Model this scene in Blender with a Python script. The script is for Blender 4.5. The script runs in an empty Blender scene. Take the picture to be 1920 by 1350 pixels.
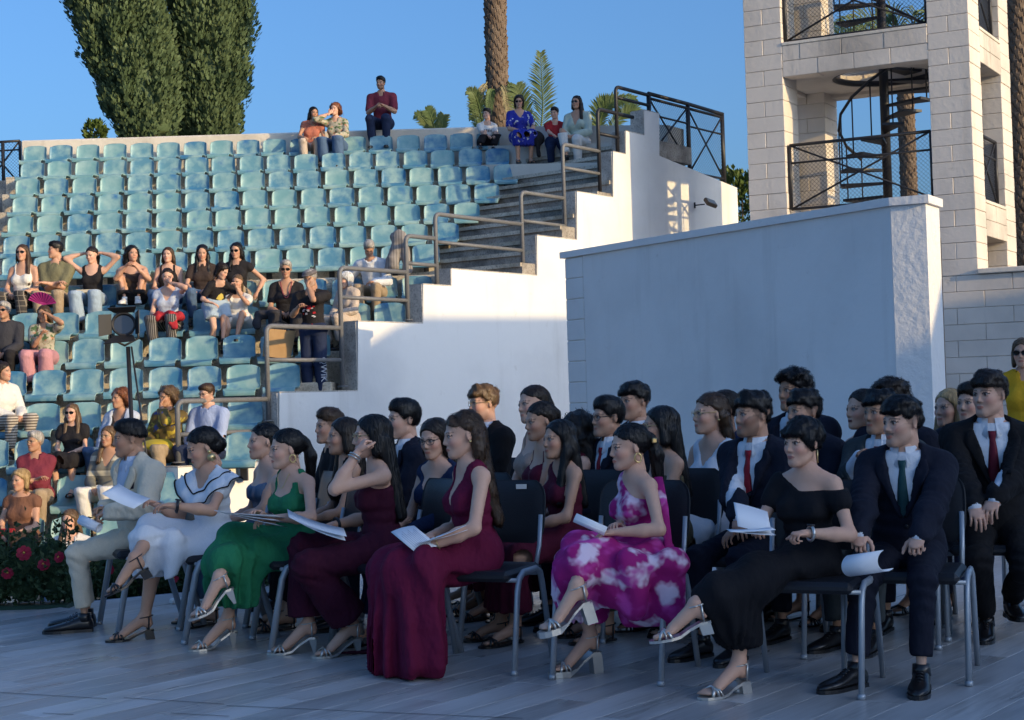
import bpy, math, random
import numpy as np
from mathutils import Vector, Matrix
random.seed(7); RNG = np.random.default_rng(7)
S = bpy.context.scene
COL = S.collection
R = math.radians
# ------------------------------------------------------------------ camera
F_PX, CAM_Z, ROLL = 2800.0, 1.28, 0.03
PITCH = math.atan(73 / F_PX)
fw = Vector((0, math.cos(PITCH), math.sin(PITCH)))
r0 = Vector((1, 0, 0)); u0 = Vector((0, -math.sin(PITCH), math.cos(PITCH)))
c_r = r0 * math.cos(ROLL) - u0 * math.sin(ROLL)
c_u = r0 * math.sin(ROLL) + u0 * math.cos(ROLL)
cd = bpy.data.cameras.new('camera'); cam = bpy.data.objects.new('camera', cd); COL.objects.link(cam)
cam.matrix_world = Matrix(((c_r.x, c_u.x, -fw.x, 0), (c_r.y, c_u.y, -fw.y, 0), (c_r.z, c_u.z, -fw.z, CAM_Z), (0, 0, 0, 1)))
cd.sensor_width = 36; cd.lens = 36 * F_PX / 1920; cd.clip_end = 5000; cd.clip_start = .05
S.camera = cam
# ------------------------------------------------------------------ light
SUN_A, SUN_E = R(35), R(12.8)     # sun stands to the right and on the camera's side
sun_dir = Vector((math.cos(SUN_A) * math.cos(SUN_E), -math.sin(SUN_A) * math.cos(SUN_E), math.sin(SUN_E)))
W = bpy.data.worlds.new('World'); S.world = W; W.use_nodes = True
nt = W.node_tree; bg = nt.nodes['Background']
sky = nt.nodes.new('ShaderNodeTexSky'); sky.sky_type = 'NISHITA'; sky.sun_disc = False
sky.sun_elevation = SUN_E; sky.sun_rotation = math.atan2(sun_dir.x, sun_dir.y)
sky.altitude = 0; sky.air_density = 1.0; sky.dust_density = 4.0; sky.ozone_density = 6.0
nt.links.new(sky.outputs[0], bg.inputs[0]); bg.inputs[1].default_value = 0.15
sl = bpy.data.lights.new('sun', 'SUN'); so = bpy.data.objects.new('sun', sl); COL.objects.link(so)
sl.energy = 2.05; sl.angle = R(0.5); sl.color = (1.0, .73, .36)
so.rotation_euler = sun_dir.to_track_quat('Z', 'Y').to_euler()
S.view_settings.view_transform = 'Standard'; S.view_settings.look = 'None'
S.view_settings.exposure = 0.90; S.view_settings.gamma = 1; S.view_settings.use_curve_mapping = False
S.render.engine = 'CYCLES'; S.cycles.max_bounces = 6; S.cycles.diffuse_bounces = 4; S.cycles.glossy_bounces = 2
S.cycles.caustics_reflective = False; S.cycles.caustics_refractive = False

def at(px, py, Y):
    """point of the place seen at photo pixel (px, py) at depth Y"""
    d = fw + c_r * ((px - 960) / F_PX) - c_u * ((py - 675) / F_PX)
    return Vector((0, 0, CAM_Z)) + d * (Y / d.y)

def proj(p):
    d = Vector(p) - Vector((0, 0, CAM_Z)); w = d.dot(fw)
    return 960 + F_PX * d.dot(c_r) / w, 675 - F_PX * d.dot(c_u) / w
# ------------------------------------------------------------------ objects
def link(name, me, mat=None, parent=None, loc=None, rot=None, **props):
    o = bpy.data.objects.new(name, me); COL.objects.link(o)
    if mat is not None and me is not None and hasattr(me, 'materials') and not len(me.materials):
        for m in (mat if isinstance(mat, (list, tuple)) else [mat]): me.materials.append(m)
    if parent is not None: o.parent = parent
    if loc is not None: o.location = loc
    if rot is not None: o.rotation_euler = rot
    for k, v in props.items(): o[k] = v
    return o

def empty(name, loc=(0, 0, 0), rot=(0, 0, 0), parent=None, **props):
    o = bpy.data.objects.new(name, None); COL.objects.link(o); o.location = loc; o.rotation_euler = rot
    o.empty_display_size = .1
    if parent: o.parent = parent
    for k, v in props.items(): o[k] = v
    return o

def me_np(name, V, Fq, smooth=True, col=None, midx=None):
    me = bpy.data.meshes.new(name)
    me.from_pydata(np.asarray(V, float).tolist(), [], [list(map(int, f)) for f in Fq])
    if smooth: me.polygons.foreach_set('use_smooth', [True] * len(me.polygons))
    if col is not None:
        a = me.color_attributes.new('Col', 'FLOAT_COLOR', 'POINT')
        c4 = np.ones((len(V), 4), np.float32); c4[:, :3] = col; a.data.foreach_set('color', c4.ravel())
    if midx is not None: me.polygons.foreach_set('material_index', list(map(int, midx)))
    me.update(); return me

class MB:
    """collects boxes, tubes, prisms into one mesh"""
    def __init__(s): s.V = []; s.F = []; s.SM = []
    def add(s, V, F, sm=False):
        n = len(s.V); s.V += [tuple(v) for v in V]; s.F += [[i + n for i in f] for f in F]; s.SM += [sm] * len(F); return s
    def box(s, lo, hi, M=None, bev=0.0):
        x0, y0, z0 = lo; x1, y1, z1 = hi
        if bev <= 0:
            V = [(x0, y0, z0), (x1, y0, z0), (x1, y1, z0), (x0, y1, z0), (x0, y0, z1), (x1, y0, z1), (x1, y1, z1), (x0, y1, z1)]
            F = [(0, 3, 2, 1), (4, 5, 6, 7), (0, 1, 5, 4), (1, 2, 6, 5), (2, 3, 7, 6), (3, 0, 4, 7)]
        else:
            b = bev; V = []
            for (xa, ya, za, i) in [(x, y, z, 0) for z in (0, 1) for y in (0, 1) for x in (0, 1)]:
                X = (x0, x1)[xa]; Y = (y0, y1)[ya]; Z = (z0, z1)[za]
                sx, sy, sz = b * (1 - 2 * xa), b * (1 - 2 * ya), b * (1 - 2 * za)
                V += [(X, Y + sy, Z + sz), (X + sx, Y, Z + sz), (X + sx, Y + sy, Z)]
            def vi(xa, ya, za, k): return (za * 4 + ya * 2 + xa) * 3 + k
            F = []
            for k, ax in enumerate('xyz'):
                for sd in (0, 1):
                    q = [(0, 0), (1, 0), (1, 1), (0, 1)]
                    ids = []
                    for (p, r_) in q:
                        c = [p, r_]; c.insert(k, sd); ids.append(vi(c[0], c[1], c[2], k))
                    if (sd == 1) == (k == 1): ids = ids[::-1]
                    F.append(ids)
            for k in range(3):       # edges along axis k
                a_, b_ = [m for m in range(3) if m != k]
                for sa in (0, 1):
                    for sb in (0, 1):
                        c0 = [0, 0, 0]; c0[a_] = sa; c0[b_] = sb; c1 = list(c0); c1[k] = 1
                        F.append([vi(*c0, a_), vi(*c1, a_), vi(*c1, b_), vi(*c0, b_)])
            for za in (0, 1):
                for ya in (0, 1):
                    for xa in (0, 1): F.append([vi(xa, ya, za, 0), vi(xa, ya, za, 1), vi(xa, ya, za, 2)])
        if M is not None: V = [tuple(M @ Vector(v)) for v in V]
        return s.add(V, F)
    def tube(s, pts, r, n=8, cap=True, flat=None):
        pts = [Vector(p) for p in pts]; rs = r if isinstance(r, (list, tuple)) else [r] * len(pts)
        V = []; F = []; prev = None
        for i, p in enumerate(pts):
            t = (pts[min(i + 1, len(pts) - 1)] - pts[max(i - 1, 0)]).normalized()
            if prev is None:
                a = Vector((0, 0, 1)) if abs(t.z) < .9 else Vector((0, 1, 0))
                u = t.cross(a).normalized()
            else: u = (prev - t * prev.dot(t)).normalized()
            prev = u; w = t.cross(u)
            for k in range(n):
                an = 2 * math.pi * k / n
                fx, fy = (1, 1) if flat is None else flat
                V.append(p + u * (math.cos(an) * rs[i] * fx) + w * (math.sin(an) * rs[i] * fy))
        for i in range(len(pts) - 1):
            for k in range(n): F.append([i * n + k, i * n + (k + 1) % n, (i + 1) * n + (k + 1) % n, (i + 1) * n + k])
        if cap: F.append(list(range(n))[::-1]); F.append([(len(pts) - 1) * n + k for k in range(n)])
        return s.add(V, F, True)
    def prism(s, poly, z0, z1):
        """poly: counter-clockwise xy list; z0, z1 numbers"""
        n = len(poly); V = [(p[0], p[1], z0) for p in poly] + [(p[0], p[1], z1) for p in poly]
        F = [list(range(n))[::-1], [n + i for i in range(n)]] + [[i, (i + 1) % n, n + (i + 1) % n, n + i] for i in range(n)]
        return s.add(V, F)
    def extr(s, poly, d):
        """planar 3-D polygon swept by vector d"""
        n = len(poly); d = Vector(d); V = [Vector(p) for p in poly] + [Vector(p) + d for p in poly]
        nrm = Vector((0, 0, 0))
        for i in range(n): nrm += V[i].cross(V[(i + 1) % n])
        F = [list(range(n))[::-1], [n + i for i in range(n)]] + [[i, (i + 1) % n, n + (i + 1) % n, n + i] for i in range(n)]
        if nrm.dot(d) < 0: F = [f[::-1] for f in F]
        return s.add(V, F)
    def mesh(s, name):
        me = bpy.data.meshes.new(name); me.from_pydata(s.V, [], s.F)
        me.polygons.foreach_set('use_smooth', s.SM); me.update(); return me
    def obj(s, name, mat, parent=None, **props): return link(name, s.mesh(name), mat, parent, **props)

def arc_tube(p0, p1, p2, rad, n=6):
    """polyline p0-p1-p2 with a rounded bend at p1"""
    p0, p1, p2 = Vector(p0), Vector(p1), Vector(p2)
    a = (p0 - p1).normalized(); b = (p2 - p1).normalized()
    out = [p0]
    for i in range(n + 1):
        t = i / n; out.append(p1 + a * rad * (1 - t) ** 2 + b * rad * t ** 2)
    out.append(p2); return out
# ------------------------------------------------------------------ materials
MATS = {}
def node(nt, t, **kw):
    n = nt.nodes.new(t)
    for k, v in kw.items(): setattr(n, k, v)
    return n
def mix(nt, fac, a, b, mode='MIX'):
    n = nt.nodes.new('ShaderNodeMix'); n.data_type = 'RGBA'; n.blend_type = mode
    for i, v in ((0, fac), (6, a), (7, b)):
        if isinstance(v, bpy.types.NodeSocket): nt.links.new(v, n.inputs[i])
        elif i == 0: n.inputs[0].default_value = v
        else: n.inputs[i].default_value = (*v[:3], 1)
    return n.outputs[2]
def noise(nt, scale, detail=3, vec=None, rough=.55, sc=None):
    n = nt.nodes.new('ShaderNodeTexNoise'); n.inputs['Scale'].default_value = scale; n.inputs['Detail'].default_value = detail
    n.inputs['Roughness'].default_value = rough
    if vec is None:
        tc = nt.nodes.new('ShaderNodeTexCoord'); vec = tc.outputs['Object']
    if sc is not None:
        mp = nt.nodes.new('ShaderNodeMapping'); mp.inputs['Scale'].default_value = sc; nt.links.new(vec, mp.inputs[0]); vec = mp.outputs[0]
    nt.links.new(vec, n.inputs['Vector']); return n.outputs['Fac']
def ramp(nt, fac, p0, p1, c0=(0, 0, 0), c1=(1, 1, 1)):
    n = nt.nodes.new('ShaderNodeValToRGB'); e = n.color_ramp.elements
    e[0].position = p0; e[1].position = p1; e[0].color = (*c0, 1); e[1].color = (*c1, 1)
    nt.links.new(fac, n.inputs[0]); return n.outputs[0]
def bump(nt, b, h, strength=.3, dist=.01):
    n = nt.nodes.new('ShaderNodeBump'); n.inputs['Strength'].default_value = strength; n.inputs['Distance'].default_value = dist
    nt.links.new(h, n.inputs['Height']); nt.links.new(n.outputs[0], b.inputs['Normal'])
def newmat(name):
    m = bpy.data.materials.new(name); m.use_nodes = True
    return m, m.node_tree, m.node_tree.nodes['Principled BSDF']
def objcoord(nt): return nt.nodes.new('ShaderNodeTexCoord').outputs['Object']
def geopos(nt): return nt.nodes.new('ShaderNodeNewGeometry').outputs['Position']
def orand(nt): return nt.nodes.new('ShaderNodeObjectInfo').outputs['Random']

def plain(name, c, rough=.6, metal=0, var=.12, nsc=8, bmp=.0, bsc=60, spec=.4):
    if name in MATS: return MATS[name]
    m, t, b = newmat(name)
    dark = tuple(x * (1 - var) for x in c); lite = tuple(min(1, x * (1 + var)) for x in c)
    t.links.new(mix(t, noise(t, nsc), dark, lite), b.inputs['Base Color'])
    b.inputs['Roughness'].default_value = rough; b.inputs['Metallic'].default_value = metal
    b.inputs['Specular IOR Level'].default_value = spec
    if bmp: bump(t, b, noise(t, bsc, 4), bmp)
    MATS[name] = m; return m

def cloth(name, c, rough=.85, sheen=.0, fold=.35, spec=.2):
    """woven cloth: fine thread grain plus soft wrinkles in relief"""
    if name in MATS: return MATS[name]
    m, t, b = newmat(name)
    g = noise(t, 260, 2); w = noise(t, 9, 3, sc=(1, 1, .6))
    col = mix(t, g, tuple(x * .82 for x in c), tuple(min(1, x * 1.15) for x in c))
    t.links.new(col, b.inputs['Base Color'])
    b.inputs['Roughness'].default_value = rough; b.inputs['Specular IOR Level'].default_value = spec
    if sheen: b.inputs['Sheen Weight'].default_value = sheen
    bump(t, b, w, min(1, fold * 2), .04)
    MATS[name] = m; return m
# ================================================================== setting materials
def white_wall(name, base=(.85, .83, .80), dirt=.35, seed=0.0, bmp=.25):
    m, t, b = newmat(name); p = geopos(t)
    big = noise(t, .7, 5, p); fine = noise(t, 14, 5, p)
    c = mix(t, ramp(t, big, .45, .8), base, tuple(x * (1 - dirt * .35) for x in base))
    spot = ramp(t, noise(t, 3.1, 8, p, .75), .62, .74)
    c = mix(t, spot, c, mix(t, .55 * dirt, base, (.30, .24, .17)))
    streak = ramp(t, noise(t, 2.4, 5, p, .6, sc=(1, 1, .12)), .56, .76)
    st2 = t.nodes.new('ShaderNodeMath'); st2.operation = 'MULTIPLY'; t.links.new(streak, st2.inputs[0]); st2.inputs[1].default_value = .5 * dirt
    c = mix(t, st2.outputs[0], c, (.36, .32, .27))
    t.links.new(c, b.inputs['Base Color']); b.inputs['Roughness'].default_value = .82; b.inputs['Specular IOR Level'].default_value = .25
    bump(t, b, fine, bmp, .012); return m
M_white = white_wall('white_render', dirt=.5)
M_pier = white_wall('rough_white_render', dirt=.2, bmp=.9)
M_block = white_wall('painted_block', base=(.74, .66, .57), dirt=.85, bmp=.5)
M_stain = white_wall('stained_block', base=(.70, .62, .53), dirt=1.7, bmp=.6)
M_ledge = white_wall('stained_coping', base=(.74, .67, .57), dirt=1.05, bmp=.6)
def concrete(name, base, dark, p0=.42, p1=.62):
    m, t, b = newmat(name); p = geopos(t)
    n1 = noise(t, 2.0, 8, p, .7); n2 = noise(t, 35, 6, p, .7)
    c = mix(t, ramp(t, n1, p0, p1), base, dark)
    c = mix(t, ramp(t, n2, .5, .72), c, tuple(x * .45 for x in dark))
    t.links.new(c, b.inputs['Base Color']); b.inputs['Roughness'].default_value = .9
    bump(t, b, n2, .6, .02); return m
M_conc = concrete('weathered_concrete', (.70, .62, .50), (.42, .35, .26))
M_step = concrete('dark_concrete', (.44, .39, .33), (.22, .19, .16))
M_stepend = concrete('rough_concrete', (.66, .61, .54), (.40, .36, .32))
M_rail = plain('grey_rail_paint', (.17, .17, .175), .5, 0, .25, 20, .1)
M_black = plain('black_metal_paint', (.022, .022, .026), .45, 0, .3, 10)
M_rust = plain('rusty_metal', (.16, .10, .07), .7, .2, .5, 18, .3)
M_joint = plain('block_joint', (.60, .53, .45), .95)
# ================================================================== ground
g = MB(); g.box((-900, -900, -1.6), (900, 900, -1.2)); g.obj('ground', plain('ground_dirt', (.22, .19, .15), .95, nsc=.6), kind='structure')
# ---- stage floor: base sheet and planks laid along the parapet's direction
def plank_mat():
    m, t, b = newmat('grey_vinyl_plank'); o = objcoord(t)
    rnd = orand(t)
    tone = ramp(t, rnd, 0, 1, (.42, .41, .40), (.64, .62, .60))
    add = t.nodes.new('ShaderNodeVectorMath'); add.operation = 'ADD'
    comb = t.nodes.new('ShaderNodeCombineXYZ'); ml = t.nodes.new('ShaderNodeMath'); ml.operation = 'MULTIPLY'; ml.inputs[1].default_value = 37
    t.links.new(rnd, ml.inputs[0]); t.links.new(ml.outputs[0], comb.inputs[0]); t.links.new(ml.outputs[0], comb.inputs[1])
    t.links.new(o, add.inputs[0]); t.links.new(comb.outputs[0], add.inputs[1])
    gr = noise(t, 5, 6, add.outputs[0], .65, sc=(.55, 9, 1)); gr2 = noise(t, 1.6, 3, add.outputs[0], sc=(.6, 2.4, 1))
    c = mix(t, ramp(t, gr, .33, .7), mix(t, .6, tone, (.09, .085, .085)), tone)
    c = mix(t, ramp(t, gr2, .4, .7), c, mix(t, .35, tone, (.5, .5, .52)))
    t.links.new(c, b.inputs['Base Color'])
    t.links.new(ramp(t, gr2, .3, .7, (.24,) * 3, (.42,) * 3), b.inputs['Roughness'])
    bump(t, b, gr, .15, .002); return m
M_plank = plank_mat()
floor_poly = [(-9, 3), (9.5, 3), (9.5, 22.5), (.2, 22.5), (.25, 13.2), (-.6, 11.6), (-2.56, 10.42), (-3.42, 9.9), (-6, 8.35), (-9, 6.5)]
fl = MB(); fl.prism(floor_poly, -.30, -.012); stage = fl.obj('stage_floor', M_plank, kind='structure')
fe = MB()
e = floor_poly[4:]
for a, b in zip(e[:-1], e[1:]):
    a, b = Vector((*a, 0)), Vector((*b, 0)); n = (b - a).cross(Vector((0, 0, 1))).normalized()
    fe.extr([a + n * .03 + Vector((0, 0, -.012)), b + n * .03 + Vector((0, 0, -.012)), b + n * .03 + Vector((0, 0, -1.2)), a + n * .03 + Vector((0, 0, -1.2))], -n * .026)
fe.obj('stage_skirt', plain('stage_skirt_paint', (.30, .33, .40), .7), kind='structure')
PD = Vector((.61, .79, 0)).normalized(); PN = Vector((PD.y, -PD.x, 0))     # plank / parapet direction and its normal (to the right)
PW, PL = .185, 1.22
pmb = MB(); pmb.box((-PL / 2 + .0012, -PW / 2 + .001, -.008), (PL / 2 - .0012, PW / 2 - .001, 0), bev=.0012); plank_me = pmb.mesh('plank')
rest = MB(); cnt = 0; cand = []
def inpoly(x, y, P):
    r_ = False; j = len(P) - 1
    for i in range(len(P)):
        if (P[i][1] > y) != (P[j][1] > y) and x < (P[j][0] - P[i][0]) * (y - P[i][1]) / (P[j][1] - P[i][1]) + P[i][0]: r_ = not r_
        j = i
    return r_
for i in range(-70, 70):
    off = (i * .4137 % 1) * PL
    for j in range(-4, 22):
        c = PN * (i * PW) + PD * (j * PL + off)
        ends = [c + PD * (sx * PL * .5) + PN * (sy * PW * .5) for sx in (-1, 1) for sy in (-1, 1)]
        if not all(inpoly(q.x, q.y, floor_poly) for q in ends): continue
        if c.y < 5.2 or c.y > 21.5: continue
        x, y = proj(c)
        if -330 < x < 2200 and y < 1440: cand.append((c.y, c))
cand.sort(key=lambda q: q[0])
for n_, (_, c) in enumerate(cand):
    if n_ < 300: link('plank', plank_me, M_plank, stage, loc=(c.x, c.y, 0), rot=(0, 0, math.atan2(PD.y, PD.x)))
    else:
        Mx = Matrix.Translation(c) @ Matrix.Rotation(math.atan2(PD.y, PD.x), 4, 'Z')
        rest.box((-PL / 2 + .0012, -PW / 2 + .001, -.008), (PL / 2 - .0012, PW / 2 - .001, 0), Mx)
if rest.V: rest.obj('planking', M_plank, stage, kind='stuff')
sm = MB()
for (a, b) in (((-40, 1297), (200, 1311)), ((232, 1309), (420, 1321)), ((425, 1324), (980, 1348)), ((80, 1338), (138, 1341)), ((320, 1338), (430, 1344))):
    def fl_pt(q):
        d = at(q[0], q[1], 1.0) - Vector((0, 0, CAM_Z)); return Vector((0, 0, CAM_Z)) + d * (-CAM_Z / d.z)
    A, B = fl_pt(a), fl_pt(b); t_ = (B - A).normalized(); n = Vector((-t_.y, t_.x, 0)) * .003; z = Vector((0, 0, .003))
    sm.add([A - n + z, B - n + z, B + n + z, A + n + z], [(0, 1, 2, 3)])
sm.obj('floor_seam', plain('dark_seam', (.015, .015, .02), .9), stage, kind='stuff')
# ================================================================== terrace
SP = .5
ROWS = {}
for k in range(1, 8): ROWS[k] = (27.8 - .71 * (k - 1), 6.14 - .42 * (k - 1))
for k in range(8, 17): ROWS[k] = (21.2 - .71 * (k - 8), 2.93 - .42 * (k - 8))
row_anchor = {1: (63.3, 278), 2: (58.3, 310), 3: (50, 337), 4: (43.3, 372), 5: (36, 412), 6: (29, 458), 7: (502, 480), 8: (716, 537), 9: (731, 581), 10: (165, 660), 11: (88.5, 716), 12: (78, 775), 13: (455, 843), 14: (140, 915), 15: (130, 1000), 16: (150, 1090)}
row_end = {1: 918, 2: 946, 3: 963, 4: 924, 5: 886, 6: 845, 7: 802, 8: 780, 9: 733, 10: 624, 11: 552, 12: 465, 13: 457, 14: 300, 15: 300, 16: 300}
def floor_z(k): return ROWS[k][1] - .52
SEATS = []                       # (row, X, Y, zc, px)
for k, (Y, zc) in ROWS.items():
    X0 = at(row_anchor[k][0], row_anchor[k][1], Y).x
    for i in range(-30, 40):
        X = X0 + i * SP; px, py = proj((X, Y, zc))
        if px < (-45 if k > 7 else (row_anchor[k][0] - 12 if k < 7 else 14)) or px > row_end[k] + 12: continue
        SEATS.append((k, X, Y, zc, px, py))
terr = empty('terrace', kind='structure')
def row_right(k): return max([s[1] for s in SEATS if s[0] == k]) + .34
QP = PN.dot(Vector((.775 * 21 - 17.03, 21, 0)))        # parapet line offset
def parX(Y): return .775 * Y - 17.03
for k in range(1, 17):
    Y, zc = ROWS[k]; z = floor_z(k)
    yb = Y + .16; yf = Y - .55
    xr = row_right(k) if k <= 7 else parX(Y - .56) - .2
    xl = -14 if k > 7 else min([q[1] for q in SEATS if q[0] == k]) - .36
    if k == 7: yf = 21.42
    if k == 1: yb = Y + .5
    m = MB(); m.box((xl, yf, -1.5), (xr, yb + .02, z), bev=.012)
    m.obj('terrace_step', M_conc, terr)
# aisle part beyond row 7, stair flight, top landing
m = MB()
aisle = [(row_right(7) - .02, 21.42), (parX(21.42) - .05, 21.42), (parX(23.2) - .05, 23.2), (row_right(7) - .02, 23.7)]
m.prism(aisle, -1.5, floor_z(7) - .004); m.obj('aisle_floor', M_conc, terr)
m = MB()
def sq(s, q): return (PD * s + PN * q)
for i in range(12):
    s0 = 17.75 + i * .35; z = floor_z(7) + (i + 1) * .21; se = s0 + .8 if i < 11 else s0 + 1.2; ql = -15.9 if i < 6 else -16.2
    pts = [sq(s0, ql), sq(s0, QP - .03), sq(se, QP - .03), sq(se, ql)]
    mm = MB(); mm.prism([(p.x, p.y) for p in pts], z - .30, z); mm.obj('stair_tread', M_step, terr)
    pts = [sq(s0 - .035, ql), sq(s0 - .035, QP - .035), sq(s0 + .02, QP - .035), sq(s0 + .02, ql)]
    mm = MB(); mm.prism([(p.x, p.y) for p in pts], z - .055, z + .004); mm.obj('stair_nosing', M_conc, terr)
# side cheeks of the seat rows along the stairs are the step ends themselves
# back wall / ledge behind the top row
xk = at(905, 250, 28.3).x
XL = at(40, 262, 28.3).x
A_, B_, C_ = Vector((-14, 28.25, 0)), Vector((xk, 28.25, 0)), Vector((parX(25.75) - .1, 25.95, 0))
m = MB(); m.box((XL, 28.25, -1.5), (xk, 28.95, 6.47), bev=.03); m.obj('ledge_wall', M_ledge, terr)
d_ = (C_ - B_).normalized(); n_ = Vector((-d_.y, d_.x, 0))
m = MB(); m.extr([B_ + Vector((0, 0, -1)), C_ + Vector((0, 0, -1)), C_ + Vector((0, 0, 5.98)), B_ + Vector((0, 0, 6.46))], n_ * .6); m.obj('ledge_wall', M_ledge, terr)
m = MB()   # bench step in front of the bent ledge
m.extr([B_ - n_ * .0 + Vector((0, 0, 3)), C_ + Vector((0, 0, 3)), C_ + Vector((0, 0, 5.62)), B_ + Vector((0, 0, 6.02))], -n_ * .55); m.obj('bench_step', M_ledge, terr)
m = MB(); m.extr([B_ - n_ * .55 + Vector((0, 0, 3)), C_ - n_ * .55 + Vector((0, 0, 3)), C_ - n_ * .55 + Vector((0, 0, 5.2)), B_ - n_ * .55 + Vector((0, 0, 5.6))], -n_ * .6); m.obj('bench_step', M_ledge, terr)
# left stair (a sliver at the frame's edge)
for i in range(14):
    m = MB(); z = 5.62 - i * .21; Yq = 28.0 - i * .355
    xl = at(62 - i * 3.2, 290 + i * 16, Yq).x - .30
    m.box((xl - 4, Yq - .36, z - .3), (xl, Yq + .02, z)); m.obj('stair_tread', M_step, terr)
# ---- seats
def seat_mesh():
    NU, NV = 13, 15; V = []; F = []
    prof = []   # (t) path from the back's top down to the front lip: y, z, half width, side wrap
    path = [(.035, .155, .135, .0), (.03, .150, .170, .01), (.02, .118, .203, .022), (.01, .07, .214, .03), (.0, .0, .216, .036), (-.012, -.08, .216, .04), (-.03, -.14, .216, .042), (-.07, -.175, .216, .042), (-.14, -.185, .216, .038), (-.24, -.182, .216, .03), (-.33, -.172, .214, .02), (-.375, -.175, .208, .01), (-.395, -.195, .204, .004), (-.40, -.225, .20, .0), (-.392, -.25, .196, .0)]
    for side in (0, 1):
        for (y, z, hw, wr) in path:
            for i in range(NU):
                u = -1 + 2 * i / (NU - 1); x = hw * math.sin(u * math.pi / 2 * .985) / math.sin(math.pi / 2 * .985)
                e = abs(u) ** 3
                back = max(0, min(1, (z + .17) / .12)) if y > -.05 else 0
                yy = y - wr * 1.5 * e * back; zz = z + wr * 1.0 * e * (1 - back)
                if z > .14: zz -= .035 * abs(u) ** 4
                if side: yy += .012 * (.3 + .7 * back); zz -= .014 * (1 - back)
                V.append((x, yy, zz))
    n = NU * NV
    for s in (0, 1):
        for j in range(NV - 1):
            for i in range(NU - 1):
                a = s * n + j * NU + i; q = [a, a + NU, a + NU + 1, a + 1]
                F.append(q[::-1] if not s else q)
    def rim(a, b): F.append([a, b, b + n, a + n])
    for i in range(NU - 1): rim(i + 1, i); rim((NV - 1) * NU + i, (NV - 1) * NU + i + 1)
    for j in range(NV - 1): rim(j * NU, (j + 1) * NU); rim((j + 1) * NU + NU - 1, j * NU + NU - 1)
    return me_np('seat_shell', V, F)
def seat_mat():
    m, t, b = newmat('faded_blue_plastic'); r_ = orand(t); o = objcoord(t)
    add = t.nodes.new('ShaderNodeVectorMath'); add.operation = 'ADD'; cb = t.nodes.new('ShaderNodeCombineXYZ')
    ml = t.nodes.new('ShaderNodeMath'); ml.operation = 'MULTIPLY'; ml.inputs[1].default_value = 61; t.links.new(r_, ml.inputs[0])
    t.links.new(ml.outputs[0], cb.inputs[0]); t.links.new(ml.outputs[0], cb.inputs[2]); t.links.new(o, add.inputs[0]); t.links.new(cb.outputs[0], add.inputs[1])
    n = noise(t, 4.2, 4, add.outputs[0])
    c0 = ramp(t, r_, .05, .95, (.05, .19, .33), (.18, .36, .38))
    c = mix(t, ramp(t, n, .40, .66), c0, (.31, .47, .46))
    c = mix(t, ramp(t, noise(t, 3.0, 3, add.outputs[0]), .60, .75), c, (.03, .15, .36))
    c = mix(t, ramp(t, noise(t, 22, 5, add.outputs[0], .7), .62, .80), c, (.28, .38, .38))
    t.links.new(c, b.inputs['Base Color']); b.inputs['Roughness'].default_value = .42; return m
M_seat = seat_mat(); seat_me = seat_mesh()
lm = MB(); lm.box((-.05, .018, .083), (.05, .030, .105)); label_me = lm.mesh('number_plate'); M_label = plain('white_plate', (.75, .75, .72), .6)
fm = MB(); fm.box((-.04, -.08, -.42), (.04, .0, -.215)); bracket_me = fm.mesh('seat_bracket')
ORD = ['first', 'second', 'third', 'fourth', 'fifth', 'sixth', 'seventh', 'eighth', 'ninth', 'tenth', 'eleventh', 'twelfth', 'thirteenth', 'fourteenth', 'fifteenth', 'sixteenth', 'seventeenth', 'eighteenth', 'nineteenth', 'twentieth']
ROWNAME = {1: 'the top row under the ledge', 2: 'the second row from the top', 3: 'the third row from the top', 4: 'the fourth row from the top', 5: 'the fifth row from the top', 6: 'the sixth row from the top', 7: 'the row just above the aisle', 8: 'the row just below the aisle', 9: 'the second row below the aisle', 10: 'the third row below the aisle', 11: 'the fourth row below the aisle', 12: 'the fifth row below the aisle', 13: 'the sixth row below the aisle', 14: 'the seventh row below the aisle', 15: 'the eighth row below the aisle', 16: 'the lowest row behind the flowers'}
rr = random.Random(5); byrow = {}
for s in SEATS: byrow.setdefault(s[0], []).append(s)
for k in sorted(byrow):
    L = sorted(byrow[k], key=lambda s: s[1])
    if k == 16: continue
    for i, (_, X, Y, zc, px, py) in enumerate(L):
        j = len(L) - 1 - i
        pos = f'{ORD[min(i, 19)]} from the left' if i <= j else (f'{ORD[min(j, 19)]} from the right end' if j else 'last at the right end')
        o = link('stadium_seat', seat_me, M_seat, None, loc=(X + rr.uniform(-.01, .01), Y + .10 + rr.uniform(-.012, .012), zc + rr.uniform(-.006, .006)), rot=(rr.uniform(-.02, .02), 0, rr.uniform(-.03, .03)),
                 label=f'faded blue seat in {ROWNAME[k]}, {pos}', category='seat', group='blue plastic seats in rows on the terrace')
        link('seat_bracket', bracket_me, M_black, o)
        if rr.random() < .3: link('number_plate', label_me, M_label, o, rot=(0, rr.uniform(-.06, .06), 0))
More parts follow.
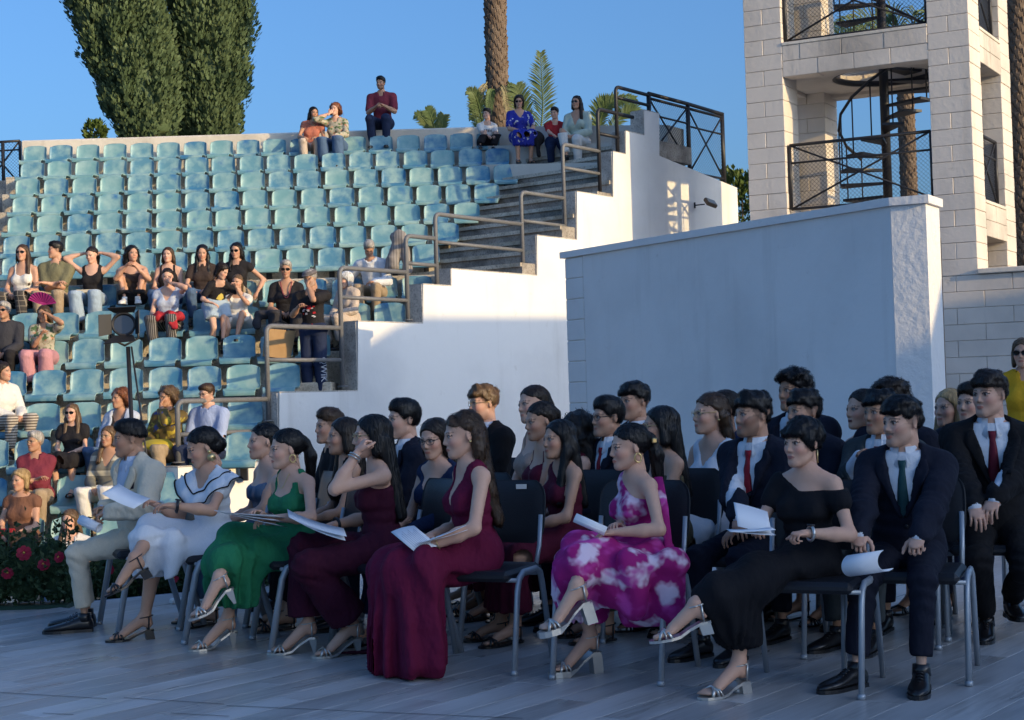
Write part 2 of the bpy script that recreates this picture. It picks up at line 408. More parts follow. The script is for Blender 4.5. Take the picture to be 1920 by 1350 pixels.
# ================================================================== parapet beside the stairs
def parY(px, py):
    xp = (px - 960) * math.cos(ROLL) - (py - 675) * math.sin(ROLL); return 47672 / (2170 - xp)
STEP = [(335, 525, 870), (525, 672, 735), (672, 794, 605), (794, 847, 535), (847, 1008, 511), (1008, 1083, 446), (1083, 1151, 365), (1151, 1175, 287), (1175, 1210, 250), (1210, 1238, 210)]
par = empty('parapet_wall', label='white stepped parapet wall climbing beside the stairs, sunlit along its upper part', category='wall')
prof = []
for (a, b, y) in STEP:
    Ya, Yb = parY(a, y), parY(b, y); z = at((a + b) / 2, y, (Ya + Yb) / 2).z
    prof += [(Ya, z), (Yb, z)]
Ye = parY(1384, 352); prof += [(parY(1238, 292), at(1238, 292, parY(1238, 292)).z), (Ye, at(1384, 352, Ye).z)]
poly = [Vector((parX(Y), Y, z)) for (Y, z) in prof]
poly = poly + [Vector((parX(Ye), Ye, -1.5)), Vector((parX(prof[0][0]), prof[0][0], -1.5))]
body = MB(); body.extr(poly, -PN * .26); body.obj('wall_body', M_white, par)
STEPZ = [prof[2 * i] + (prof[2 * i + 1][0],) for i in range(len(STEP))]   # (Ya, z, Yb)
for i, (Ya, z, Yb) in enumerate(STEPZ):    # raw concrete on tops and end faces
    m = MB(); a, b = Vector((parX(Ya), Ya, z)), Vector((parX(Yb), Yb, z))
    m.extr([a - PN * .265 + Vector((0, 0, .003)), a - PN * .004 + Vector((0, 0, .003)), b - PN * .004 + Vector((0, 0, .003)), b - PN * .265 + Vector((0, 0, .003))], Vector((0, 0, .012)))
    m.obj('coping', M_stepend, par)
    if i + 1 < len(STEPZ):
        z2 = STEPZ[i + 1][1] - .002; p = Vector((parX(Yb), Yb, 0)) - PD * .012
        m = MB(); m.extr([p - PN * .266 + Vector((0, 0, z + .016)), p - PN * .002 + Vector((0, 0, z + .016)), p - PN * .002 + Vector((0, 0, z2)), p - PN * .266 + Vector((0, 0, z2))], PD * .010)
        m.obj('end_face', M_stepend, par)
# floodlight on the parapet
fp = at(1303, 385, parY(1303, 385))
fld = empty('floodlight', fp, label='small floodlight bracketed to the sunlit end of the white parapet', category='lamp')
m = MB(); m.tube([(0, 0, 0), (.10, -.08, 0), (.16, -.10, .0)], .012, 6); m.box((-.02, -.02, -.05), (.01, .02, .05)); m.obj('bracket', M_black, fld)
m = MB(); m.box((-.11, -.04, -.09), (.11, .03, .09), bev=.015); o = m.obj('lamp_housing', plain('brown_housing', (.13, .09, .06), .5), fld); o.location = (.25, -.16, .01); o.rotation_euler = (R(-50), R(15), R(30))
m = MB(); m.box((-.09, -.046, -.07), (.09, -.041, .07)); q = m.obj('lamp_glass', plain('lamp_glass', (.4, .38, .33), .1), o)
# ---- handrails
def handrail(i, px, top_y, mid_y, px_end, post_bot, label):
    Ya = parY(px, top_y); base = Vector((parX(Ya), Ya, 0)) - PN * .13
    ztop = at(px, top_y, Ya).z; zb = at(px, post_bot, Ya).z; zm = at(px, mid_y, Ya).z
    Yb = parY(px_end, top_y); end = Vector((parX(Yb), Yb, 0)) - PN * .13
    h = empty('handrail', base + Vector((0, 0, zb)), label=label, category='railing', group='grey tube handrails stepping up the parapet')
    L = (end - base)
    m = MB(); m.tube(arc_tube((0, 0, 0), (0, 0, ztop - zb), L + Vector((0, 0, ztop - zb)), .10), .031, 10); m.obj('post', M_rail if i < 7 else M_black, h)
    m = MB(); m.tube([Vector((0, 0, zm - zb)) + L * .02, L + Vector((0, 0, zm - zb))], .027, 10); m.obj('mid_rail', M_rail if i < 7 else M_black, h)
    m = MB(); m.tube([(0, 0, .0), (0, 0, .015)], .07, 10); m.obj('base_plate', M_rail, h)
handrail(0, 347, 752, 815, 514, 868, 'lowest grey tube handrail, in front of the man in the light blue shirt')
handrail(1, 513, 610, 674, 650, 790, 'grey tube handrail that the man in the flat cap leans on')
handrail(2, 650, 500, 556, 774, 725, 'grey tube handrail beside the white haired woman in the beige coat')
handrail(3, 774, 440, 492, 829, 600, 'short grey tube handrail next to the jacket draped over a seat')
handrail(4, 829, 399, 452, 992, 535, 'long grey tube handrail at the foot of the stair flight')
handrail(5, 990, 358, 412, 1070, 515, 'grey tube handrail halfway up the stair flight')
handrail(6, 1068, 268, 312, 1137, 446, 'grey tube handrail on the upper stairs below the topmost landing')
handrail(7, 1134, 202, 248, 1200, 366, 'black tube handrail near the woman in white trousers')
handrail(8, 1168, 160, 180, 1232, 290, 'topmost black tube handrail joined to the mesh fence')
# ---- wire mesh helper: diamond wires inside a parallelogram o + u*a + v*b
def wires(m, o, u, v, pitch, r_):
    U, Vv = u.length, v.length; uu, vv = u.normalized(), v.normalized()
    for sgn in (1, -1):
        c = -Vv if sgn > 0 else 0
        while c < (U if sgn > 0 else U + Vv):
            a0, a1 = c, c + sgn * Vv
            t0, t1 = 0.0, 1.0
            lo, hi = (0 - a0) / (a1 - a0), (U - a0) / (a1 - a0)
            if lo > hi: lo, hi = hi, lo
            t0, t1 = max(t0, lo), min(t1, hi)
            if t1 - t0 > .02:
                P0 = o + uu * (a0 + (a1 - a0) * t0) + vv * (Vv * t0); P1 = o + uu * (a0 + (a1 - a0) * t1) + vv * (Vv * t1)
                m.tube([P0, P1], r_, 3, cap=False)
            c += pitch
def panel(parent, o, u, v, mat, mesh=True, r_=.022, rails=(.72,)):
    """X-braced mesh railing panel"""
    fr = MB()
    fr.tube([o, o + u], r_, 6); fr.tube([o + v, o + u + v], r_ * 1.2, 6); fr.tube([o, o + v], r_ * 1.3, 6); fr.tube([o + u, o + u + v], r_ * 1.3, 6); fr.obj('panel_frame', mat, parent)
    for (a, b) in ((o, o + u + v), (o + u, o + v)):
        x = MB(); x.tube([a, b], r_ * .75, 6); x.obj('brace', mat, parent)
    for q in rails:
        x = MB(); x.tube([o + v * q, o + u + v * q], r_ * .8, 6); x.obj('rail', mat, parent)
    if mesh:
        w = MB(); wires(w, o, u, v, .065, .0028); w.obj('wire_mesh', mat, parent, kind='stuff')
Yp = [parY(1232, 250), parY(1305, 250), parY(1369, 250)]; zb = [5.36, 5.2, 5.08]; zt = 6.42
P3 = [Vector((parX(y), y, 0)) - PN * .13 for y in Yp]
mf = empty('mesh_fence', P3[0], label='black X-braced wire mesh fence on top of the parapet', category='fence')
for i in (0, 1):
    a, b = P3[i] - P3[0], P3[i + 1] - P3[0]
    panel(mf, a + Vector((0, 0, zb[i])), (b - a) * .98, Vector((0, 0, zt - .08 - zb[i])), M_black)
for i, p in enumerate(P3):
    m = MB(); q = p - P3[0]; m.tube([q + Vector((0, 0, zb[i] - .15)), q + Vector((0, 0, zt))], .038, 8); m.obj('post', M_black, mf)
m = MB(); m.tube([Vector((0, 0, zt)), P3[1] - P3[0] + Vector((0, 0, zt)), P3[2] - P3[0] + Vector((0, 0, zt - .02))], .036, 8); m.obj('top_rail', M_black, mf)
# small black fence at the far left end of the top row
q0 = at(-30, 268, 28.6); q1 = at(37, 264, 28.6)
lf = empty('mesh_fence', q0, label='black mesh fence at the left end of the top ledge', category='fence')
panel(lf, Vector((.0, 0, -.85)), q1 - q0, Vector((0, 0, .85)), M_black, rails=(.8,))
m = MB(); m.tube([(.36, 0, -1.2), (.36, 0, .02)], .035, 8); m.obj('post', M_black, lf)
# ================================================================== screen wall on the stage
SL = at(1066, 700, 17.5); SR = at(1677, 600, 13.4); SL.z = SR.z = 0
ZT = 2.91; sd = (SR - SL).normalized(); sn = Vector((sd.y, -sd.x, 0))          # sn faces the camera
scr = empty('screen_wall', SL, label='tall smooth white wall at the back of the stage, in blue shade', category='wall')
qx = .34
m = MB(); m.extr([sd * (qx + .004), sd * (SR - SL).length, sd * (SR - SL).length + Vector((0, 0, ZT)), sd * (qx + .004) + Vector((0, 0, ZT))], -sn * .3); m.obj('wall_body', M_white, scr)
bh = .242
for i in range(12):
    m = MB(); z0, z1 = i * bh + .004, min((i + 1) * bh - .004, ZT)
    Mx = Matrix(((sd.x, -sn.x, 0, 0), (sd.y, -sn.y, 0, 0), (0, 0, 1, 0), (0, 0, 0, 1)))
    m.box((0, -.008, z0), (qx, .29, z1), Mx, bev=.008); m.obj('block', M_white, scr)
m = MB(); m.extr([sd * .012, sd * qx, sd * qx + Vector((0, 0, ZT)), sd * .012 + Vector((0, 0, ZT))], -sn * .25); m.obj('mortar', M_joint, scr)
tf = Vector((.90, -.436, 0)).normalized(); ts = Vector((.527, .85, 0)).normalized(); tn = Vector((tf.y, -tf.x, 0))
E0 = (SR - SL) + tn * -.0
m = MB(); c0 = E0 + sd * .003; c1 = c0 + tf * .31; c2 = c1 + ts * .42; c3 = c0 + ts * .42
m.prism([(p.x, p.y) for p in (c0, c1, c2, c3)], 0, ZT); m.obj('pier', M_pier, scr)
m = MB()
cap = [sd * -.06 + sn * .035, E0 - sd * .02 + sn * .035, E0 + tf * .0 - ts * .035, c1 + tf * .035 - ts * .035, c2 + tf * .035, c3 + ts * .03, sd * -.06 - sn * .33]
m.prism([(p.x, p.y) for p in cap], ZT + .002, ZT + .075); m.obj('coping', M_pier, scr)
# rusty post beside the pier
pp = at(1762, 560, 14.6)
rp = MB(); rp.box((-.028, -.03, 0), (.028, .03, at(1762, 446, 14.6).z), bev=.006); o = rp.obj('rusty_post', M_rust, None, label='rusty steel post standing behind the white wall pier', category='post'); o.location = (pp.x, pp.y, 0)
# ================================================================== tower
FL = at(1406, 400, 23.4); FL.z = 0; TW, TD = 3.42, 2.45
def tp(a, b, z=0): return tf * a + ts * b + Vector((0, 0, z))
tower = empty('tower', FL, label='white block tower with open storeys and a spiral stair inside', category='tower')
PWD = .60
def tbox(a0, a1, b0, b1, z0, z1, name, mat, bev=.007, parent=None):
    Mx = Matrix(((tf.x, ts.x, 0, 0), (tf.y, ts.y, 0, 0), (0, 0, 1, 0), (0, 0, 0, 1)))
    m = MB(); m.box((a0, b0, z0), (a1, b1, z1), Mx, bev=bev); return m.obj(name, mat, parent or tower)
Z1, Z2, Z3, Z4, Z5, Z6 = 4.02, 6.16, 6.65, 8.85, 9.35, 3.0
g_ = .0024
rb = random.Random(3)
def jit(): return rb.uniform(-.004, .004)
# piers, course by course
for (a0, b0, zlo) in ((0, 0, Z6), (TW - PWD, 0, Z6), (TW - PWD, TD - PWD, Z6), (0, TD - PWD, Z6)):
    n0 = int(round(zlo / bh)); n1 = int(Z5 / bh)
    for i in range(n0, n1):
        z0, z1 = i * bh + g_, (i + 1) * bh - g_; e_ = jit()
        if (i % 2) == 0: tbox(a0 + e_, a0 + PWD + e_, b0 - abs(e_), b0 + PWD, z0, z1, 'block', M_block)
        else:
            tbox(a0 + e_, a0 + PWD / 2 - g_, b0 - abs(e_), b0 + PWD, z0, z1, 'block', M_block); tbox(a0 + PWD / 2 + g_, a0 + PWD - e_, b0 + abs(e_) * .5, b0 + PWD, z0, z1, 'block', M_block)
    tbox(a0 + .02, a0 + PWD - .02, b0 + .02, b0 + PWD - .02, zlo - .2, Z5, 'mortar', M_joint, 0)
# bands between storeys: decks with a round hole at the first ceiling, block courses on the faces
def band(z0, z1, hole):
    n = 2
    hz = (z1 - z0) / n
    for c in range(n):
        za, zb_ = z0 + c * hz + g_, z0 + (c + 1) * hz - g_
        L0 = PWD + g_; cells = [L0 + (TW - 2 * PWD) * q / 4 for q in range(5)] if c % 2 == 0 else [L0, L0 + .28] + [L0 + .28 + (TW - 2 * PWD - .28) * q / 3 for q in (1, 2)] + [TW - PWD]
        for p, q in zip(cells[:-1], cells[1:]):
            tbox(p + g_, q - g_, -.002 + jit(), .3, za, zb_, 'block', M_stain if c else M_block)
            tbox(p + g_, q - g_, TD - .3, TD, za, zb_, 'block', M_block)
        for p, q in ((PWD + g_, TD / 2 - g_), (TD / 2 + g_, TD - PWD - g_)):
            tbox(TW - .3, TW + .002 + jit(), p, q, za, zb_, 'block', M_stain); tbox(0, .3, p, q, za, zb_, 'block', M_block)
    tbox(.32, TW - .32, .01 + PWD * .5, TD - PWD * .5, z0 + .25, z1 - .03, 'slab', M_white, 0) if not hole else None
    if hole:
        cx, cy, r_ = TW * .52, TD * .5, .78; ns = 40; m = MB(); za, zb_ = z0 + .06, z1 - .03
        V = []; F = []
        x0, x1, y0, y1 = .302, TW - .302, .302, TD - .302
        for i in range(ns):
            an = 2 * math.pi * i / ns; c_, s_ = math.cos(an), math.sin(an)
            k = min((x1 - cx) / c_ if c_ > 1e-6 else (x0 - cx) / c_ if c_ < -1e-6 else 9, (y1 - cy) / s_ if s_ > 1e-6 else (y0 - cy) / s_ if s_ < -1e-6 else 9)
            for z in (za, zb_): V += [tp(cx + c_ * r_, cy + s_ * r_, z), tp(cx + c_ * k, cy + s_ * k, z)]
        for i in range(ns):
            a = 4 * i; b = 4 * ((i + 1) % ns)
            F += [[a, b, b + 1, a + 1], [a + 2, a + 3, b + 3, b + 2], [a, a + 2, b + 2, b], [a + 1, b + 1, b + 3, a + 3]]
        m.add(V, F); m.obj('slab', M_block, tower)
        rim = MB(); rim.tube([tp(cx + math.cos(2 * math.pi * i / 32) * (r_ - .02), cy + math.sin(2 * math.pi * i / 32) * (r_ - .02), za + .05) for i in range(33)], .05, 6, cap=False); rim.obj('hole_rim', M_black, tower)
band(Z2, Z3, True); band(Z4, Z5, False); band(Z1 - .5, Z1, True)
tbox(-.12, TW + .12, -.12, TD + .12, Z5 + .003, Z5 + .12, 'roof', M_ledge, .01)
for b0 in (.0,):   # ledge stains are on the coping slabs that carry the railings
    tbox(PWD + .004, TW - PWD - .004, -.012, .30, Z3 + .002, Z3 + .05, 'sill', M_ledge, .006)
    tbox(TW - .30, TW + .012, PWD + .004, TD - PWD - .004, Z3 + .002, Z3 + .05, 'sill', M_ledge, .006)
    tbox(TW - .30, TW + .012, PWD + .004, TD - PWD - .004, Z1 + .002, Z1 + .05, 'sill', M_ledge, .006)
# base wall in the tower's front plane, running on to the right
base_z = [i * bh for i in range(0, 13)]
for i in range(0, 16):
    z0, z1 = i * bh + g_, (i + 1) * bh - g_
    x = 1.9 + (.40 if i % 2 else 0)
    xe = 6.6 if z1 < Z6 - .02 else TW
    if z1 > Z1 - .5: continue
    while x < xe - .05:
        q = min(x + .80, xe)
        tbox(x + g_, q - g_, .004 + jit(), .28, z0, z1, 'block', M_block); x = q
tbox(1.8, 6.5, .03, .26, 0, Z6 - .1, 'mortar', M_joint, 0); tbox(0, TW - .02, .04, .26, 0, Z1 - .52, 'wall_body', M_block, 0)
tbox(TW + .005, 6.7, -.06, .42, Z6 - .09, Z6 - .015, 'coping', M_ledge, .01)
tbox(0.02, .28, .28, TD - .02, 0, Z1 - .52, 'wall_body', M_block, 0); tbox(.3, TW - .02, TD - .28, TD - .03, 0, Z1 - .52, 'wall_body', M_block, 0)
# panels and railings in the openings
def trail(a0, b0, a1, b1, z0, h, parent): panel(parent, tp(a0, b0, z0), tp(a1, b1, 0) - tp(a0, b0, 0), Vector((0, 0, h)), M_black, rails=(.72,))
for z in (Z1, Z3):
    tr = empty('railing', (0, 0, 0), parent=tower)
    trail(PWD + .03, .10, TW - PWD - .03, .10, z + .08, 1.0, tr)
    tr = empty('railing', (0, 0, 0), parent=tower)
    trail(.12, PWD + .03, .12, TD - PWD - .03, z + .08, 1.0, tr)
    tr = empty('railing', (0, 0, 0), parent=tower)
    trail(TW - .12, PWD + .03, TW - .12, TD - PWD - .03, z + .08, 1.0, tr)
# spiral stair
sp = empty('spiral_stair', tp(TW * .52, TD * .5, 0), parent=tower)
m = MB(); m.tube([(0, 0, 3.5), (0, 0, 9.0)], .075, 12); m.obj('pole', M_black, sp)
hr = []
for i in range(25):
    an = i * R(26) + 1.9; z = Z1 + .1 + i * .205
    if z > Z4: break
    m = MB(); pts = [(.06 * math.cos(an - .5), .06 * math.sin(an - .5))] + [(.74 * math.cos(an + q), .74 * math.sin(an + q)) for q in (-.24, 0, .24)] + [(.06 * math.cos(an + .5), .06 * math.sin(an + .5))]
    m.prism(pts, z - .02, z + .02); m.obj('tread', M_black, sp)
    m = MB(); m.tube([(.73 * math.cos(an), .73 * math.sin(an), z), (.73 * math.cos(an), .73 * math.sin(an), z + .9)], .012, 5); m.obj('baluster', M_black, sp)
    hr.append((.73 * math.cos(an), .73 * math.sin(an), z + .9))
m = MB(); m.tube(hr, .024, 6); m.obj('handrail', M_black, sp)
# ================================================================== stage house to the right of the frame (it shades the stage)
prof = [(-14, -1.2), (14.7, -1.2), (14.5, 4.95), (11.8, 7.0), (7.65, 7.5), (7.0, 7.45), (6.1, 7.25), (3.9, 5.35), (-1.0, 5.72), (-2.0, 5.95), (-3.2, 6.2), (-4.3, 6.9), (-14, 8.2)]
m = MB(); m.extr([Vector((17, y, z)) for (y, z) in prof], Vector((2.5, 0, 0))); m.obj('stage_house', M_white, None, kind='structure')
# ================================================================== vegetation
def leafmat(name, c0, c1, sc=3.0, rough=.6):
    m, t, b = newmat(name)
    p = objcoord(t); n = noise(t, sc, 4, p); n2 = noise(t, sc * 9, 2, p)
    c = mix(t, ramp(t, n, .35, .65), c0, c1); c = mix(t, n2, c, tuple(x * .7 for x in c0))
    t.links.new(c, b.inputs['Base Color']); b.inputs['Roughness'].default_value = rough; b.inputs['Specular IOR Level'].default_value = .2
    return m
M_cyp = leafmat('cypress_green', (.085, .13, .06), (.19, .25, .115), 1.2)
M_bark = plain('bark', (.12, .09, .06), .95, 0, .4, 12, .8, 30)
def cypress(name, cx, Y, zbase, prof, label, seed=1, lean=0.0):
    """prof: list of (z, radius); crown of many upward sprays gathered in lumpy plumes"""
    rg = np.random.default_rng(seed)
    root = empty(name, (cx, Y, zbase), label=label, category='tree', group='cypress trees behind the terrace')
    z0, z1 = prof[0][0], prof[-1][0]; zs = [p[0] for p in prof]; rs = [p[1] for p in prof]
    NL, nper = 380, 130
    V = []; F = []; k = 0
    for i in range(NL):
        zc = z0 + (z1 - z0) * rg.uniform(0, 1) ** .85; la = rg.uniform(0, 2 * np.pi); r_ = np.interp(zc, zs, rs)
        ra = r_ * rg.uniform(.70, 1.02)
        cen = np.array([math.cos(la) * ra + lean * (zc - z0), math.sin(la) * ra, zc])
        L = rg.uniform(.26, .62); wv = L * rg.uniform(.36, .55)
        d = rg.normal(size=(nper, 3)); d /= np.linalg.norm(d, axis=1)[:, None]
        tz = d[:, 2]; taper = 1 - .45 * np.clip(tz, 0, 1)
        P = cen + d * np.array([wv, wv, L]) * np.stack([taper, taper, np.ones(nper)], 1) * (rg.uniform(.75, 1.0, nper)[:, None])
        P[:, 0] += math.cos(la) * .25 * tz * wv; P[:, 1] += math.sin(la) * .25 * tz * wv
        up = np.array([math.cos(la) * .35, math.sin(la) * .35, 1.0]) + d * np.array([.55, .55, .2]) + rg.normal(size=(nper, 3)) * .18; up /= np.linalg.norm(up, axis=1)[:, None]
        ln = rg.uniform(.07, .15, nper)[:, None]; sw = ln * rg.uniform(.20, .34, (nper, 1))
        side = np.cross(up, d + rg.normal(size=(nper, 3)) * .3); side /= np.linalg.norm(side, axis=1)[:, None]
        a = P - side * sw * .5; b = P + side * sw * .5; c = P + up * ln * .55 + side * sw; e = P + up * ln; f = P + up * ln * .55 - side * sw
        V.append(np.stack([a, b, c, e, f], 1).reshape(-1, 3))
        F.append((np.arange(nper)[:, None] * 5 + np.arange(5)[None]) + k); k += nper * 5
    V = np.concatenate(V); F = np.concatenate(F)
    link('crown', me_np('crown', V, F, smooth=False), M_cyp, root)
    qs = (.02, .1, .3, .5, .7, .9)
    core = MB(); core.tube([(.08 * math.sin(9 * q) + lean * (z1 - z0) * q, 0, z0 + (z1 - z0) * q) for q in qs], [float(np.interp(z0 + (z1 - z0) * q, zs, rs)) * .78 for q in qs], 12)
    core.obj('inner_foliage', M_cyp, root)
    t = MB(); t.tube([(0, 0, -6), (0, 0, z0 + 1)], [.32, .22], 10); t.obj('trunk', M_bark, root)
YC = 36.0
cA = at(284, 240, YC); cB = at(384, 240, YC + .9)
z_ = lambda py, px=300: at(px, py, YC).z - cA.z
cypress('cypress_tree', cA.x, YC, cA.z, [(-.3, .66), (z_(215), .80), (z_(150), .94), (z_(90), 1.03), (z_(40), 1.06), (z_(0), 1.06), (z_(-60), 1.1), (z_(-160), .9)], 'broad dark green cypress, the left one of the pair behind the terrace', seed=2, lean=-.235)
cypress('cypress_tree', cB.x, YC + 1.2, cA.z, [(-.3, .58), (z_(215), .76), (z_(150), .88), (z_(90), .92), (z_(40), .98), (z_(0), .95), (z_(-60), 1.05), (z_(-160), .85)], 'broad dark green cypress, the right one of the pair behind the terrace', seed=3, lean=.05)
def bush(name, p, rx, rz, mat, label, n=900, ls=.12, seed=1, cat='bush'):
    rg = np.random.default_rng(seed); d = rg.normal(size=(n, 3)); d /= np.linalg.norm(d, axis=1)[:, None]
    lump = 1 + .25 * np.sin(d[:, 0] * 7 + 1) * np.sin(d[:, 2] * 6) 
    P = d * np.array([rx, rx * .8, rz]) * (rg.uniform(.4, 1, n) ** .4 * lump)[:, None]
    up = d + np.array([0, 0, .7]) + rg.normal(size=(n, 3)) * .4; up /= np.linalg.norm(up, axis=1)[:, None]
    side = np.cross(up, rg.normal(size=(n, 3))); side /= np.linalg.norm(side, axis=1)[:, None]
    ln = rg.uniform(.6, 1.3, (n, 1)) * ls
    V = np.stack([P, P + up * ln * .5 + side * ln * .3, P + up * ln, P + up * ln * .5 - side * ln * .3], 1).reshape(-1, 3)
    F = np.arange(n)[:, None] * 4 + np.arange(4)[None]
    root = empty(name, p, label=label, category=cat)
    link('foliage', me_np('foliage', V, F, False), mat, root)
    st = MB(); st.tube([(0, 0, -rz * 1.8), (0, 0, rz * .3)], [.05, .02], 6); st.obj('stem', M_bark, root)
M_shrub = leafmat('shrub_green', (.06, .10, .02), (.16, .20, .05), 4)
bush('shrub', at(178, 252, 33), .22, .28, M_shrub, 'small green shrub peeping over the ledge beside the cypress pair', 500, .12, 4)
bush('shrub', at(1392, 395, 34), .75, .9, M_shrub, 'sunlit yellow green shrub between the parapet end and the tower', 2600, .14, 5)
bush('shrub', at(1925, 420, 30), .5, .9, M_shrub, 'dark green shrub at the far right behind the tower', 1200, .16, 6)
# ---- palms
M_boot = leafmat('palm_bark', (.17, .12, .085), (.30, .23, .17), 5, .95)
M_frond = leafmat('palm_frond_green', (.10, .15, .05), (.24, .28, .12), 2)
M_fdry = leafmat('dry_frond', (.30, .25, .12), (.42, .36, .2), 3)
def trunk(parent, zb, zt, r, seed):
    rg = random.Random(seed)
    m = MB(); m.tube([(0, 0, zb), (0, 0, zt)], r * .88, 14); m.obj('trunk', M_boot, parent)
    b = MB(); nz = int((zt - zb) / .085)
    for i in range(nz):
        for k in range(9):
            an = 2 * math.pi * (k + .5 * (i % 2)) / 9 + i * .06; z = zb + i * .085 + rg.uniform(-.015, .015)
            hw = math.pi / 9 * 1.02; ro = r * rg.uniform(1.02, 1.2); 
            def P(a, rr_, zz): return (math.cos(a) * rr_, math.sin(a) * rr_, zz)
            lift = rg.uniform(.0, .05)
            b.add([P(an - hw, r * .86, z), P(an + hw, r * .86, z), P(an + hw * .55, ro, z + .07 + lift), P(an - hw * .55, ro, z + .07 + lift), P(an, r * .84, z + .14), P(an, r * .98, z - .06)], [(0, 5, 3), (5, 1, 2), (5, 2, 3), (3, 2, 4), (1, 4, 2), (0, 3, 4)])
    b.obj('bark_scales', M_boot, parent)
def frond(parent, pts, ll, mat, n=46, droop=.25, seed=0, name='frond'):
    """rachis through pts with two ranks of leaflets"""
    rg = random.Random(seed); pts = [Vector(p) for p in pts]
    def C(t):
        q = t * (len(pts) - 1); i = min(int(q), len(pts) - 2); f = q - i
        p0 = pts[max(i - 1, 0)]; p1, p2 = pts[i], pts[i + 1]; p3 = pts[min(i + 2, len(pts) - 1)]
        return .5 * ((2 * p1) + (p2 - p0) * f + (2 * p0 - 5 * p1 + 4 * p2 - p3) * f * f + (3 * p1 - p0 - 3 * p2 + p3) * f ** 3)
    m = MB(); m.tube([C(i / 12) for i in range(13)], [.022 * (1 - .8 * i / 12) for i in range(13)], 5)
    for i in range(n):
        t = .1 + .9 * i / n; p = C(t); tg = (C(min(1, t + .02)) - C(t - .02)).normalized()
        sd_ = tg.cross(Vector((0, -1, .25))).normalized(); 
        L = ll * math.sin(math.pi * (.18 + .74 * t)) * rg.uniform(.85, 1.1)
        for s in (-1, 1):
            d = (tg * .75 + sd_ * s * .8 + Vector((rg.uniform(-.1, .1), rg.uniform(-.25, .1), rg.uniform(-.1, .1)))).normalized()
            q = d.cross(Vector((0, 1, 0))).normalized() * .016 if abs(d.y) < .9 else Vector((.016, 0, 0))
            mid = p + d * L * .55; e_ = p + d * L + Vector((0, 0, -droop * L))
            m.add([p - q * .5, p + q * .5, mid + q, e_, mid - q], [(0, 1, 2, 3, 4)])
    m.obj(name, mat, parent)
pp = at(935, 235, 33)
palm = empty('palm_tree', pp, label='tall palm trunk with shaggy scaled bark behind the top ledge', category='tree')
trunk(palm, -3, 6.5, .235, 3)
for i in range(9):
    an = i * 2 * math.pi / 9 + .2; r_ = .26
    frond(palm, [(math.cos(an) * r_, math.sin(an) * r_, .75 + .1 * (i % 3)), (math.cos(an) * .5, math.sin(an) * .5, .62), (math.cos(an) * .62, math.sin(an) * .62, .15)], .17, M_fdry if i % 2 else M_frond, 22, .4, i, 'dry_frond')
def young(px, py, Y, fr, label, ll=.5):
    b = at(px, py, Y); r_ = empty('young_palm', b, label=label, category='palm')
    for i, L in enumerate(fr):
        frond(r_, [(at(x, y, Y) - b) + Vector((0, dy, 0)) for (x, y, dy) in L], ll, M_frond, 44, .12, i + px, 'frond')
young(1010, 262, 30.5, [[(1012, 262, 0), (1018, 200, .1), (1016, 150, .1), (1014, 98, 0)], [(1005, 262, 0), (985, 225, -.2), (975, 190, -.3), (968, 165, -.3)]], 'young palm with one tall upright frond behind the top ledge', .42)
young(905, 262, 30.8, [[(905, 262, 0), (895, 225, .2), (888, 190, .2), (886, 175, .1)], [(910, 262, 0), (900, 210, -.3), (890, 185, -.5), (878, 180, -.5)]], 'thin leaved young palm left of the tall palm trunk', .22)
young(1130, 262, 30, [[(1120, 260, 0), (1128, 215, -.2), (1150, 195, -.3), (1190, 190, -.3)], [(1118, 262, 0), (1120, 212, .2), (1130, 190, .2), (1145, 182, .2)], [(1140, 262, 0), (1160, 222, .1), (1185, 205, .1), (1200, 212, .1)]], 'young arching palm behind the woman in white trousers', .30)
young(800, 262, 31.5, [[(822, 262, 0), (805, 236, .1), (790, 218, .1), (778, 214, .1)], [(820, 262, 0), (812, 230, -.2), (806, 214, -.2), (800, 210, -.2)], [(822, 262, 0), (828, 236, 0), (830, 222, 0), (832, 216, 0)]], 'low dark palm top showing over the ledge right of the man', .22)
p2 = at(1706, 395, 31); palm2 = empty('palm_tree', p2, label='dark palm trunk seen through the open storey of the tower', category='tree'); trunk(palm2, -4, 3.2, .165, 5)
for i in range(12):
    an = i * .53; frond(palm2, [(.3 * math.cos(an), .3 * math.sin(an), 3.1), (.9 * math.cos(an), .9 * math.sin(an), 3.9), (2.0 * math.cos(an), 2.0 * math.sin(an), 3.6)], .5, M_frond, 30, .3, i)
p3 = at(1918, 300, 28); palm3 = empty('palm_tree', p3, label='shaggy palm trunk at the right frame edge behind the tower', category='tree'); trunk(palm3, -4, 5, .2, 6)
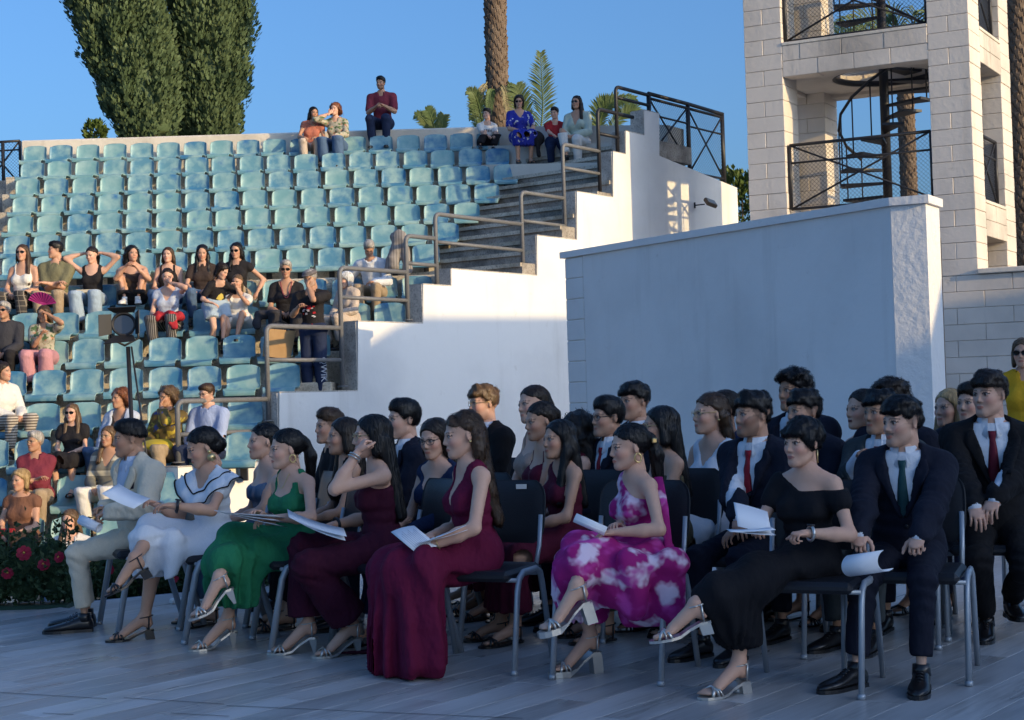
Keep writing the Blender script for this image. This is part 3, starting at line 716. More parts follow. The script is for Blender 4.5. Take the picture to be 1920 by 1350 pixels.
# ================================================================== implicit-surface modelling for people
f32 = np.float32
def A3(*v): return np.array(v, f32)
def rx(d): c, s = math.cos(R(d)), math.sin(R(d)); return np.array([[1, 0, 0], [0, c, -s], [0, s, c]], f32)
def ry(d): c, s = math.cos(R(d)), math.sin(R(d)); return np.array([[c, 0, s], [0, 1, 0], [-s, 0, c]], f32)
def rz(d): c, s = math.cos(R(d)), math.sin(R(d)); return np.array([[c, -s, 0], [s, c, 0], [0, 0, 1]], f32)
def unit(v): v = np.asarray(v, f32); return v / (np.linalg.norm(v) + 1e-9)
def C_(a, b, ra, rb=None): return ('c', np.asarray(a, f32), np.asarray(b, f32), ra, ra if rb is None else rb)
def E_(c, r, Rm=None): return ('e', np.asarray(c, f32), np.asarray(r, f32), Rm)
def prim(P, p):
    if p[0] == 'c':
        _, a, b, ra, rb = p; pa = P - a; ba = b - a; d = float(ba @ ba) + 1e-12
        h = np.clip(pa @ ba / d, 0, 1); q = pa - h[:, None] * ba
        return np.sqrt((q * q).sum(1)) - (ra + (rb - ra) * h)
    _, c, r, Rm = p; q = P - c
    if Rm is not None: q = q @ Rm
    q1 = q / r; k0 = np.sqrt((q1 * q1).sum(1)) + 1e-6; q2 = q1 / r; k1 = np.sqrt((q2 * q2).sum(1)) + 1e-6
    return k0 * (k0 - 1) / k1
def smin(a, b, k):
    h = np.clip(.5 + .5 * (b - a) / k, 0, 1); return b + (a - b) * h - k * h * (1 - h)
def field(P, prims, k):
    d = None
    for p in prims:
        v = prim(P, p); d = v if d is None else smin(d, v, k)
    return d
def bounds(prims, pad):
    lo = np.full(3, 1e9); hi = -lo
    for p in prims:
        if p[0] == 'c':
            for q, r_ in ((p[1], p[3]), (p[2], p[4])): lo = np.minimum(lo, q - r_); hi = np.maximum(hi, q + r_)
        else: m = p[2].max(); lo = np.minimum(lo, p[1] - m); hi = np.maximum(hi, p[1] + m)
    return lo - pad, hi + pad
def surf(f, lo, hi, h):
    """surface-net mesh of f = 0, evaluated only near the surface"""
    B = 4; lo = np.asarray(lo, float); nb = np.maximum(1, np.ceil((np.asarray(hi) - lo) / (h * B)).astype(int)); n = nb * B
    cx = [lo[i] + (np.arange(nb[i]) + .5) * B * h - .5 * h for i in range(3)]
    G = np.stack(np.meshgrid(*cx, indexing='ij'), -1).reshape(-1, 3).astype(f32)
    Dc = f(G).reshape(nb); act = np.abs(Dc) < h * B * 1.45
    D = np.repeat(np.repeat(np.repeat(np.where(Dc < 0, -1, 1) * h * 4, B, 0), B, 1), B, 2).astype(f32)
    bi = np.argwhere(act)
    if not len(bi): return np.zeros((0, 3)), np.zeros((0, 4), int)
    o = np.stack(np.meshgrid(*[np.arange(B)] * 3, indexing='ij'), -1).reshape(-1, 3)
    idx = (bi[:, None, :] * B + o[None]).reshape(-1, 3)
    P = (lo + idx * h).astype(f32); D[idx[:, 0], idx[:, 1], idx[:, 2]] = f(P)
    Sg = D < 0
    c = np.zeros(n - 1, np.int8); acc = None
    for dx in (0, 1):
        for dy in (0, 1):
            for dz in (0, 1): c += Sg[dx:n[0] - 1 + dx, dy:n[1] - 1 + dy, dz:n[2] - 1 + dz]
    cells = np.argwhere((c > 0) & (c < 8))
    vid = np.full(n - 1, -1, int); vid[cells[:, 0], cells[:, 1], cells[:, 2]] = np.arange(len(cells))
    acc = np.zeros((len(cells), 3)); cnt = np.zeros(len(cells))
    cor = [(0, 0, 0), (1, 0, 0), (0, 1, 0), (1, 1, 0), (0, 0, 1), (1, 0, 1), (0, 1, 1), (1, 1, 1)]
    dv = [D[cells[:, 0] + a, cells[:, 1] + b, cells[:, 2] + e] for (a, b, e) in cor]
    for (i, j) in ((0, 1), (2, 3), (4, 5), (6, 7), (0, 2), (1, 3), (4, 6), (5, 7), (0, 4), (1, 5), (2, 6), (3, 7)):
        a, b = dv[i], dv[j]; m = (a < 0) != (b < 0); t = np.where(m, a / np.where(m, a - b, 1), 0)
        pa, pb = np.array(cor[i], float), np.array(cor[j], float)
        acc += (pa + (pb - pa) * t[:, None]) * m[:, None]; cnt += m
    V = lo + (cells + acc / cnt[:, None]) * h
    Q = []
    for ax in range(3):
        b_, c_ = (ax + 1) % 3, (ax + 2) % 3
        s0 = [slice(None)] * 3; s1 = [slice(None)] * 3; s0[ax] = slice(0, n[ax] - 1); s1[ax] = slice(1, n[ax])
        e = np.argwhere(Sg[tuple(s0)] != Sg[tuple(s1)])
        e = e[(e[:, b_] > 0) & (e[:, c_] > 0) & (e[:, b_] < n[b_] - 1) & (e[:, c_] < n[c_] - 1)]
        if not len(e): continue
        ins = Sg[e[:, 0], e[:, 1], e[:, 2]]
        ob = np.zeros(3, int); ob[b_] = 1; oc = np.zeros(3, int); oc[c_] = 1
        q = np.stack([vid[tuple((e - ob - oc).T)], vid[tuple((e - oc).T)], vid[tuple(e.T)], vid[tuple((e - ob).T)]], 1)
        q[~ins] = q[~ins][:, ::-1]; Q.append(q)
    return V, np.concatenate(Q) if Q else np.zeros((0, 4), int)
_w = RNG.normal(size=(10, 3)).astype(f32); _w /= np.linalg.norm(_w, axis=1)[:, None]; _ph = RNG.uniform(0, 6.28, 10).astype(f32)
def n3(P, fr, sc=(1, 1, 1)):
    """cheap smooth noise, about -1..1"""
    q = P * np.array(sc, f32) * fr
    a = np.sin(q @ _w[:3].T * 1.0 + _ph[:3] + 1.3 * np.sin(q @ _w[3:6].T * .7 + _ph[3:6])).sum(1) / 3
    return a + .4 * np.sin(q @ _w[6:9].T * 2.3 + _ph[6:9]).sum(1) / 3
# ------------------------------------------------------------------ heads
def head_prims(sex):
    m = sex == 'm'
    base = [E_((0, .012, .03), (.075, .097, .088)), E_((0, -.022, -.035), (.059 if m else .0545, .072, .084)), E_((0, -.030, -.070), (.050 if m else .041, .058, .042)),
            C_((-.010 if m else -.004, -.079, -.099), (.010 if m else .004, -.079, -.099), .0185 if m else .0150),
            C_((.045 if m else .037, .0, -.060), (.012, -.066, -.094), .016, .015), C_((-.045 if m else -.037, .0, -.060), (-.012, -.066, -.094), .016, .015), E_((.036, -.056, -.026), (.023, .030, .026)), E_((-.036, -.056, -.026), (.023, .030, .026)),
]
    return base
def head_field(P, sex):
    m = sex == 'm'; X = P.copy(); X[:, 0] = np.abs(X[:, 0])
    d = field(P, head_prims(sex), .024)
    d = smin(d, prim(P, C_((0, .030, -.045), (0, .040, -.130), .047 if m else .039, .047 if m else .038)), .014)
    d = smin(d, prim(X, C_((.012, -.090, .022), (.040, -.080, .024), .006 if m else .003)), .02)
    d = -smin(-d, prim(X, E_((.032, -.102, .003), (.019, .018, .012))), .014)
    d = smin(d, prim(P, C_((0, -.088, .014), (0, -.1055, -.029), .0065, .0092)), .014)
    d = smin(d, prim(X, E_((.011, -.0945, -.034), (.0085, .010, .007))), .008)
    d = smin(d, prim(X, E_((.006, -.0925, -.0605), (.014, .0095, .0050))), .006)
    d = smin(d, prim(P, E_((0, -.0915, -.0705), (.0165, .0105, .0058))), .006)
    d = -smin(-d, prim(P, C_((-.021, -.103, -.0655), (.021, -.103, -.0655), .0025)), .004)
    d = np.minimum(d, prim(X, E_((.0315, -.0785, .003), (.0138, .0135, .0125))))
    d = smin(d, prim(X, C_((.018, -.090, .012), (.046, -.080, .011), .0035)), .005)
    d = smin(d, prim(X, E_((.0735, .014, -.006), (.006, .017, .028), rz(16))), .009)
    return d
_heads = {}
def head_mesh(sex, h):
    if (sex, h) not in _heads:
        V, Q = surf(lambda P: head_field(P, sex), (-.1, -.14, -.185), (.1, .125, .13), h)
        X = np.abs(V[:, 0]); y, z = V[:, 1], V[:, 2]
        eye = ((((X - .0315) / .0135) ** 2 + ((z - .003) / .0072) ** 2) < 1) & (y < -.07)
        iris = eye & ((((X - .0315) / .0062) ** 2 + ((z - .003) / .0072) ** 2) < 1)
        lash = (~eye) & ((((X - .0315) / .0165) ** 2 + ((z - .007) / .0085) ** 2) < 1) & (y < -.068) & (z > .003)
        brow = (X > .010) & (X < .052) & (np.abs(z - (.026 - .004 * ((X - .03) / .02) ** 2)) < (.0042 if sex == 'm' else .0028)) & (y < -.045)
        lip = (((V[:, 0] / .0215) ** 2 + ((z + .0655) / .0098) ** 2) < 1) & (y < -.075)
        beard = (z < -.045 + np.clip((X - .035) * 1.6, 0, .045)) & (y < -.005) & (z > -.125) & (X < .08) & ~lip
        must = (z > -.058) & (z < -.046) & (X < .028) & (y < -.085)
        cheek = np.exp(-(((X - .043) / .018) ** 2 + ((z + .03) / .02) ** 2)) * (y < -.03)
        _heads[(sex, h)] = (V, Q, eye, iris, lash, brow, lip, beard | must, must, cheek)
    return _heads[(sex, h)]
# ------------------------------------------------------------------ hands (right hand: fingers +x, thumb +y, back of hand +z)
_hands = {}
def hand_mesh(pose, h):
    if (pose, h) in _hands: return _hands[(pose, h)]
    curl = {'flat': (4, 8, 6), 'relax': (24, 34, 20), 'grip': (52, 62, 34), 'fist': (72, 88, 50)}[pose]
    pr = [E_((.046, .004, 0), (.058, .041, .0155)), C_((-.045, 0, 0), (.02, 0, 0), .0255, .022)]
    fing = []
    for i, (y, L, x0) in enumerate(((.030, .072, .088), (.010, .082, .093), (-.011, .076, .090), (-.031, .058, .082))):
        p = np.array([x0 - .012, y, 0.0]); a = 0; spread = (1.5 - i) * .05; r_ = (.0092, .0094, .009, .0078)[i]; k = 1 + (.08 * i)
        for c, fr in zip(curl, (.46, .30, .24)):
            a += c * k; q = p + np.array([math.cos(R(a)) * L * fr * 1.1, spread * L * fr, -math.sin(R(a)) * L * fr * 1.1])
            fing.append(C_(p, q, r_, r_ * .9)); r_ *= .9; p = q
    p = np.array([.018, .030, -.004]); th = []
    for (d, L, r0, r1) in (((.62, .66, -.35), .042, .0145, .012), ((.82, .36, -.42), .032, .0115, .010), ((.9, .1, -.42), .026, .0098, .008)):
        q = p + unit(d) * L; th.append(C_(p, q, r0, r1)); p = q
    def f(P):
        d = field(P, pr, .02); t = field(P, th, .008); d = smin(d, t, .012)
        e = np.minimum.reduce([prim(P, q) for q in fing]); return smin(d, e, .007)
    lo, hi = bounds(pr + fing + th, .02); _hands[(pose, h)] = surf(f, lo, hi, h); return _hands[(pose, h)]
# ------------------------------------------------------------------ shoes (ankle above origin, foot towards -y, ground at z = 0)
def loft(rings, close=True):
    n = len(rings[0]); V = [p for r_ in rings for p in r_]; F = []
    for i in range(len(rings) - 1):
        for k in range(n): F.append([i * n + k, (i + 1) * n + k, (i + 1) * n + (k + 1) % n, i * n + (k + 1) % n])
    if close: F.append(list(range(n))); F.append([(len(rings) - 1) * n + k for k in range(n)][::-1])
    return V, F
def shoe_me(kind):
    if kind in _shoe: return _shoe[kind]
    out = []
    if kind in ('oxford', 'sneaker', 'loafer'):
        tip = -.205 if kind == 'oxford' else -.19
        sec = [(.078, .020, .05), (.07, .031, .075), (.04, .036, .088), (.0, .037, .088), (-.03, .037, .080), (-.06, .040, .066), (-.10, .045, .056), (-.14, .045, .048), (-.17, .037, .042), (tip + .012, .024, .035), (tip, .008, .026)]
        rings = []
        for (y, w, zt) in sec:
            rings.append([(math.copysign(abs(math.cos(a)) ** .75, math.cos(a)) * w, y, .012 + (zt - .012) * (.5 + .5 * math.sin(a) if math.sin(a) > 0 else .5 + .5 * max(-1, math.sin(a) * 1.25))) for a in [2 * math.pi * k / 14 for k in range(14)]])
        V, F = loft(rings); m = MB(); m.add(V, F, True); m.tube([(0, .028, .06), (0, .030, .108)], [.040, .037], 12)
        out.append(('upper', m.mesh('shoe_upper')))
        m = MB(); V, F = loft([[(w * 1.06 * sx, y - (.004 if y < -.1 else 0), zz) for (sx, zz) in ((-1, 0.0), (1, 0.0), (1, .017), (-1, .017))] for (y, w, zt) in sec]); m.add(V, F)
        if kind == 'oxford': m.box((-.034, .01, -.010), (.034, .075, .001))
        out.append(('sole', m.mesh('shoe_sole')))
        m = MB()
        for q in range(4): y = -.035 - q * .018; z = .083 - q * .009; m.tube([(-.018, y, z - .004), (0, y - .003, z + .003), (.018, y, z - .004)], .0025, 5)
        out.append(('laces', m.mesh('laces')))
    else:
        hh = {'heel': .085, 'platform': .10, 'lowheel': .055, 'flat': .02}[kind]; pf = .028 if kind == 'platform' else .012
        def zs(y): t = min(1, max(0, (y + .085) / .12)); return pf + (hh - pf) * (3 * t * t - 2 * t ** 3)
        sec = [(.075, .016), (.06, .028), (.03, .030), (-.02, .028), (-.06, .034), (-.10, .043), (-.14, .043), (-.17, .034), (-.19, .014)]
        m = MB(); V, F = loft([[(w * sx, y, zs(y) + zz) for (sx, zz) in ((-1, -pf + .001 if y < -.08 else -.012), (1, -pf + .001 if y < -.08 else -.012), (1, 0), (-1, 0))] for (y, w) in sec]); m.add(V, F); out.append(('sole', m.mesh('sandal_sole')))
        if hh > .03:
            m = MB(); w0, w1 = (.024, .026) if kind != 'heel' else (.007, .022)
            V, F = loft([[(-w0, .055 - w0, 0), (w0, .055 - w0, 0), (w0, .055 + w0, 0), (-w0, .055 + w0, 0)], [(-w1, .048 - w1, hh - .008), (w1, .048 - w1, hh - .008), (w1, .048 + w1 * .9, hh - .008), (-w1, .048 + w1 * .9, hh - .008)]]); m.add(V, [f[::-1] for f in F]); out.append(('heel', m.mesh('sandal_heel')))
        def strap(y0, y1, r_=.0055, hz=.036):
            m = MB(); out.append(('toe_strap', m)); m.tube([(-.044, y0, zs(y0)), (-.036, y0 + (y1 - y0) * .2, zs(y0) + hz * .72), (0, (y0 + y1) / 2, zs(y0) + hz + .004), (.036, y1 - (y1 - y0) * .2, zs(y1) + hz * .72), (.044, y1, zs(y1))], r_, 6, flat=(1.3, .55))
        strap(-.135, -.120); strap(-.150, -.095, .005); strap(-.095, -.150, .005)
        za = hh + .072
        m = MB(); m.tube([(.039 * math.cos(a), .030 + .042 * math.sin(a), za + .006 * math.sin(a)) for a in [2 * math.pi * k / 16 for k in range(17)]], .0045, 6, flat=(1, .7))
        out.append(('ankle_strap', m))
        for sx in (-1, 1): m = MB(); m.tube([(sx * .030, .045, hh), (sx * .038, .045, za)], .0045, 5); out.append(('heel_strap', m))
        out = [(n, m_.mesh('sandal_' + n) if isinstance(m_, MB) else m_) for n, m_ in out]
    _shoe[kind] = out; return out
_shoe = {}
HEELH = {'heel': .085, 'platform': .10, 'lowheel': .055, 'flat': .02, 'oxford': .012, 'sneaker': .014, 'loafer': .012}
# ------------------------------------------------------------------ skin and hair materials
def skin_mat():
    m, t, b = newmat('skin'); a = t.nodes.new('ShaderNodeVertexColor'); a.layer_name = 'Col'
    n = noise(t, 24, 5, rough=.7); n2 = noise(t, 6, 3); c = mix(t, .75, a.outputs[0], mix(t, n, (.74, .66, .62), (1.0, .97, .95)), 'MULTIPLY'); c = mix(t, .5, c, mix(t, ramp(t, n2, .4, .65), (1.0, .90, .88), (1, 1, 1)), 'MULTIPLY')
    t.links.new(c, b.inputs['Base Color']); t.links.new(ramp(t, n, .3, .7, (.42,) * 3, (.60,) * 3), b.inputs['Roughness']); b.inputs['Roughness'].default_value = .5; b.inputs['Specular IOR Level'].default_value = .35
    bump(t, b, noise(t, 160, 2), .08, .002); return m
M_skin = skin_mat()
def hair_mat(name, c):
    if name in MATS: return MATS[name]
    m, t, b = newmat(name)
    n = noise(t, 55, 4, sc=(1, 1, .07)); n2 = noise(t, 7, 3)
    col = mix(t, ramp(t, n, .3, .7), tuple(x * .55 for x in c), tuple(min(1, x * 1.5) for x in c)); col = mix(t, ramp(t, n2, .4, .7), col, tuple(x * .8 for x in c))
    t.links.new(col, b.inputs['Base Color']); b.inputs['Roughness'].default_value = .42; b.inputs['Specular IOR Level'].default_value = .35
    bump(t, b, n, .7, .012); MATS[name] = m; return m
HAIR = {'black': (.008, .007, .008), 'dark': (.022, .014, .010), 'brown': (.065, .036, .020), 'lbrown': (.14, .085, .045), 'blonde': (.42, .28, .13), 'grey': (.42, .39, .36), 'white': (.78, .74, .68), 'red': (.20, .07, .03)}
SKIN = {'l': (.74, .47, .345), 'm': (.64, .385, .265), 't': (.53, .31, .20), 'd': (.32, .17, .105)}
CT = {}
# ------------------------------------------------------------------ a person
def ik(S_, T, l1, l2, pole):
    d = T - S_; L = float(np.linalg.norm(d)); mx = (l1 + l2) * .998
    if L > mx: T = S_ + d / L * mx; d = T - S_; L = mx
    L = max(L, abs(l1 - l2) + .02)
    u = d / (np.linalg.norm(d) + 1e-9); a = (l1 * l1 - l2 * l2 + L * L) / (2 * L); hgt = math.sqrt(max(l1 * l1 - a * a, 1e-6))
    p = np.asarray(pole, f32); p = p - u * float(p @ u); p = unit(p)
    return S_ + u * a + p * hgt, T
def smax(a, b, k): return -smin(-a, -b, k)
GROUPS = {}
class Person: pass
def person(label, hp, Y, floor=0.0, seat=.45, stand=False, face=70, yaw=None, pitch=0, roll=0, sex='f', s=None, lean=4, side=0, twist=0, chest=0,
           RA=None, LA=None, RH='lap', LH='lap', skin='l', hair=('long', 'dark'), wear=(), shoes='flat', h=.02, hand='relax', glasses=None, ear=None, beard=0, child=False,
           group=None, pole_r=None, pole_l=None, kpole_r=None, kpole_l=None, fdir_r=None, fdir_l=None, smin_=.72, smax_=1.15, shoe_mat=None, lipc=None, extras=(), hw=1.0, bust=1.0):
    yaw = face if yaw is None else yaw
    m = sex == 'm'; W_ = at(hp[0], hp[1], Y); Wn = np.array(W_, f32)
    hscale = 1.0 if not child else .95
    TL, NK = (.500, .175) if m else (.470, .165)
    if child: TL *= .74; NK *= .92
    Rw = rz(-face); ryl = -(yaw - face)
    Rc = rz(twist) @ ry(side) @ rx(lean + chest); Rp = rz(twist * .3) @ ry(side * .4) @ rx(lean * .5)
    def spine(s_):
        mid = Rp @ A3(0, 0, .20 * TL / .5) * s_; nb = mid + Rc @ A3(0, .012, (TL - .20 * TL / .5)) * s_
        nd = unit(Rc @ A3(0, 0, 1) * .6 + A3(0, -.22 * (1 if lean > -5 else 0), 1)); return mid, nb, nb + nd * NK * s_, nd
    mid1, nb1, hd1, nd = spine(1.0)
    zr = Wn[2] - floor
    if stand:
        leg = .92 if not child else .68
        if s is None: s = zr / (leg + hd1[2])
        ph = zr - s * hd1[2]
    else:
        sh_ = seat
        if s is None: s = (zr - sh_) / (.095 + hd1[2])
        s = min(max(s, smin_), smax_); ph = zr - s * hd1[2]
    pv = A3(0, 0, ph); mid, nb, hd, nd = spine(s)
    root = Wn - Rw @ np.array([hd[0], hd[1], 0], f32); root[2] = floor
    mid, nb, hd = mid + pv, nb + pv, hd + pv
    def loc(t): return Rw.T @ (np.array(t, f32) - root)
    SWD = (.185 if m else .160) * s * (.8 if child else 1)
    arm = (.285 * s, .255 * s) if not child else (.21 * s, .19 * s); legL = (.43 * s, .42 * s) if not child else (.31 * s, .30 * s)
    sh = {k: nb + Rc @ (A3(sg * SWD / s, .005, -.062) * s) for k, sg in (('R', -1), ('L', 1))}
    hip = {k: pv + rz(twist * .3) @ (A3(sg * .088, -.01, -.01) * s) for k, sg in (('R', -1), ('L', 1))}
    shk = shoes if isinstance(shoes, str) else shoes[0]; hh = HEELH.get(shk, .012); ah = (.075 + hh) 
    # legs
    par_free = child or not (floor == 0.0)
    kn, an = {}, {}
    for k, sg, T, kp in (('R', -1, RA, kpole_r), ('L', 1, LA, kpole_l)):
        if T is None: T = A3(sg * .11 * s, ((-.44 if floor == 0.0 else -.33) * s if not child else -.24 * s), ah) if not stand else A3(sg * .09 * s, -.01, ah)
        elif isinstance(T, Vector): T = loc(T)
        else: T = A3(*T)
        if abs(T[2] - ah) < .075 and not par_free: T = A3(T[0], T[1], ah)
        kn[k], an[k] = ik(hip[k], T, legL[0], legL[1], kp if kp is not None else ((sg * .12, -1, .55) if not stand else (sg * .1, -1, 0)))
    # arms
    el, wr = {}, {}
    for k, sg, T, po in (('R', -1, RH, pole_r), ('L', 1, LH, pole_l)):
        lap = pv[2] + .085 * s
        if isinstance(T, str):
            T = {'lap': A3(sg * .065, -.31, .085), 'thigh': A3(sg * .13, -.37, .09), 'cross': A3(-sg * .09, -.235 - (.03 if sg > 0 else 0), .225), 'face': A3(0, 0, 0), 'seat': A3(sg * .27, -.02, .03), 'knee': A3(sg * .1, -.40, .13)}[T] * s + pv if T not in ('face', 'side') else (hd + rz(ryl) @ (A3(sg * .045, -.125, -.085) * s) if T == 'face' else sh[k] + A3(sg * .10, -.03, -.50) * s)
        elif isinstance(T, Vector): T = loc(T)
        else: T = A3(*T) * s + pv
        el[k], wr[k] = ik(sh[k], T, arm[0], arm[1], po if po is not None else (sg * .75, .55, -.75))
    Rh = rz(ryl) @ ry(roll) @ rx(pitch)
    o = Person(); o.__dict__.update(dict(s=s, pv=pv, mid=mid, nb=nb, hd=hd, Rc=Rc, Rp=Rp, Rh=Rh, sh=sh, el=el, wr=wr, hip=hip, kn=kn, an=an, root=root, Rw=Rw, sex=sex))
    # ---------------- body volume
    fs = s * (1 if m else .93) * (.78 if child else 1)
    def torso(o_=0.0, b_=1.0):
        w = (.165, .108, .110) if not m else (.160, .112, .110)
        L = [E_(pv + Rp @ (A3(0, .005, .03) * s), np.array(w) * s * hw * (.78 if child else 1) + o_, Rp),
             E_(mid + Rc @ (A3(0, -.005, -.02) * s), (np.array((.130, .098, .13)) if m else np.array((.118, .092, .13))) * s * hw * (.8 if child else 1) + o_, Rc),
             E_(nb + Rc @ (A3(0, -.004, -.165) * s), (np.array((.148, .108, .165)) if m else np.array((.128, .094, .155))) * s * hw ** .5 * (.78 if child else 1) + o_, Rc)]
        shl = sh['R'] + (nb - sh['R']) * .12; shr = sh['L'] + (nb - sh['L']) * .12
        up_ = Rc @ (A3(0, 0, .028) * s)
        L += [C_(shl, nb + up_ * .4, .052 * fs + o_, .050 * fs + o_), C_(shr, nb + up_ * .4, .052 * fs + o_, .050 * fs + o_)]
        if not m and not child:
            for sg in (-1, 1): L.append(E_(nb + Rc @ (A3(sg * .068, -.088, -.185) * s), np.array((.062, .055, .060)) * s * bust + o_, Rc))
        return L
    def arms(o_=0.0, upto=2.0, k_=('R', 'L')):
        L = []
        for k in k_:
            e = sh[k] + (el[k] - sh[k]) * min(1, upto)
            ra_ = .049 if m else .044; L.append(C_(sh[k], e, ra_ * fs + o_, ra_ * fs + (.040 - .049) * fs * min(1, upto) + o_))
            if upto > 1:
                w = el[k] + (wr[k] - el[k]) * (upto - 1); q = el[k] + (wr[k] - el[k]) * min(.35, upto - 1)
                L.append(C_(el[k], q, .040 * fs + o_, .041 * fs + o_)); L.append(C_(q, w, .041 * fs + o_, (.041 - .016 * min(1, (upto - 1))) * fs + o_))
        return L
    thin = -.012 if any(w_[0] in ('trousers', 'leggings') for w_ in wear) else 0.0
    def legs(o_=0.0, upto=2.0, k_=('R', 'L')):
        L = []; o_ = o_ + thin
        for k in k_:
            e = hip[k] + (kn[k] - hip[k]) * min(1, upto)
            L.append(C_(hip[k], e, .088 * fs + o_, (.088 - .030 * min(1, upto)) * fs + o_))
            if upto > 1:
                q = kn[k] + (an[k] - kn[k]) * min(.35, upto - 1); w = kn[k] + (an[k] - kn[k]) * (upto - 1)
                bk = unit(np.cross(np.cross(an[k] - kn[k], hip[k] - kn[k]), an[k] - kn[k])) * .012 * s
                L.append(C_(kn[k], q + bk, .054 * fs + o_, .057 * fs + o_)); L.append(C_(q + bk, w, .057 * fs + o_, (.057 - .020 * min(1, upto - 1)) * fs + o_))
        return L
    o.torso, o.arms, o.legs = torso, arms, legs
    FM = {}
    feet = []
    for k, sg, fd in (('R', -1, fdir_r), ('L', 1, fdir_l)):
        yw, pt = (sg * 8, 0) if fd is None else fd
        Rf = rz(yw) @ rx(-pt)          # pt > 0: toes point down
        Rf = rz(yw) @ rx(pt)
        can = A3(0, .03, ah); FM[k] = (Rf, an[k] - Rf @ can)
        def T_(p, Rf=Rf, t=FM[k][1]): return Rf @ A3(*p) + t
        pf = .028 if shk == 'platform' else .012; fk = 1.0
        feet += [C_(T_((0, .028, hh + .075)), T_((0, .045, hh + .032)), .036, .028), C_(T_((0, .02, hh + .06)), T_((0, -.085, pf + .034)), .034, .026)]
        for q, (x, L, r_) in enumerate(((-.026 * -sg, .062, .0125), (-.008 * -sg, .062, .0095), (.006 * -sg, .056, .009), (.019 * -sg, .046, .0085), (.030 * -sg, .034, .0075))):
            feet.append(C_(T_((x * .8, -.095, pf + .024)), T_((x * 1.05, -.105 - L, pf + .0115)), r_ * 1.25, r_))
    barefoot = shk in ('heel', 'platform', 'lowheel', 'flat')
    def fbody(P):
        t = field(P, torso(), .055 * s); a = field(P, arms(), .02 * s); d = smin(t, a, .03 * s)
        l = field(P, legs(), .015 * s); d = np.minimum(smin(t, l, .04 * s), d)
        nk = C_(nb - nd * .03 * s, nb + nd * .10 * s, (.052 if m else .043) * fs, (.047 if m else .039) * fs); d = smin(d, prim(P, nk), .03 * s)
        if barefoot: d = smin(d, field(P, feet, .01), .015)
        return d
    lo, hi = bounds(torso() + arms() + legs() + (feet if barefoot else []), .03)
    V, Q = surf(fbody, lo, hi, (.0145 if h < .012 else .022 if h < .018 else .027))
    sk = np.array(SKIN[skin]); col = np.tile(sk, (len(V), 1)).astype(f32)
    # head
    hq = .0042 if h < .013 else .0075 if h < .018 else .0105
    hv, hqd, eye, iris, lash, brow, lip, brd, mus, chk = head_mesh(sex, hq)
    sc = s * hscale; sc = (1 + (sc - 1) * .5) * .955 if not child else .87
    o.sc = sc
    hc = np.tile(sk, (len(hv), 1)).astype(f32); hcol = np.array(HAIR[hair[1]])
    hc = hc * (1 + chk[:, None] * np.array([.12, -.14, -.12]))
    hc[lip] = sk * np.array([.82, .50, .50]) if lipc is None else lipc
    if beard: hc[brd] = hc[brd] * (1 - .72 * beard) + hcol * .72 * beard
    elif m and not child: hc[brd] = hc[brd] * np.array([.93, .92, .92])
    if 0 < beard < .3: hc[mus] = sk * .35
    if hair[0] in ('fade', 'crop', 'short', 'textured'):
        zc_ = np.interp(hv[:, 1], [-.13, -.06, -.02, .012, .035, .06, .13], [.08, .05, -.01, -.012, -.045, -.068, -.07]); fd_ = (hv[:, 2] > zc_) & (hv[:, 1] > -.052); tf_ = (.25 + .6 * np.clip((hv[fd_, 2] + .012) / .05, 0, 1))[:, None]; hc[fd_] = hc[fd_] * (1 - tf_) + hcol * tf_
    hc[brow] = sk * .38 + hcol * .4 if hair[1] not in ('white', 'grey') else sk * .7
    hc[lash] = (.03, .02, .02); hc[eye] = (.42, .38, .36); hc[iris] = (.035, .022, .015)
    n0 = len(V); V = np.concatenate([V, (hv * sc) @ Rh.T + hd]); Q = np.concatenate([Q, hqd + n0]); col = np.concatenate([col, hc])
    # hands
    for k, sg in (('R', 1), ('L', -1)):
        pose = hand if isinstance(hand, str) else hand[0 if k == 'R' else 1]
        hv, hqd = hand_mesh(pose, (.0046 if h < .013 else .0075 if h < .018 else .010))
        x = unit(wr[k] - el[k])
        z = A3(0, -.25, 1); 
        if isinstance(RH if k == 'R' else LH, str) and (RH if k == 'R' else LH) == 'face': z = -(hd - wr[k]) ; x = unit(x * .4 + unit(hd + Rh @ A3(0, -.08, .0) - wr[k]))
        else: x = unit(x + A3(0, -.10, -.10))
        z = unit(z - x * float(z @ x)); y = np.cross(z, x)
        M = np.stack([x, y * sg, z], 1); M = np.stack([x, y, z], 1)
        hv2 = hv.copy();
        # thumb side: the right hand's thumb points inward (towards +x of the body)
        hv2[:, 1] *= 1 if k == 'R' else -1
        # y axis = z cross x : for a hand pointing forward (-y) with its back up this is +x
        hs = .92 * s * (1 if m else .9) * (.75 if child else 1)
        n0 = len(V); V = np.concatenate([V, hv2 * hs @ M.T + wr[k]]); q = hqd + n0
        Q = np.concatenate([Q, q if k == 'R' else q[:, ::-1]]); hcx = np.tile(sk * np.array([1, .96, .95]), (len(hv2), 1)); col = np.concatenate([col, hcx])
        o.__dict__['hand' + k] = (M, wr[k], x, z, hs)
    me = me_np('person', V, Q, True, col); me.materials.append(M_skin)
    ob = link('person', me, None, None, loc=tuple(root), rot=(0, 0, R(-face)), label=label, category='person', **({'group': group} if group else {}))
    o.ob = ob
    # ---------------- hair
    make_hair(o, hair, h, sc)
    # ---------------- clothes
    for w in wear: garment(o, w, h)
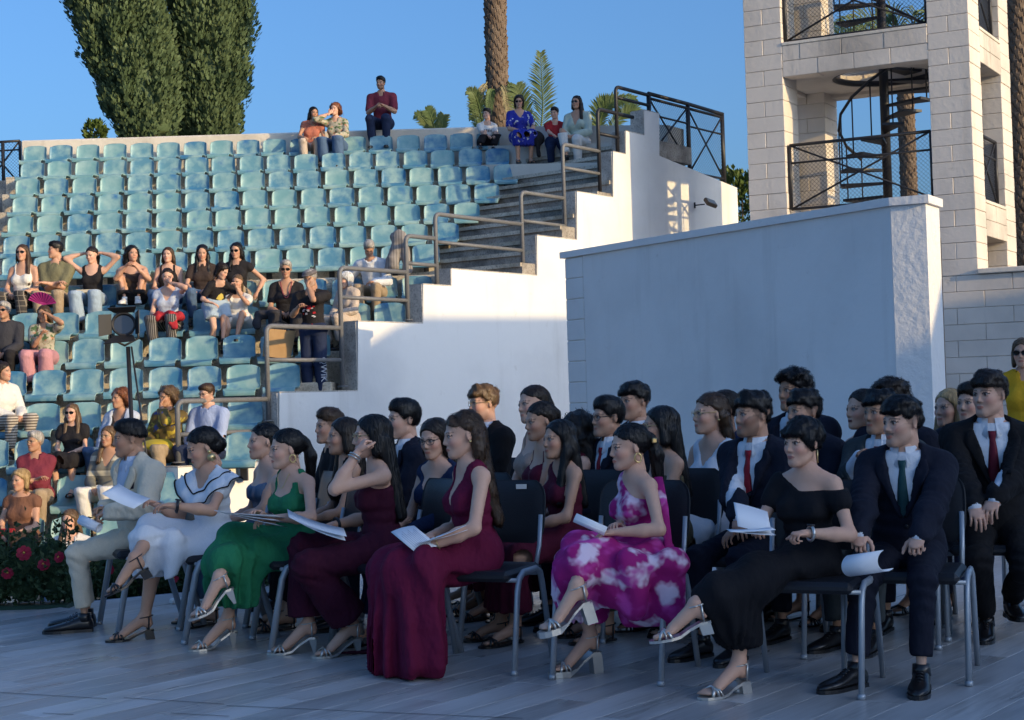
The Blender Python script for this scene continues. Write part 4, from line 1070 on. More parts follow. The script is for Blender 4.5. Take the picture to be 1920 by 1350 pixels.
    # ---------------- shoes
    if shk != 'none':
        for k in ('R', 'L'):
            Rf, t = FM[k]
            Mx = Matrix([[*Rf[i], t[i]] for i in range(3)] + [[0, 0, 0, 1]])
            if child or s < .9: Mx = Matrix.Translation(Vector(t + Rf @ A3(0, .03, ah))) @ Matrix.Scale(.8, 4) @ Matrix.Translation(Vector(-(t + Rf @ A3(0, .03, ah)))) @ Mx if child else Mx
            sh_o = None
            for (nm, me_) in shoe_me(shk):
                mt = (shoe_mat or {}).get(nm, (shoe_mat or {}).get('*', M_shoe))
                key = (shk, nm, mt.name, me_.name)
                if key not in CT: CT[key] = me_.copy(); CT[key].materials.clear(); CT[key].materials.append(mt)
                if sh_o is None:
                    sh_o = link('sandal' if barefoot else 'shoe', CT[key], None, ob); sh_o.matrix_local = Mx
                else: link(nm, CT[key], None, sh_o)
    # ---------------- glasses, earrings
    def hp_(p): return Vector(Rh @ (A3(*p) * sc) + hd)
    if glasses:
        g = MB(); sun = glasses == 'sun'
        for sg in (-1, 1):
            c = np.array((sg * .033, -.0985, .002))
            ring = [hp_(c + np.array((.027 * math.cos(a), .010 * abs(math.cos(a)) * (sg * math.cos(a) > 0), .019 * math.sin(a) if True else 0))) for a in [2 * math.pi * q / 14 for q in range(15)]]
            g.tube(ring, .0022 if sun else .0014, 5, cap=False)
            g.tube([hp_((sg * .060, -.090, .008)), hp_((sg * .078, .0, .012)), hp_((sg * .077, .03, .0))], .0018, 5)
        g.tube([hp_((-.008, -.104, .006)), hp_((0, -.108, .009)), hp_((.008, -.104, .006))], .0018, 5)
        gm = M_black if sun or glasses == 'dark' else M_gold
        go = g.obj('glasses', gm, ob)
        if sun:
            for sg in (-1, 1):
                l = MB(); c = np.array((sg * .033, -.0985, .002)); P_ = [hp_(c + np.array((.0265 * math.cos(a), .010 * abs(math.cos(a)) * (sg * math.cos(a) > 0), .0185 * math.sin(a)))) for a in [2 * math.pi * q / 14 for q in range(14)]]
                l.add(P_, [list(range(14))]); l.obj('dark_lens', M_lens, go)
    if ear:
        for sg in (-1, 1):
            g = MB()
            if ear == 'hoop': g.tube([hp_((sg * .083, .014 + .019 * math.sin(a), -.058 + .024 * math.cos(a))) for a in [2 * math.pi * q / 12 for q in range(13)]], .0045, 6)
            elif ear == 'disc':
                g.tube([hp_((sg * .084, .014, -.036)), hp_((sg * .088, .014, -.036))], .012, 10); g.tube([hp_((sg * .084, .014, -.074)), hp_((sg * .090, .014, -.074))], .024, 12)
            elif ear == 'stud': g.tube([hp_((sg * .082, .012, -.036)), hp_((sg * .090, .012, -.036))], .007, 8)
            else: g.tube([hp_((sg * .083, .012, -.036)), hp_((sg * .083, .012, -.10))], .0035, 6)
            g.obj('earring', M_gold, ob)
    for ex in extras: ex(o)
    return o
M_shoe = plain('black_leather', (.012, .011, .012), .28, 0, .2, 20, 0, 60, .6)
M_sole = plain('shoe_sole_rubber', (.02, .02, .02), .7)
M_silver = plain('silver_leather', (.62, .60, .56), .28, .75, .1, 30)
M_gold = plain('gold_metal', (.72, .52, .24), .3, .9, .1)
M_lens = plain('dark_lens_glass', (.008, .008, .01), .08, 0, .1)
M_whites = plain('white_shoe_canvas', (.74, .72, .69), .7)
M_tansole = plain('tan_sole', (.45, .33, .20), .7)
def make_hair(o, hair, h, sc):
    style, cname = hair[0], hair[1]; opt = hair[2] if len(hair) > 2 else {}
    if style == 'none': return
    hd, Rh, s, nb, Rc = o.hd, o.Rh, o.s, o.nb, o.Rc
    t = opt.get('t', 0)
    Y_ = [-.13, -.09, -.072, -.045, -.015, .012, .035, .06, .13]
    Zt = {'short': [.085, .070, .055, .030, .0, -.005, -.040, -.062, -.062], 'fringe': [.046, .042, .042, .040, .026, .018, -.010, -.035, -.040], 'back': [.092, .083, .072, .056, .036, .014, -.035, -.078, -.085],
          'part': [.092, .083, .068, .040, -.002, -.04, -.07, -.09, -.09], 'bangs': [.030, .030, .026, .0, -.05, -.06, -.075, -.085, -.085], 'fadecut': [.085, .072, .056, .042, .030, .024, .014, .008, .005], 'bald': [.13, .13, .12, .07, .03, .0, -.045, -.06, -.06]}
    cut = opt.get('cut') or {'fade': 'fadecut', 'textured': 'fringe', 'curlytop': 'short', 'crop': 'short', 'long': 'part', 'pony': 'back', 'bun': 'back', 'curly': 'part', 'bob': 'part', 'pixie': 'bangs', 'halfup': 'back', 'wavy': 'part', 'bald': 'bald'}[style]
    Z_ = Zt[cut]
    cap = [E_((0, .016, .035), (.083 + t, .107 + t, .092 + t))]
    add = []; falls = []; amp, fr = .0012, 140; kk = .02
    if style in ('fade', 'textured', 'crop'):
        cap = [E_((0, .0165, .0315), (.0775, .0995, .0905))]
        v = opt.get('vol', 1.0)
        add = [E_((0, .012, .066), (.080, .098, .058 + .012 * v)) if style != 'fade' else E_((0, .011, .074), (.0735, .091, .050 + .012 * v)), E_((0, -.034, .088), (.066, .054, .028 + .016 * v))]; amp, fr = (.0085, 78) if style == 'textured' else (.003, 110)
        if style == 'textured': add.append(E_((0, -.078, .062), (.060, .026, .024)))
    elif style == 'curlytop': add = [E_((0, .005, .080), (.088, .105, .058)), E_((0, -.05, .085), (.072, .055, .04))]; amp, fr = .010, 105
    elif style == 'curly':
        cap = [E_((0, .028, .038), (.100 + t, .115 + t, .098 + t))]; amp, fr = .011, 80
        for sg in (-1, 1): falls += [(E_, (sg * .085, .03, -.04), (.038 + t, .055, .07))]
        falls += [(E_, (0, .09, -.05), (.07 + t, .05, .08))]
        if opt.get('len'): 
            for sg in (-1, 0, 1): falls.append(('F', (sg * .07, .06 if sg else .09, -.06), (sg * .12, .085 if sg else .115, opt['len']), .05, .038))
    elif style == 'pony':
        add = [E_((0, .112, .030), (.026, .028, .028))]; q = opt.get('len', -.22); falls = [('H', (0, .125, .03), (0, .150, -.06), .026, .034), ('HF', (0, .150, -.06), (opt.get('dx', 0), .13, q), .034, .020)]
    elif style == 'bun': add = [E_((0, .108, opt.get('z', -.01)), (.046, .040, .044)), C_((0, .07, -.02), (0, .1, -.01), .05, .035)]; amp = .003
    elif style == 'bob': falls = [('H', (sg * .066, .02, .0), (sg * .074, .012, -.085), .028, .020) for sg in (-1, 1)] + [('H', (0, .08, 0), (0, .085, -.085), .04, .03)]
    elif style == 'pixie':
        cap = [E_((0, .018, .040), (.090, .108, .096))]; amp, fr = .006, 120; falls = [('H', (sg * .072, -.02, .02), (sg * .073, -.02, -.03), .016, .008) for sg in (-1, 1)]; add = [E_((0, -.07, .055), (.066, .034, .030))]
    if style in ('long', 'halfup', 'wavy'):
        q = opt.get('len', -.26); fr_ = opt.get('front', 'R'); r_ = opt.get('r', 1.0); wv = .012 if style != 'long' else 0
        if wv: amp, fr = .006, 60
        for sg in (-1, -.35, .35, 1):
            falls.append(('F', (sg * .060, .055 if abs(sg) == 1 else .082, -.02), (sg * (.085 + wv), .085 if abs(sg) == 1 else .105, q), .036 * r_, .026 * r_))
        if style != 'halfup':
            for sg in (-1, 1): falls.append(('H', (sg * .064, -.005, .035), (sg * .080, .008, -.09), .026 * r_, .026 * r_))
        for c in fr_:
            sg = {'R': -1, 'L': 1}[c]; falls.append(('HF', (sg * .078, .0, -.07), (sg * .105, -.105, q * .9), .030 * r_, .020 * r_))
            falls.append(('HF', (sg * .080, .01, -.07), (sg * .075, -.120, q * .8), .022 * r_, .014 * r_))
    def HP(p): return Rh @ (A3(*p) * sc) + hd
    fp = []
    for f_ in falls:
        if f_[0] is E_: add.append(E_(f_[1], f_[2]))
        elif f_[0] == 'H': fp.append(C_(HP(f_[1]), HP(f_[2]), f_[3] * sc, f_[4] * sc))
        else: fp.append(C_(HP(f_[1]), nb + Rc @ (A3(*f_[2]) * s), f_[3] * sc, f_[4] * sc))
    def fn(P):
        q = ((P - hd) @ Rh / sc).astype(f32)
        d = field(q, cap, .02)
        if add: d = smin(d, field(q, add, .02), .018)
        dz = np.interp(q[:, 1], Y_, Z_).astype(f32) + (.006 if style == 'textured' else .0015) * n3(q, 120)
        if style in ('long', 'wavy', 'curly', 'bob', 'halfup', 'pony', 'bun') and cut in ('part', 'back'): dz = dz - .016 * np.clip(np.abs(q[:, 0]) / .06, 0, 1) * np.clip((-q[:, 1] - .02) / .03, 0, 1)
        k_ = q[:, 2] < .12
        d = smax(d, (dz - q[:, 2]), .008)
        if style in ('curly',): d = np.maximum(d, -prim(q, E_((0, -.10, -.03), (.062, .06, .085))))
        ang = np.arctan2(q[:, 0], q[:, 1] + .0)
        if style in ('long', 'halfup', 'pony', 'bun', 'bob', 'wavy'): gro = .0022 * np.sin(30 * ang + 2 * np.sin(8 * ang) + (6 * np.sin(q[:, 2] * 40) if style in ('wavy', 'halfup') else 0))
        else: gro = 0
        d = d * sc + gro
        if fp: d = smin(d, field(P, fp, .02) + gro, .02)
        return d + amp * n3(P, fr) if amp else d
    Lc = []
    for p in cap + add:
        if p[0] == 'e': Lc.append(E_(HP(p[1]), np.full(3, p[2].max() * 1.0 * sc)))
        else: Lc.append(C_(HP(p[1]), HP(p[2]), p[3], p[4]))
    lo, hi = bounds(Lc + fp, .02)
    V, Q = surf(fn, lo, hi, .0060 if h < .013 else .0086 if h < .018 else .014)
    ns = 1100 if h < .012 else 600 if h < .018 else 150
    SV, SF = strands(o, fn, V, style, ns, h, sc)
    if len(SF):
        SF = SF + len(V); V = np.concatenate([V, SV]); F_ = [list(q) for q in Q] + [list(q) for q in SF]
    else: F_ = Q
    o.hair = link('hair', me_np('hair', V, F_), hair_mat('hair_' + cname, HAIR[cname]), o.ob)
def grad(fn, P, e=.002):
    g = np.stack([fn(P + np.eye(3, dtype=f32)[i] * e) - fn(P - np.eye(3, dtype=f32)[i] * e) for i in range(3)], 1)
    return g / (np.linalg.norm(g, axis=1)[:, None] + 1e-9)
def strands(o, fn, V, style, n, h, sc):
    """locks combed over the hair volume; they overrun its edges a little"""
    rg = np.random.default_rng(len(V)); P = V[rg.integers(0, len(V), n)].astype(f32)
    hd, Rh = o.hd, o.Rh
    short = style in ('fade', 'crop', 'textured', 'curlytop', 'pixie'); back = style in ('bun', 'pony', 'halfup')
    curl = {'curly': .016, 'curlytop': .010, 'wavy': .010, 'halfup': .008, 'textured': .0025}.get(style, .0015)
    K_ = 6 if short else 8; step = (.011 if short else .020) * sc * (1 if h < .018 else 1.3)
    w0 = (.0016 if h < .018 else .004); rows = []
    bias = rg.normal(size=(n, 3)).astype(f32) * (.30 if short else .10); lift = rg.uniform(.0003, .0035, n).astype(f32) * (1.8 if short else 1); ph = rg.uniform(0, 6.28, n).astype(f32)
    for k in range(K_):
        q = ((P - hd) @ Rh / sc)
        g = grad(fn, P)
        if short:
            d = q - A3(0, .045, .11); d = d / (np.linalg.norm(d, axis=1)[:, None] + 1e-6); d = d + A3(0, -.5, -.1) * (q[:, 1:2] < .03)
        elif back:
            d = A3(0, .115, .02) - q; d = d / (np.linalg.norm(d, axis=1)[:, None] + 1e-6); lo_ = (q[:, 2] < -.03) | (q[:, 1] > .112); d[lo_] = A3(0, .05, -1)
        else:
            d = np.tile(A3(0, .05, -1), (n, 1)); top = q[:, 2] > .065; d[top] = np.stack([np.sign(q[top, 0]) * .9, np.full(top.sum(), .25), np.full(top.sum(), -.5)], 1)
        d = (d @ Rh.T + bias).astype(f32); d = d - g * (d * g).sum(1)[:, None]; d = d / (np.linalg.norm(d, axis=1)[:, None] + 1e-6)
        sd = np.cross(g, d); wk = w0 * (1 - .75 * (k / (K_ - 1)) ** 1.5)
        off = g * (lift * (.4 + k / K_))[:, None] + sd * (curl * np.sin(k * 1.5 + ph) * .6)[:, None] + g * (curl * .5 * (1 + np.cos(k * 1.5 + ph)))[:, None] * (.8 if curl > .005 else .1)
        C = P + off
        rows.append(np.stack([C - sd * wk, C + sd * wk], 1))
        P = (P + d * step).astype(f32); v = fn(P); near = np.abs(v) < .03
        P = P - g * (v * near)[:, None]
    A = np.stack(rows, 1)            # n, K, 2, 3
    base = np.arange(n)[:, None] * (K_ * 2) + np.arange(K_ - 1)[None] * 2
    F = np.stack([base, base + 1, base + 3, base + 2], -1).reshape(-1, 4)
    return A.reshape(-1, 3), F
def front_pts(o, f, xz, lift=.004):
    """points on a garment's front at chest coordinates (x, z)"""
    xz = np.asarray(xz, f32); lo_ = np.full(len(xz), -.36, f32); hi_ = np.full(len(xz), .02, f32)
    def W(y): return (o.nb + (np.stack([xz[:, 0], y, xz[:, 1]], 1) @ o.Rc.T) * o.s).astype(f32)
    for _ in range(13):
        md = (lo_ + hi_) / 2; out = f(W(md)) > 0; lo_ = np.where(out, md, lo_); hi_ = np.where(out, hi_, md)
    return W(lo_ - lift)
def lapels(o, mat, v):
    f = o.jacket_f
    for sg in (-1, 1):
        zs = np.linspace(-.004, -v + .012, 13); xz = []
        for z in zs:
            t = -z / v; xi = min(max((z + v) * .28, 0), .085)
            wd = .030 + .045 * min(1, t / .24) if t < .24 else (.058 * (1 - (t - .24) / .76) ** .8 + .004)
            for q in (-.05, .34, .7, 1.0): xz.append((sg * (xi + .004 + wd * q), z))
        P = front_pts(o, f, xz, .0055); n = len(zs); F = []
        for i in range(n - 1):
            for j in range(3): a = i * 4 + j; F.append([a, a + 1, a + 5, a + 4] if sg > 0 else [a, a + 4, a + 5, a + 1])
        ob = link('lapel', me_np('lapel', P, F), mat, o.jacket); ob.modifiers.new('t', 'SOLIDIFY').thickness = .005
def neck_fn(o, kind, par):
    """height limit of a garment in chest space: positive outside"""
    s, nb, Rc = o.s, o.nb, o.Rc
    def g(P):
        q = (P - nb) @ Rc / s; x, y, z = q[:, 0], q[:, 1], q[:, 2]; fr = y < -.0
        rad = np.sqrt(x * x + (y * 1.0 + .0) ** 2)
        if kind == 'crew': r = .070 * par.get('r', 1); return np.maximum(z - .045, np.where(z > -.05, (r - rad), -1))
        if kind == 'scoop': lim = np.where(fr, -.12 + 9 * x * x, -.02 + 0 * x); return np.maximum(z - np.maximum(lim, np.where(np.abs(x) > .085, .06, -1)), z - .05)
        if kind == 'v':
            d_ = par.get('d', .17); w = par.get('w', .095); lim = np.where(fr, -d_ + np.abs(x) * d_ / w, np.where(np.abs(x) < .075, -par.get('back', .0), .06)); return z - lim
        if kind == 'strapless': return z - (-par.get('d', .125) - .015 * np.cos(x * 22) * fr)
        if kind == 'straps':
            lim = -par.get('d', .115) + 0 * x; lim = np.where(fr, lim - .012 * np.cos(x * 40), lim - .06); xs = par.get('x', .095); wd = par.get('w', .014); return z - np.where(np.abs(np.abs(x) - xs) < wd, .08, lim)
        if kind == 'one': sg = par.get('sg', 1); return z - np.minimum(.06, -.145 + (x * sg + .15) * par.get('k', .62))
        if kind == 'off': sg = par.get('sg', 1); return z - (-.035 - .05 * (1 - np.abs(x) / .18) + sg * x * par.get('tilt', 0))
        if kind == 'boat': return z - np.where(np.abs(x) < .10, -.01 + 1.5 * x * x, .06)
        if kind == 'tie': return z - .034
        return z - .06
    return g
def garment(o, w, h):
    kind, mat, par = w[0], w[1], (w[2] if len(w) > 2 else {})
    s, pv, mid, nb, Rc, Rp, sh, el, wr, hip, kn, an = o.s, o.pv, o.mid, o.nb, o.Rc, o.Rp, o.sh, o.el, o.wr, o.hip, o.kn, o.an
    hh = .0115 if h < .013 else .0165 if h < .018 else .021
    hh = par.get('h', hh)
    if kind in ('top', 'jacket', 'shirt', 'dress'):
        off = par.get('off', {'top': .010, 'jacket': .024, 'shirt': .013, 'dress': .009}[kind]); slv = par.get('sleeve', {'top': .5, 'jacket': 1.94, 'shirt': 2.0, 'dress': 0}[kind])
        T = o.torso(off); A = o.arms(off + par.get('loose', .004), slv, par.get('arms', ('R', 'L'))) if slv > 0 else []
        if kind == 'jacket':
            for k in ('R', 'L'): T.append(C_(sh[k] * .88 + nb * .12, nb * .5 + sh[k] * .5, .060 * s, .056 * s))
        g = neck_fn(o, par.get('neck', 'crew'), par) if kind != 'jacket' else None
        hem = par.get('hem', -.03 if kind != 'jacket' else -.10); SK = []; zcut = None
        if kind == 'dress' or 'len' in par:
            SK, zcut = skirt_prims(o, par)
        up = Rc @ A3(0, 0, 1)
        seed = par.get('seed', 0.0)
        def fn(P):
            d = field(P, T, .05 * s)
            q = (P - nb) @ Rc / s
            if kind == 'jacket':
                xw = np.abs(q[:, 0]); wv = np.clip((q[:, 2] + par.get('v', .30)) * .28, 0, .085)
                lap = (np.clip(1 - np.abs(xw - wv - .028) / .030, 0, 1) ** .5) * (q[:, 1] < -.03) * (q[:, 2] > -par.get('v', .30)) * (q[:, 2] < -.0)
                d = d - .007 * lap
            if slv > 0 and A: d = smin(d, field(P, A, .015), .03 * s)
            if g is not None: d = smax(d, g(P) * s, .006)
            if kind in ('top', 'shirt', 'dress') and slv == 0 and par.get('neck') not in ('strapless', 'straps', 'off'):
                cutx = par.get('armcut', .135) * s / s
                d = smax(d, (np.abs(q[:, 0]) - cutx - np.clip((-q[:, 2] - .09) * 1.1, 0, 1)) * s, .008)
            if kind == 'jacket':
                d = smax(d, -np.maximum.reduce([(xw - wv) * s, (q[:, 1] + .01) * s, (-q[:, 2] - par.get('v', .30)) * s * .25]), .004)
                d = np.maximum(d, np.where(q[:, 2] > -.03, (.066 - np.sqrt(q[:, 0] ** 2 + q[:, 1] ** 2)) * s, -1))
            if SK:
                k = par.get('k', .09); sk = field(P, SK, k * s)
                fa = par.get('fold', .009) * 1.5; ax = (kn['R'] + kn['L'] + an['R'] + an['L']) / 4
                low = np.clip((kn['R'][2] + .02 - P[:, 2]) / .30, 0, 1)
                ang = np.arctan2(P[:, 0] - ax[0], P[:, 1] - ax[1])
                sk = sk + fa * (low * np.sin(par.get('nf', 13) * ang + 1.5 * n3(P, 5)) + .6 * (1 - low) * np.sin(P[:, 0] * 40 + P[:, 1] * 16 + P[:, 2] * 24 + 2.4 * n3(P, 6)))
                if zcut is not None: sk = np.maximum(sk, zcut - P[:, 2] + par.get('ruffle', .008) * np.sin(11 * ang))
                d = smin(d, sk, par.get('kw', .05) * s)
                d = np.maximum(d, (P[:, 2] - nb[2] - .1))
            else:
                d = np.maximum(d, (pv[2] + hem * s) - P[:, 2])
            wk = par.get('wr', .0095 if kind in ('jacket',) else .0055)
            if wk:
                d = d + wk * (n3(P, 15, (1, 1, 1.5)) + .5 * n3(P + seed, 34, (1, 1, .8)))
                if slv > 1:
                    for k in ('R', 'L'):
                        e = el[k]; dd = P - e; r2 = (dd * dd).sum(1); d = d + .0065 * np.exp(-r2 / .012) * np.sin(dd @ unit(wr[k] - sh[k]) * 150 + 2 * n3(P, 20))
                wz = (P - mid) @ up; d = d + .0045 * np.exp(-(wz / .10) ** 2) * np.sin(wz * 95 + 2.5 * n3(P, 9)) * (1 if kind != 'shirt' else .5)
            return d
        lo, hi = bounds(T + A + SK, .02); lo[2] = max(lo[2], -.005)
        V, Q = surf(fn, lo, hi, hh)
        nm = par.get('name', {'top': 'top', 'jacket': 'jacket', 'shirt': 'shirt', 'dress': 'dress'}[kind])
        ob = link(nm, me_np(nm, V, Q), mat, o.ob)
        o.__dict__[nm] = ob; o.__dict__[nm + '_f'] = fn
        if kind == 'jacket' and h < .018: lapels(o, mat, par.get('v', .30))
    elif kind in ('trousers', 'shorts', 'leggings'):
        up = par.get('len', 1.86 if kind != 'shorts' else .55); off = par.get('off', .014) + (.008 if h > .015 else 0); wd = par.get('wide', 0.0)
        T = [E_(pv + Rp @ (A3(0, .005, .02) * s), np.array((.170, .124, .115)) * s * par.get('hw', 1) + off * .5, Rp)]; L = []; cuts = []
        for k in ('R', 'L'):
            e = hip[k] + (kn[k] - hip[k]) * min(1, up); xo = .009 if h > .015 else 0; L.append(C_(hip[k], e, .094 * s + xo, (.094 - .026 * min(1, up)) * s + wd * .4 + xo))
            if up > 1:
                w_ = kn[k] + (an[k] - kn[k]) * (up - 1); L.append(C_(kn[k], w_, .068 * s + wd * .4 + xo, (.056 if kind != 'leggings' else .044) * s + wd + xo)); e = w_; ax = unit(an[k] - kn[k])
            else: ax = unit(kn[k] - hip[k])
            cuts.append((e, ax))
        def fn(P):
            dl = None
            for k in (0, 1):
                l = field(P, L[k * (2 if up > 1 else 1):(k + 1) * (2 if up > 1 else 1)], .02); l = np.maximum(l, (P - cuts[k][0]) @ cuts[k][1]); dl = l if dl is None else smin(dl, l, .012)
            d = smin(dl, field(P, T, .03), .05 * s)
            d = np.maximum(d, P[:, 2] - pv[2] - .11 * s)
            for k in ('R', 'L'):
                dd = P - kn[k]; d = d + .007 * np.exp(-(dd * dd).sum(1) / .016) * np.sin(dd @ unit(hip[k] - an[k]) * 120 + 2 * n3(P, 18))
                dd = P - hip[k]; d = d + .006 * np.exp(-(dd * dd).sum(1) / .02) * np.sin(dd @ unit(kn[k] - hip[k]) * 110 + 2 * n3(P, 14))
            return d + par.get('wr', .007) * (n3(P, 14, (1, 1, .8)) + .6 * n3(P + .7, 32))
        lo, hi = bounds(T + L, .02); V, Q = surf(fn, lo, hi, hh); ob = link(par.get('name', kind), me_np(kind, V, Q), mat, o.ob); o.trousers = ob
    elif kind == 'skirt':
        SK, zcut = skirt_prims(o, par); SK.append(E_(pv + A3(0, 0, .03) * s, np.array((.172, .128, .11)) * s))
        def fn(P):
            d = field(P, SK, .07 * s); ax = (kn['R'] + kn['L'] + an['R'] + an['L']) / 4; ang = np.arctan2(P[:, 0] - ax[0], P[:, 1] - ax[1])
            if zcut is not None: d = np.maximum(d, zcut - P[:, 2])
            d = np.maximum(d, P[:, 2] - pv[2] - .12 * s); return d + .006 * np.sin(12 * ang + 2 * n3(P, 6))
        lo, hi = bounds(SK, .02); V, Q = surf(fn, lo, hi, hh); link('skirt', me_np('skirt', V, Q), mat, o.ob)
    elif kind == 'tie':
        f = o.__dict__['shirt_f']; m = MB(); zs = [-.005, -.03, -.05, -.10, -.16, -.22, -.28, -.33]; ws = [.020, .018, .015, .021, .026, .030, .033, .034]
        pts = []
        for z in zs:
            lo_, hi_ = -.30, .0
            for _ in range(14):
                md = (lo_ + hi_) / 2; v = f((nb + Rc @ (A3(0, md, z) * s))[None].astype(f32))[0]
                if v > 0: lo_ = md
                else: hi_ = md
            pts.append(lo_)
        V = []; F = []
        for i, z in enumerate(zs):
            for x, dy in ((-1, 0.004), (-.5, -.004), (.5, -.004), (1, .004)): V.append(nb + Rc @ (A3(x * ws[i], pts[i] + dy - .004 - (.006 if i < 2 else 0), z) * s))
        for i in range(len(zs) - 1):
            for j in range(3): F.append([i * 4 + j, (i + 1) * 4 + j, (i + 1) * 4 + j + 1, i * 4 + j + 1])
        me = me_np('tie', np.array(V), F); ob = link('tie', me, mat, o.ob)
        sm = ob.modifiers.new('t', 'SOLIDIFY'); sm.thickness = .006
    elif kind == 'collar':
        up = unit(Rc @ A3(0, 0, 1)); m = MB()
        V = []; F = []; n = 18
        for i in range(n + 1):
            a = -math.pi / 2 + .24 + (2 * math.pi - .48) * i / n      # open at the front
            c_, s_ = math.cos(a), math.sin(a); pt = .022 if i in (0, n) else .012 if i in (1, n - 1) else 0
            for (r_, z) in ((.058, .056), (.067, .058), (.086 + pt, -.004 - pt * 1.6), (.080 + pt, -.012 - pt * 1.6)):
                V.append(nb + Rc @ (A3(c_ * r_, s_ * r_ * 1.02 + .004, z) * s))
        for i in range(n):
            for j in range(3): F.append([i * 4 + j, (i + 1) * 4 + j, (i + 1) * 4 + j + 1, i * 4 + j + 1])
        link('collar', me_np('collar', np.array(V), F), mat, o.ob)
def skirt_prims(o, par):
    s, pv, hip, kn, an = o.s, o.pv, o.hip, o.kn, o.an
    L = par.get('len', 1.8); fl = par.get('flare', .03); r0 = par.get('r', .098); SK = []; ends = []
    cut_legs = par.get('legs', ('R', 'L'))
    for k in ('R', 'L'):
        t1 = min(1, L); e = hip[k] + (kn[k] - hip[k]) * t1
        SK.append(C_(hip[k], e, r0 * s, (r0 - .018) * s + (fl if L <= 1 else 0)))
        if L > 1:
            w = kn[k] + (an[k] - kn[k]) * (L - 1); SK.append(C_(kn[k], w, (r0 - .020) * s, .065 * s + fl)); e = w
        ends.append(e)
    mh, mk, me_ = (hip['R'] + hip['L']) / 2, (kn['R'] + kn['L']) / 2, (ends[0] + ends[1]) / 2
    SK.append(C_(mh, mh + (mk - mh) * min(1, L), .09 * s, .075 * s))
    if L > 1: SK.append(C_(mk, me_, .075 * s, .07 * s + fl))
    for q in par.get('more', ()):
        a, b, ra, rb = q; SK.append(C_(o.pt(a), o.pt(b), ra, rb))
    zc = par.get('zcut', min(ends[0][2], ends[1][2]))
    return SK, zc
def _pt(self, p):
    if isinstance(p, Vector): return self.Rw.T @ (np.array(p, f32) - self.root)
    return np.asarray(p, f32)
Person.pt = _pt
# ================================================================== cloth
def K(n, c, **k): return cloth(n, c, **k)
K_cream = K('cream_suiting', (.68, .59, .45)); K_navy = K('navy_suiting', (.012, .014, .026)); K_black = K('black_cloth', (.010, .010, .013)); K_blacksuit = K('black_suiting', (.011, .010, .011))
K_shirt = K('white_shirting', (.72, .74, .78)); K_bshirt = K('pale_blue_shirting', (.50, .56, .68)); K_white = K('white_crepe', (.74, .76, .80), fold=.25)
K_green = K('green_chiffon', (.022, .185, .085), fold=.6); K_aqua = K('aqua_lining', (.10, .42, .36))
K_burg = K('dark_burgundy_crepe', (.050, .006, .020), fold=.5); K_burg2 = K('burgundy_satin', (.085, .010, .022), rough=.6); K_mag = K('magenta_wine_chiffon', (.13, .008, .038), fold=.6)
K_red = K('red_silk_tie', (.28, .012, .025), rough=.5); K_wine = K('wine_silk_tie', (.15, .012, .025), rough=.5); K_teal = K('teal_silk_tie', (.02, .07, .075), rough=.5)
K_bluegrey = K('slate_blue_satin', (.085, .14, .225), rough=.55); K_navyd = K('navy_crepe', (.015, .028, .075)); K_grey = K('grey_suiting', (.045, .055, .058)); K_olive = K('olive_satin', (.10, .085, .05), rough=.5)
def printed(name, base, spots, sc, p0, p1, extra=None, sc3=(1, 1, 1)):
    m, t, b = newmat(name); p = objcoord(t)
    n = noise(t, sc, 3, p, .5, sc=sc3); c = mix(t, ramp(t, n, p0, p1), base, spots)
    if extra: c = mix(t, ramp(t, noise(t, sc * 1.3, 2, p, sc=(1.1, .9, 1.2)), extra[1], extra[2]), c, extra[0])
    t.links.new(c, b.inputs['Base Color']); b.inputs['Roughness'].default_value = .75; b.inputs['Specular IOR Level'].default_value = .25
    bump(t, b, noise(t, 9, 3, p), .4, .03); return m
K_pink = printed('pink_blossom_print', (.36, .012, .165), (.80, .62, .74), 6.8, .53, .61, ((.56, .06, .34), .52, .64))
def stripes(name, a, b_, n, axis=2, w=.5, second=None):
    m, t, b = newmat(name); o = objcoord(t); sp_ = t.nodes.new('ShaderNodeSeparateXYZ'); t.links.new(o, sp_.inputs[0])
    def line(ax, n):
        ml = t.nodes.new('ShaderNodeMath'); ml.operation = 'MULTIPLY'; ml.inputs[1].default_value = n; t.links.new(sp_.outputs[ax], ml.inputs[0])
        fr = t.nodes.new('ShaderNodeMath'); fr.operation = 'FRACT'; t.links.new(ml.outputs[0], fr.inputs[0])
        lt = t.nodes.new('ShaderNodeMath'); lt.operation = 'LESS_THAN'; lt.inputs[1].default_value = w; t.links.new(fr.outputs[0], lt.inputs[0]); return lt.outputs[0]
    c = mix(t, line(axis, n), a, b_)
    if second is not None: c = mix(t, line(second, n), c, b_)
    t.links.new(c, b.inputs['Base Color']); b.inputs['Roughness'].default_value = .85; bump(t, b, noise(t, 10, 3), .4, .02); return m
SIL = {'*': M_silver, 'heel': M_silver}
GR = 'students seated on the stage in formal dress'
def suit(jk, tr, tie=None, shirt=K_shirt, v=.30):
    L = [('shirt', shirt, {'h': .015, 'neck': 'tie', 'off': .014, 'sleeve': 2.02, 'loose': .0015, 'wr': .0018}), ('jacket', jk, {'v': v}), ('trousers', tr, {}), ('collar', shirt)]
    if tie: L.append(('tie', tie))
    return L
FR = {}
H0 = .011
FR['suit'] = person('young man in cream suit with dark pocket square, holding a rolled programme', (243, 822), 8.85, face=84, yaw=74, pitch=4, sex='m', lean=7, twist=42, RA=(-.10, -.34, .087), LA=(.10, -.32, .087), RH=at(196, 952, 8.92), LH=at(205, 962, 8.62),
    skin='t', hair=('fade', 'black', {'vol': .8}), wear=suit(K_cream, K_cream, None, K_bshirt, .34), shoes='oxford', h=H0, hand='grip', group=GR, hw=1.06)
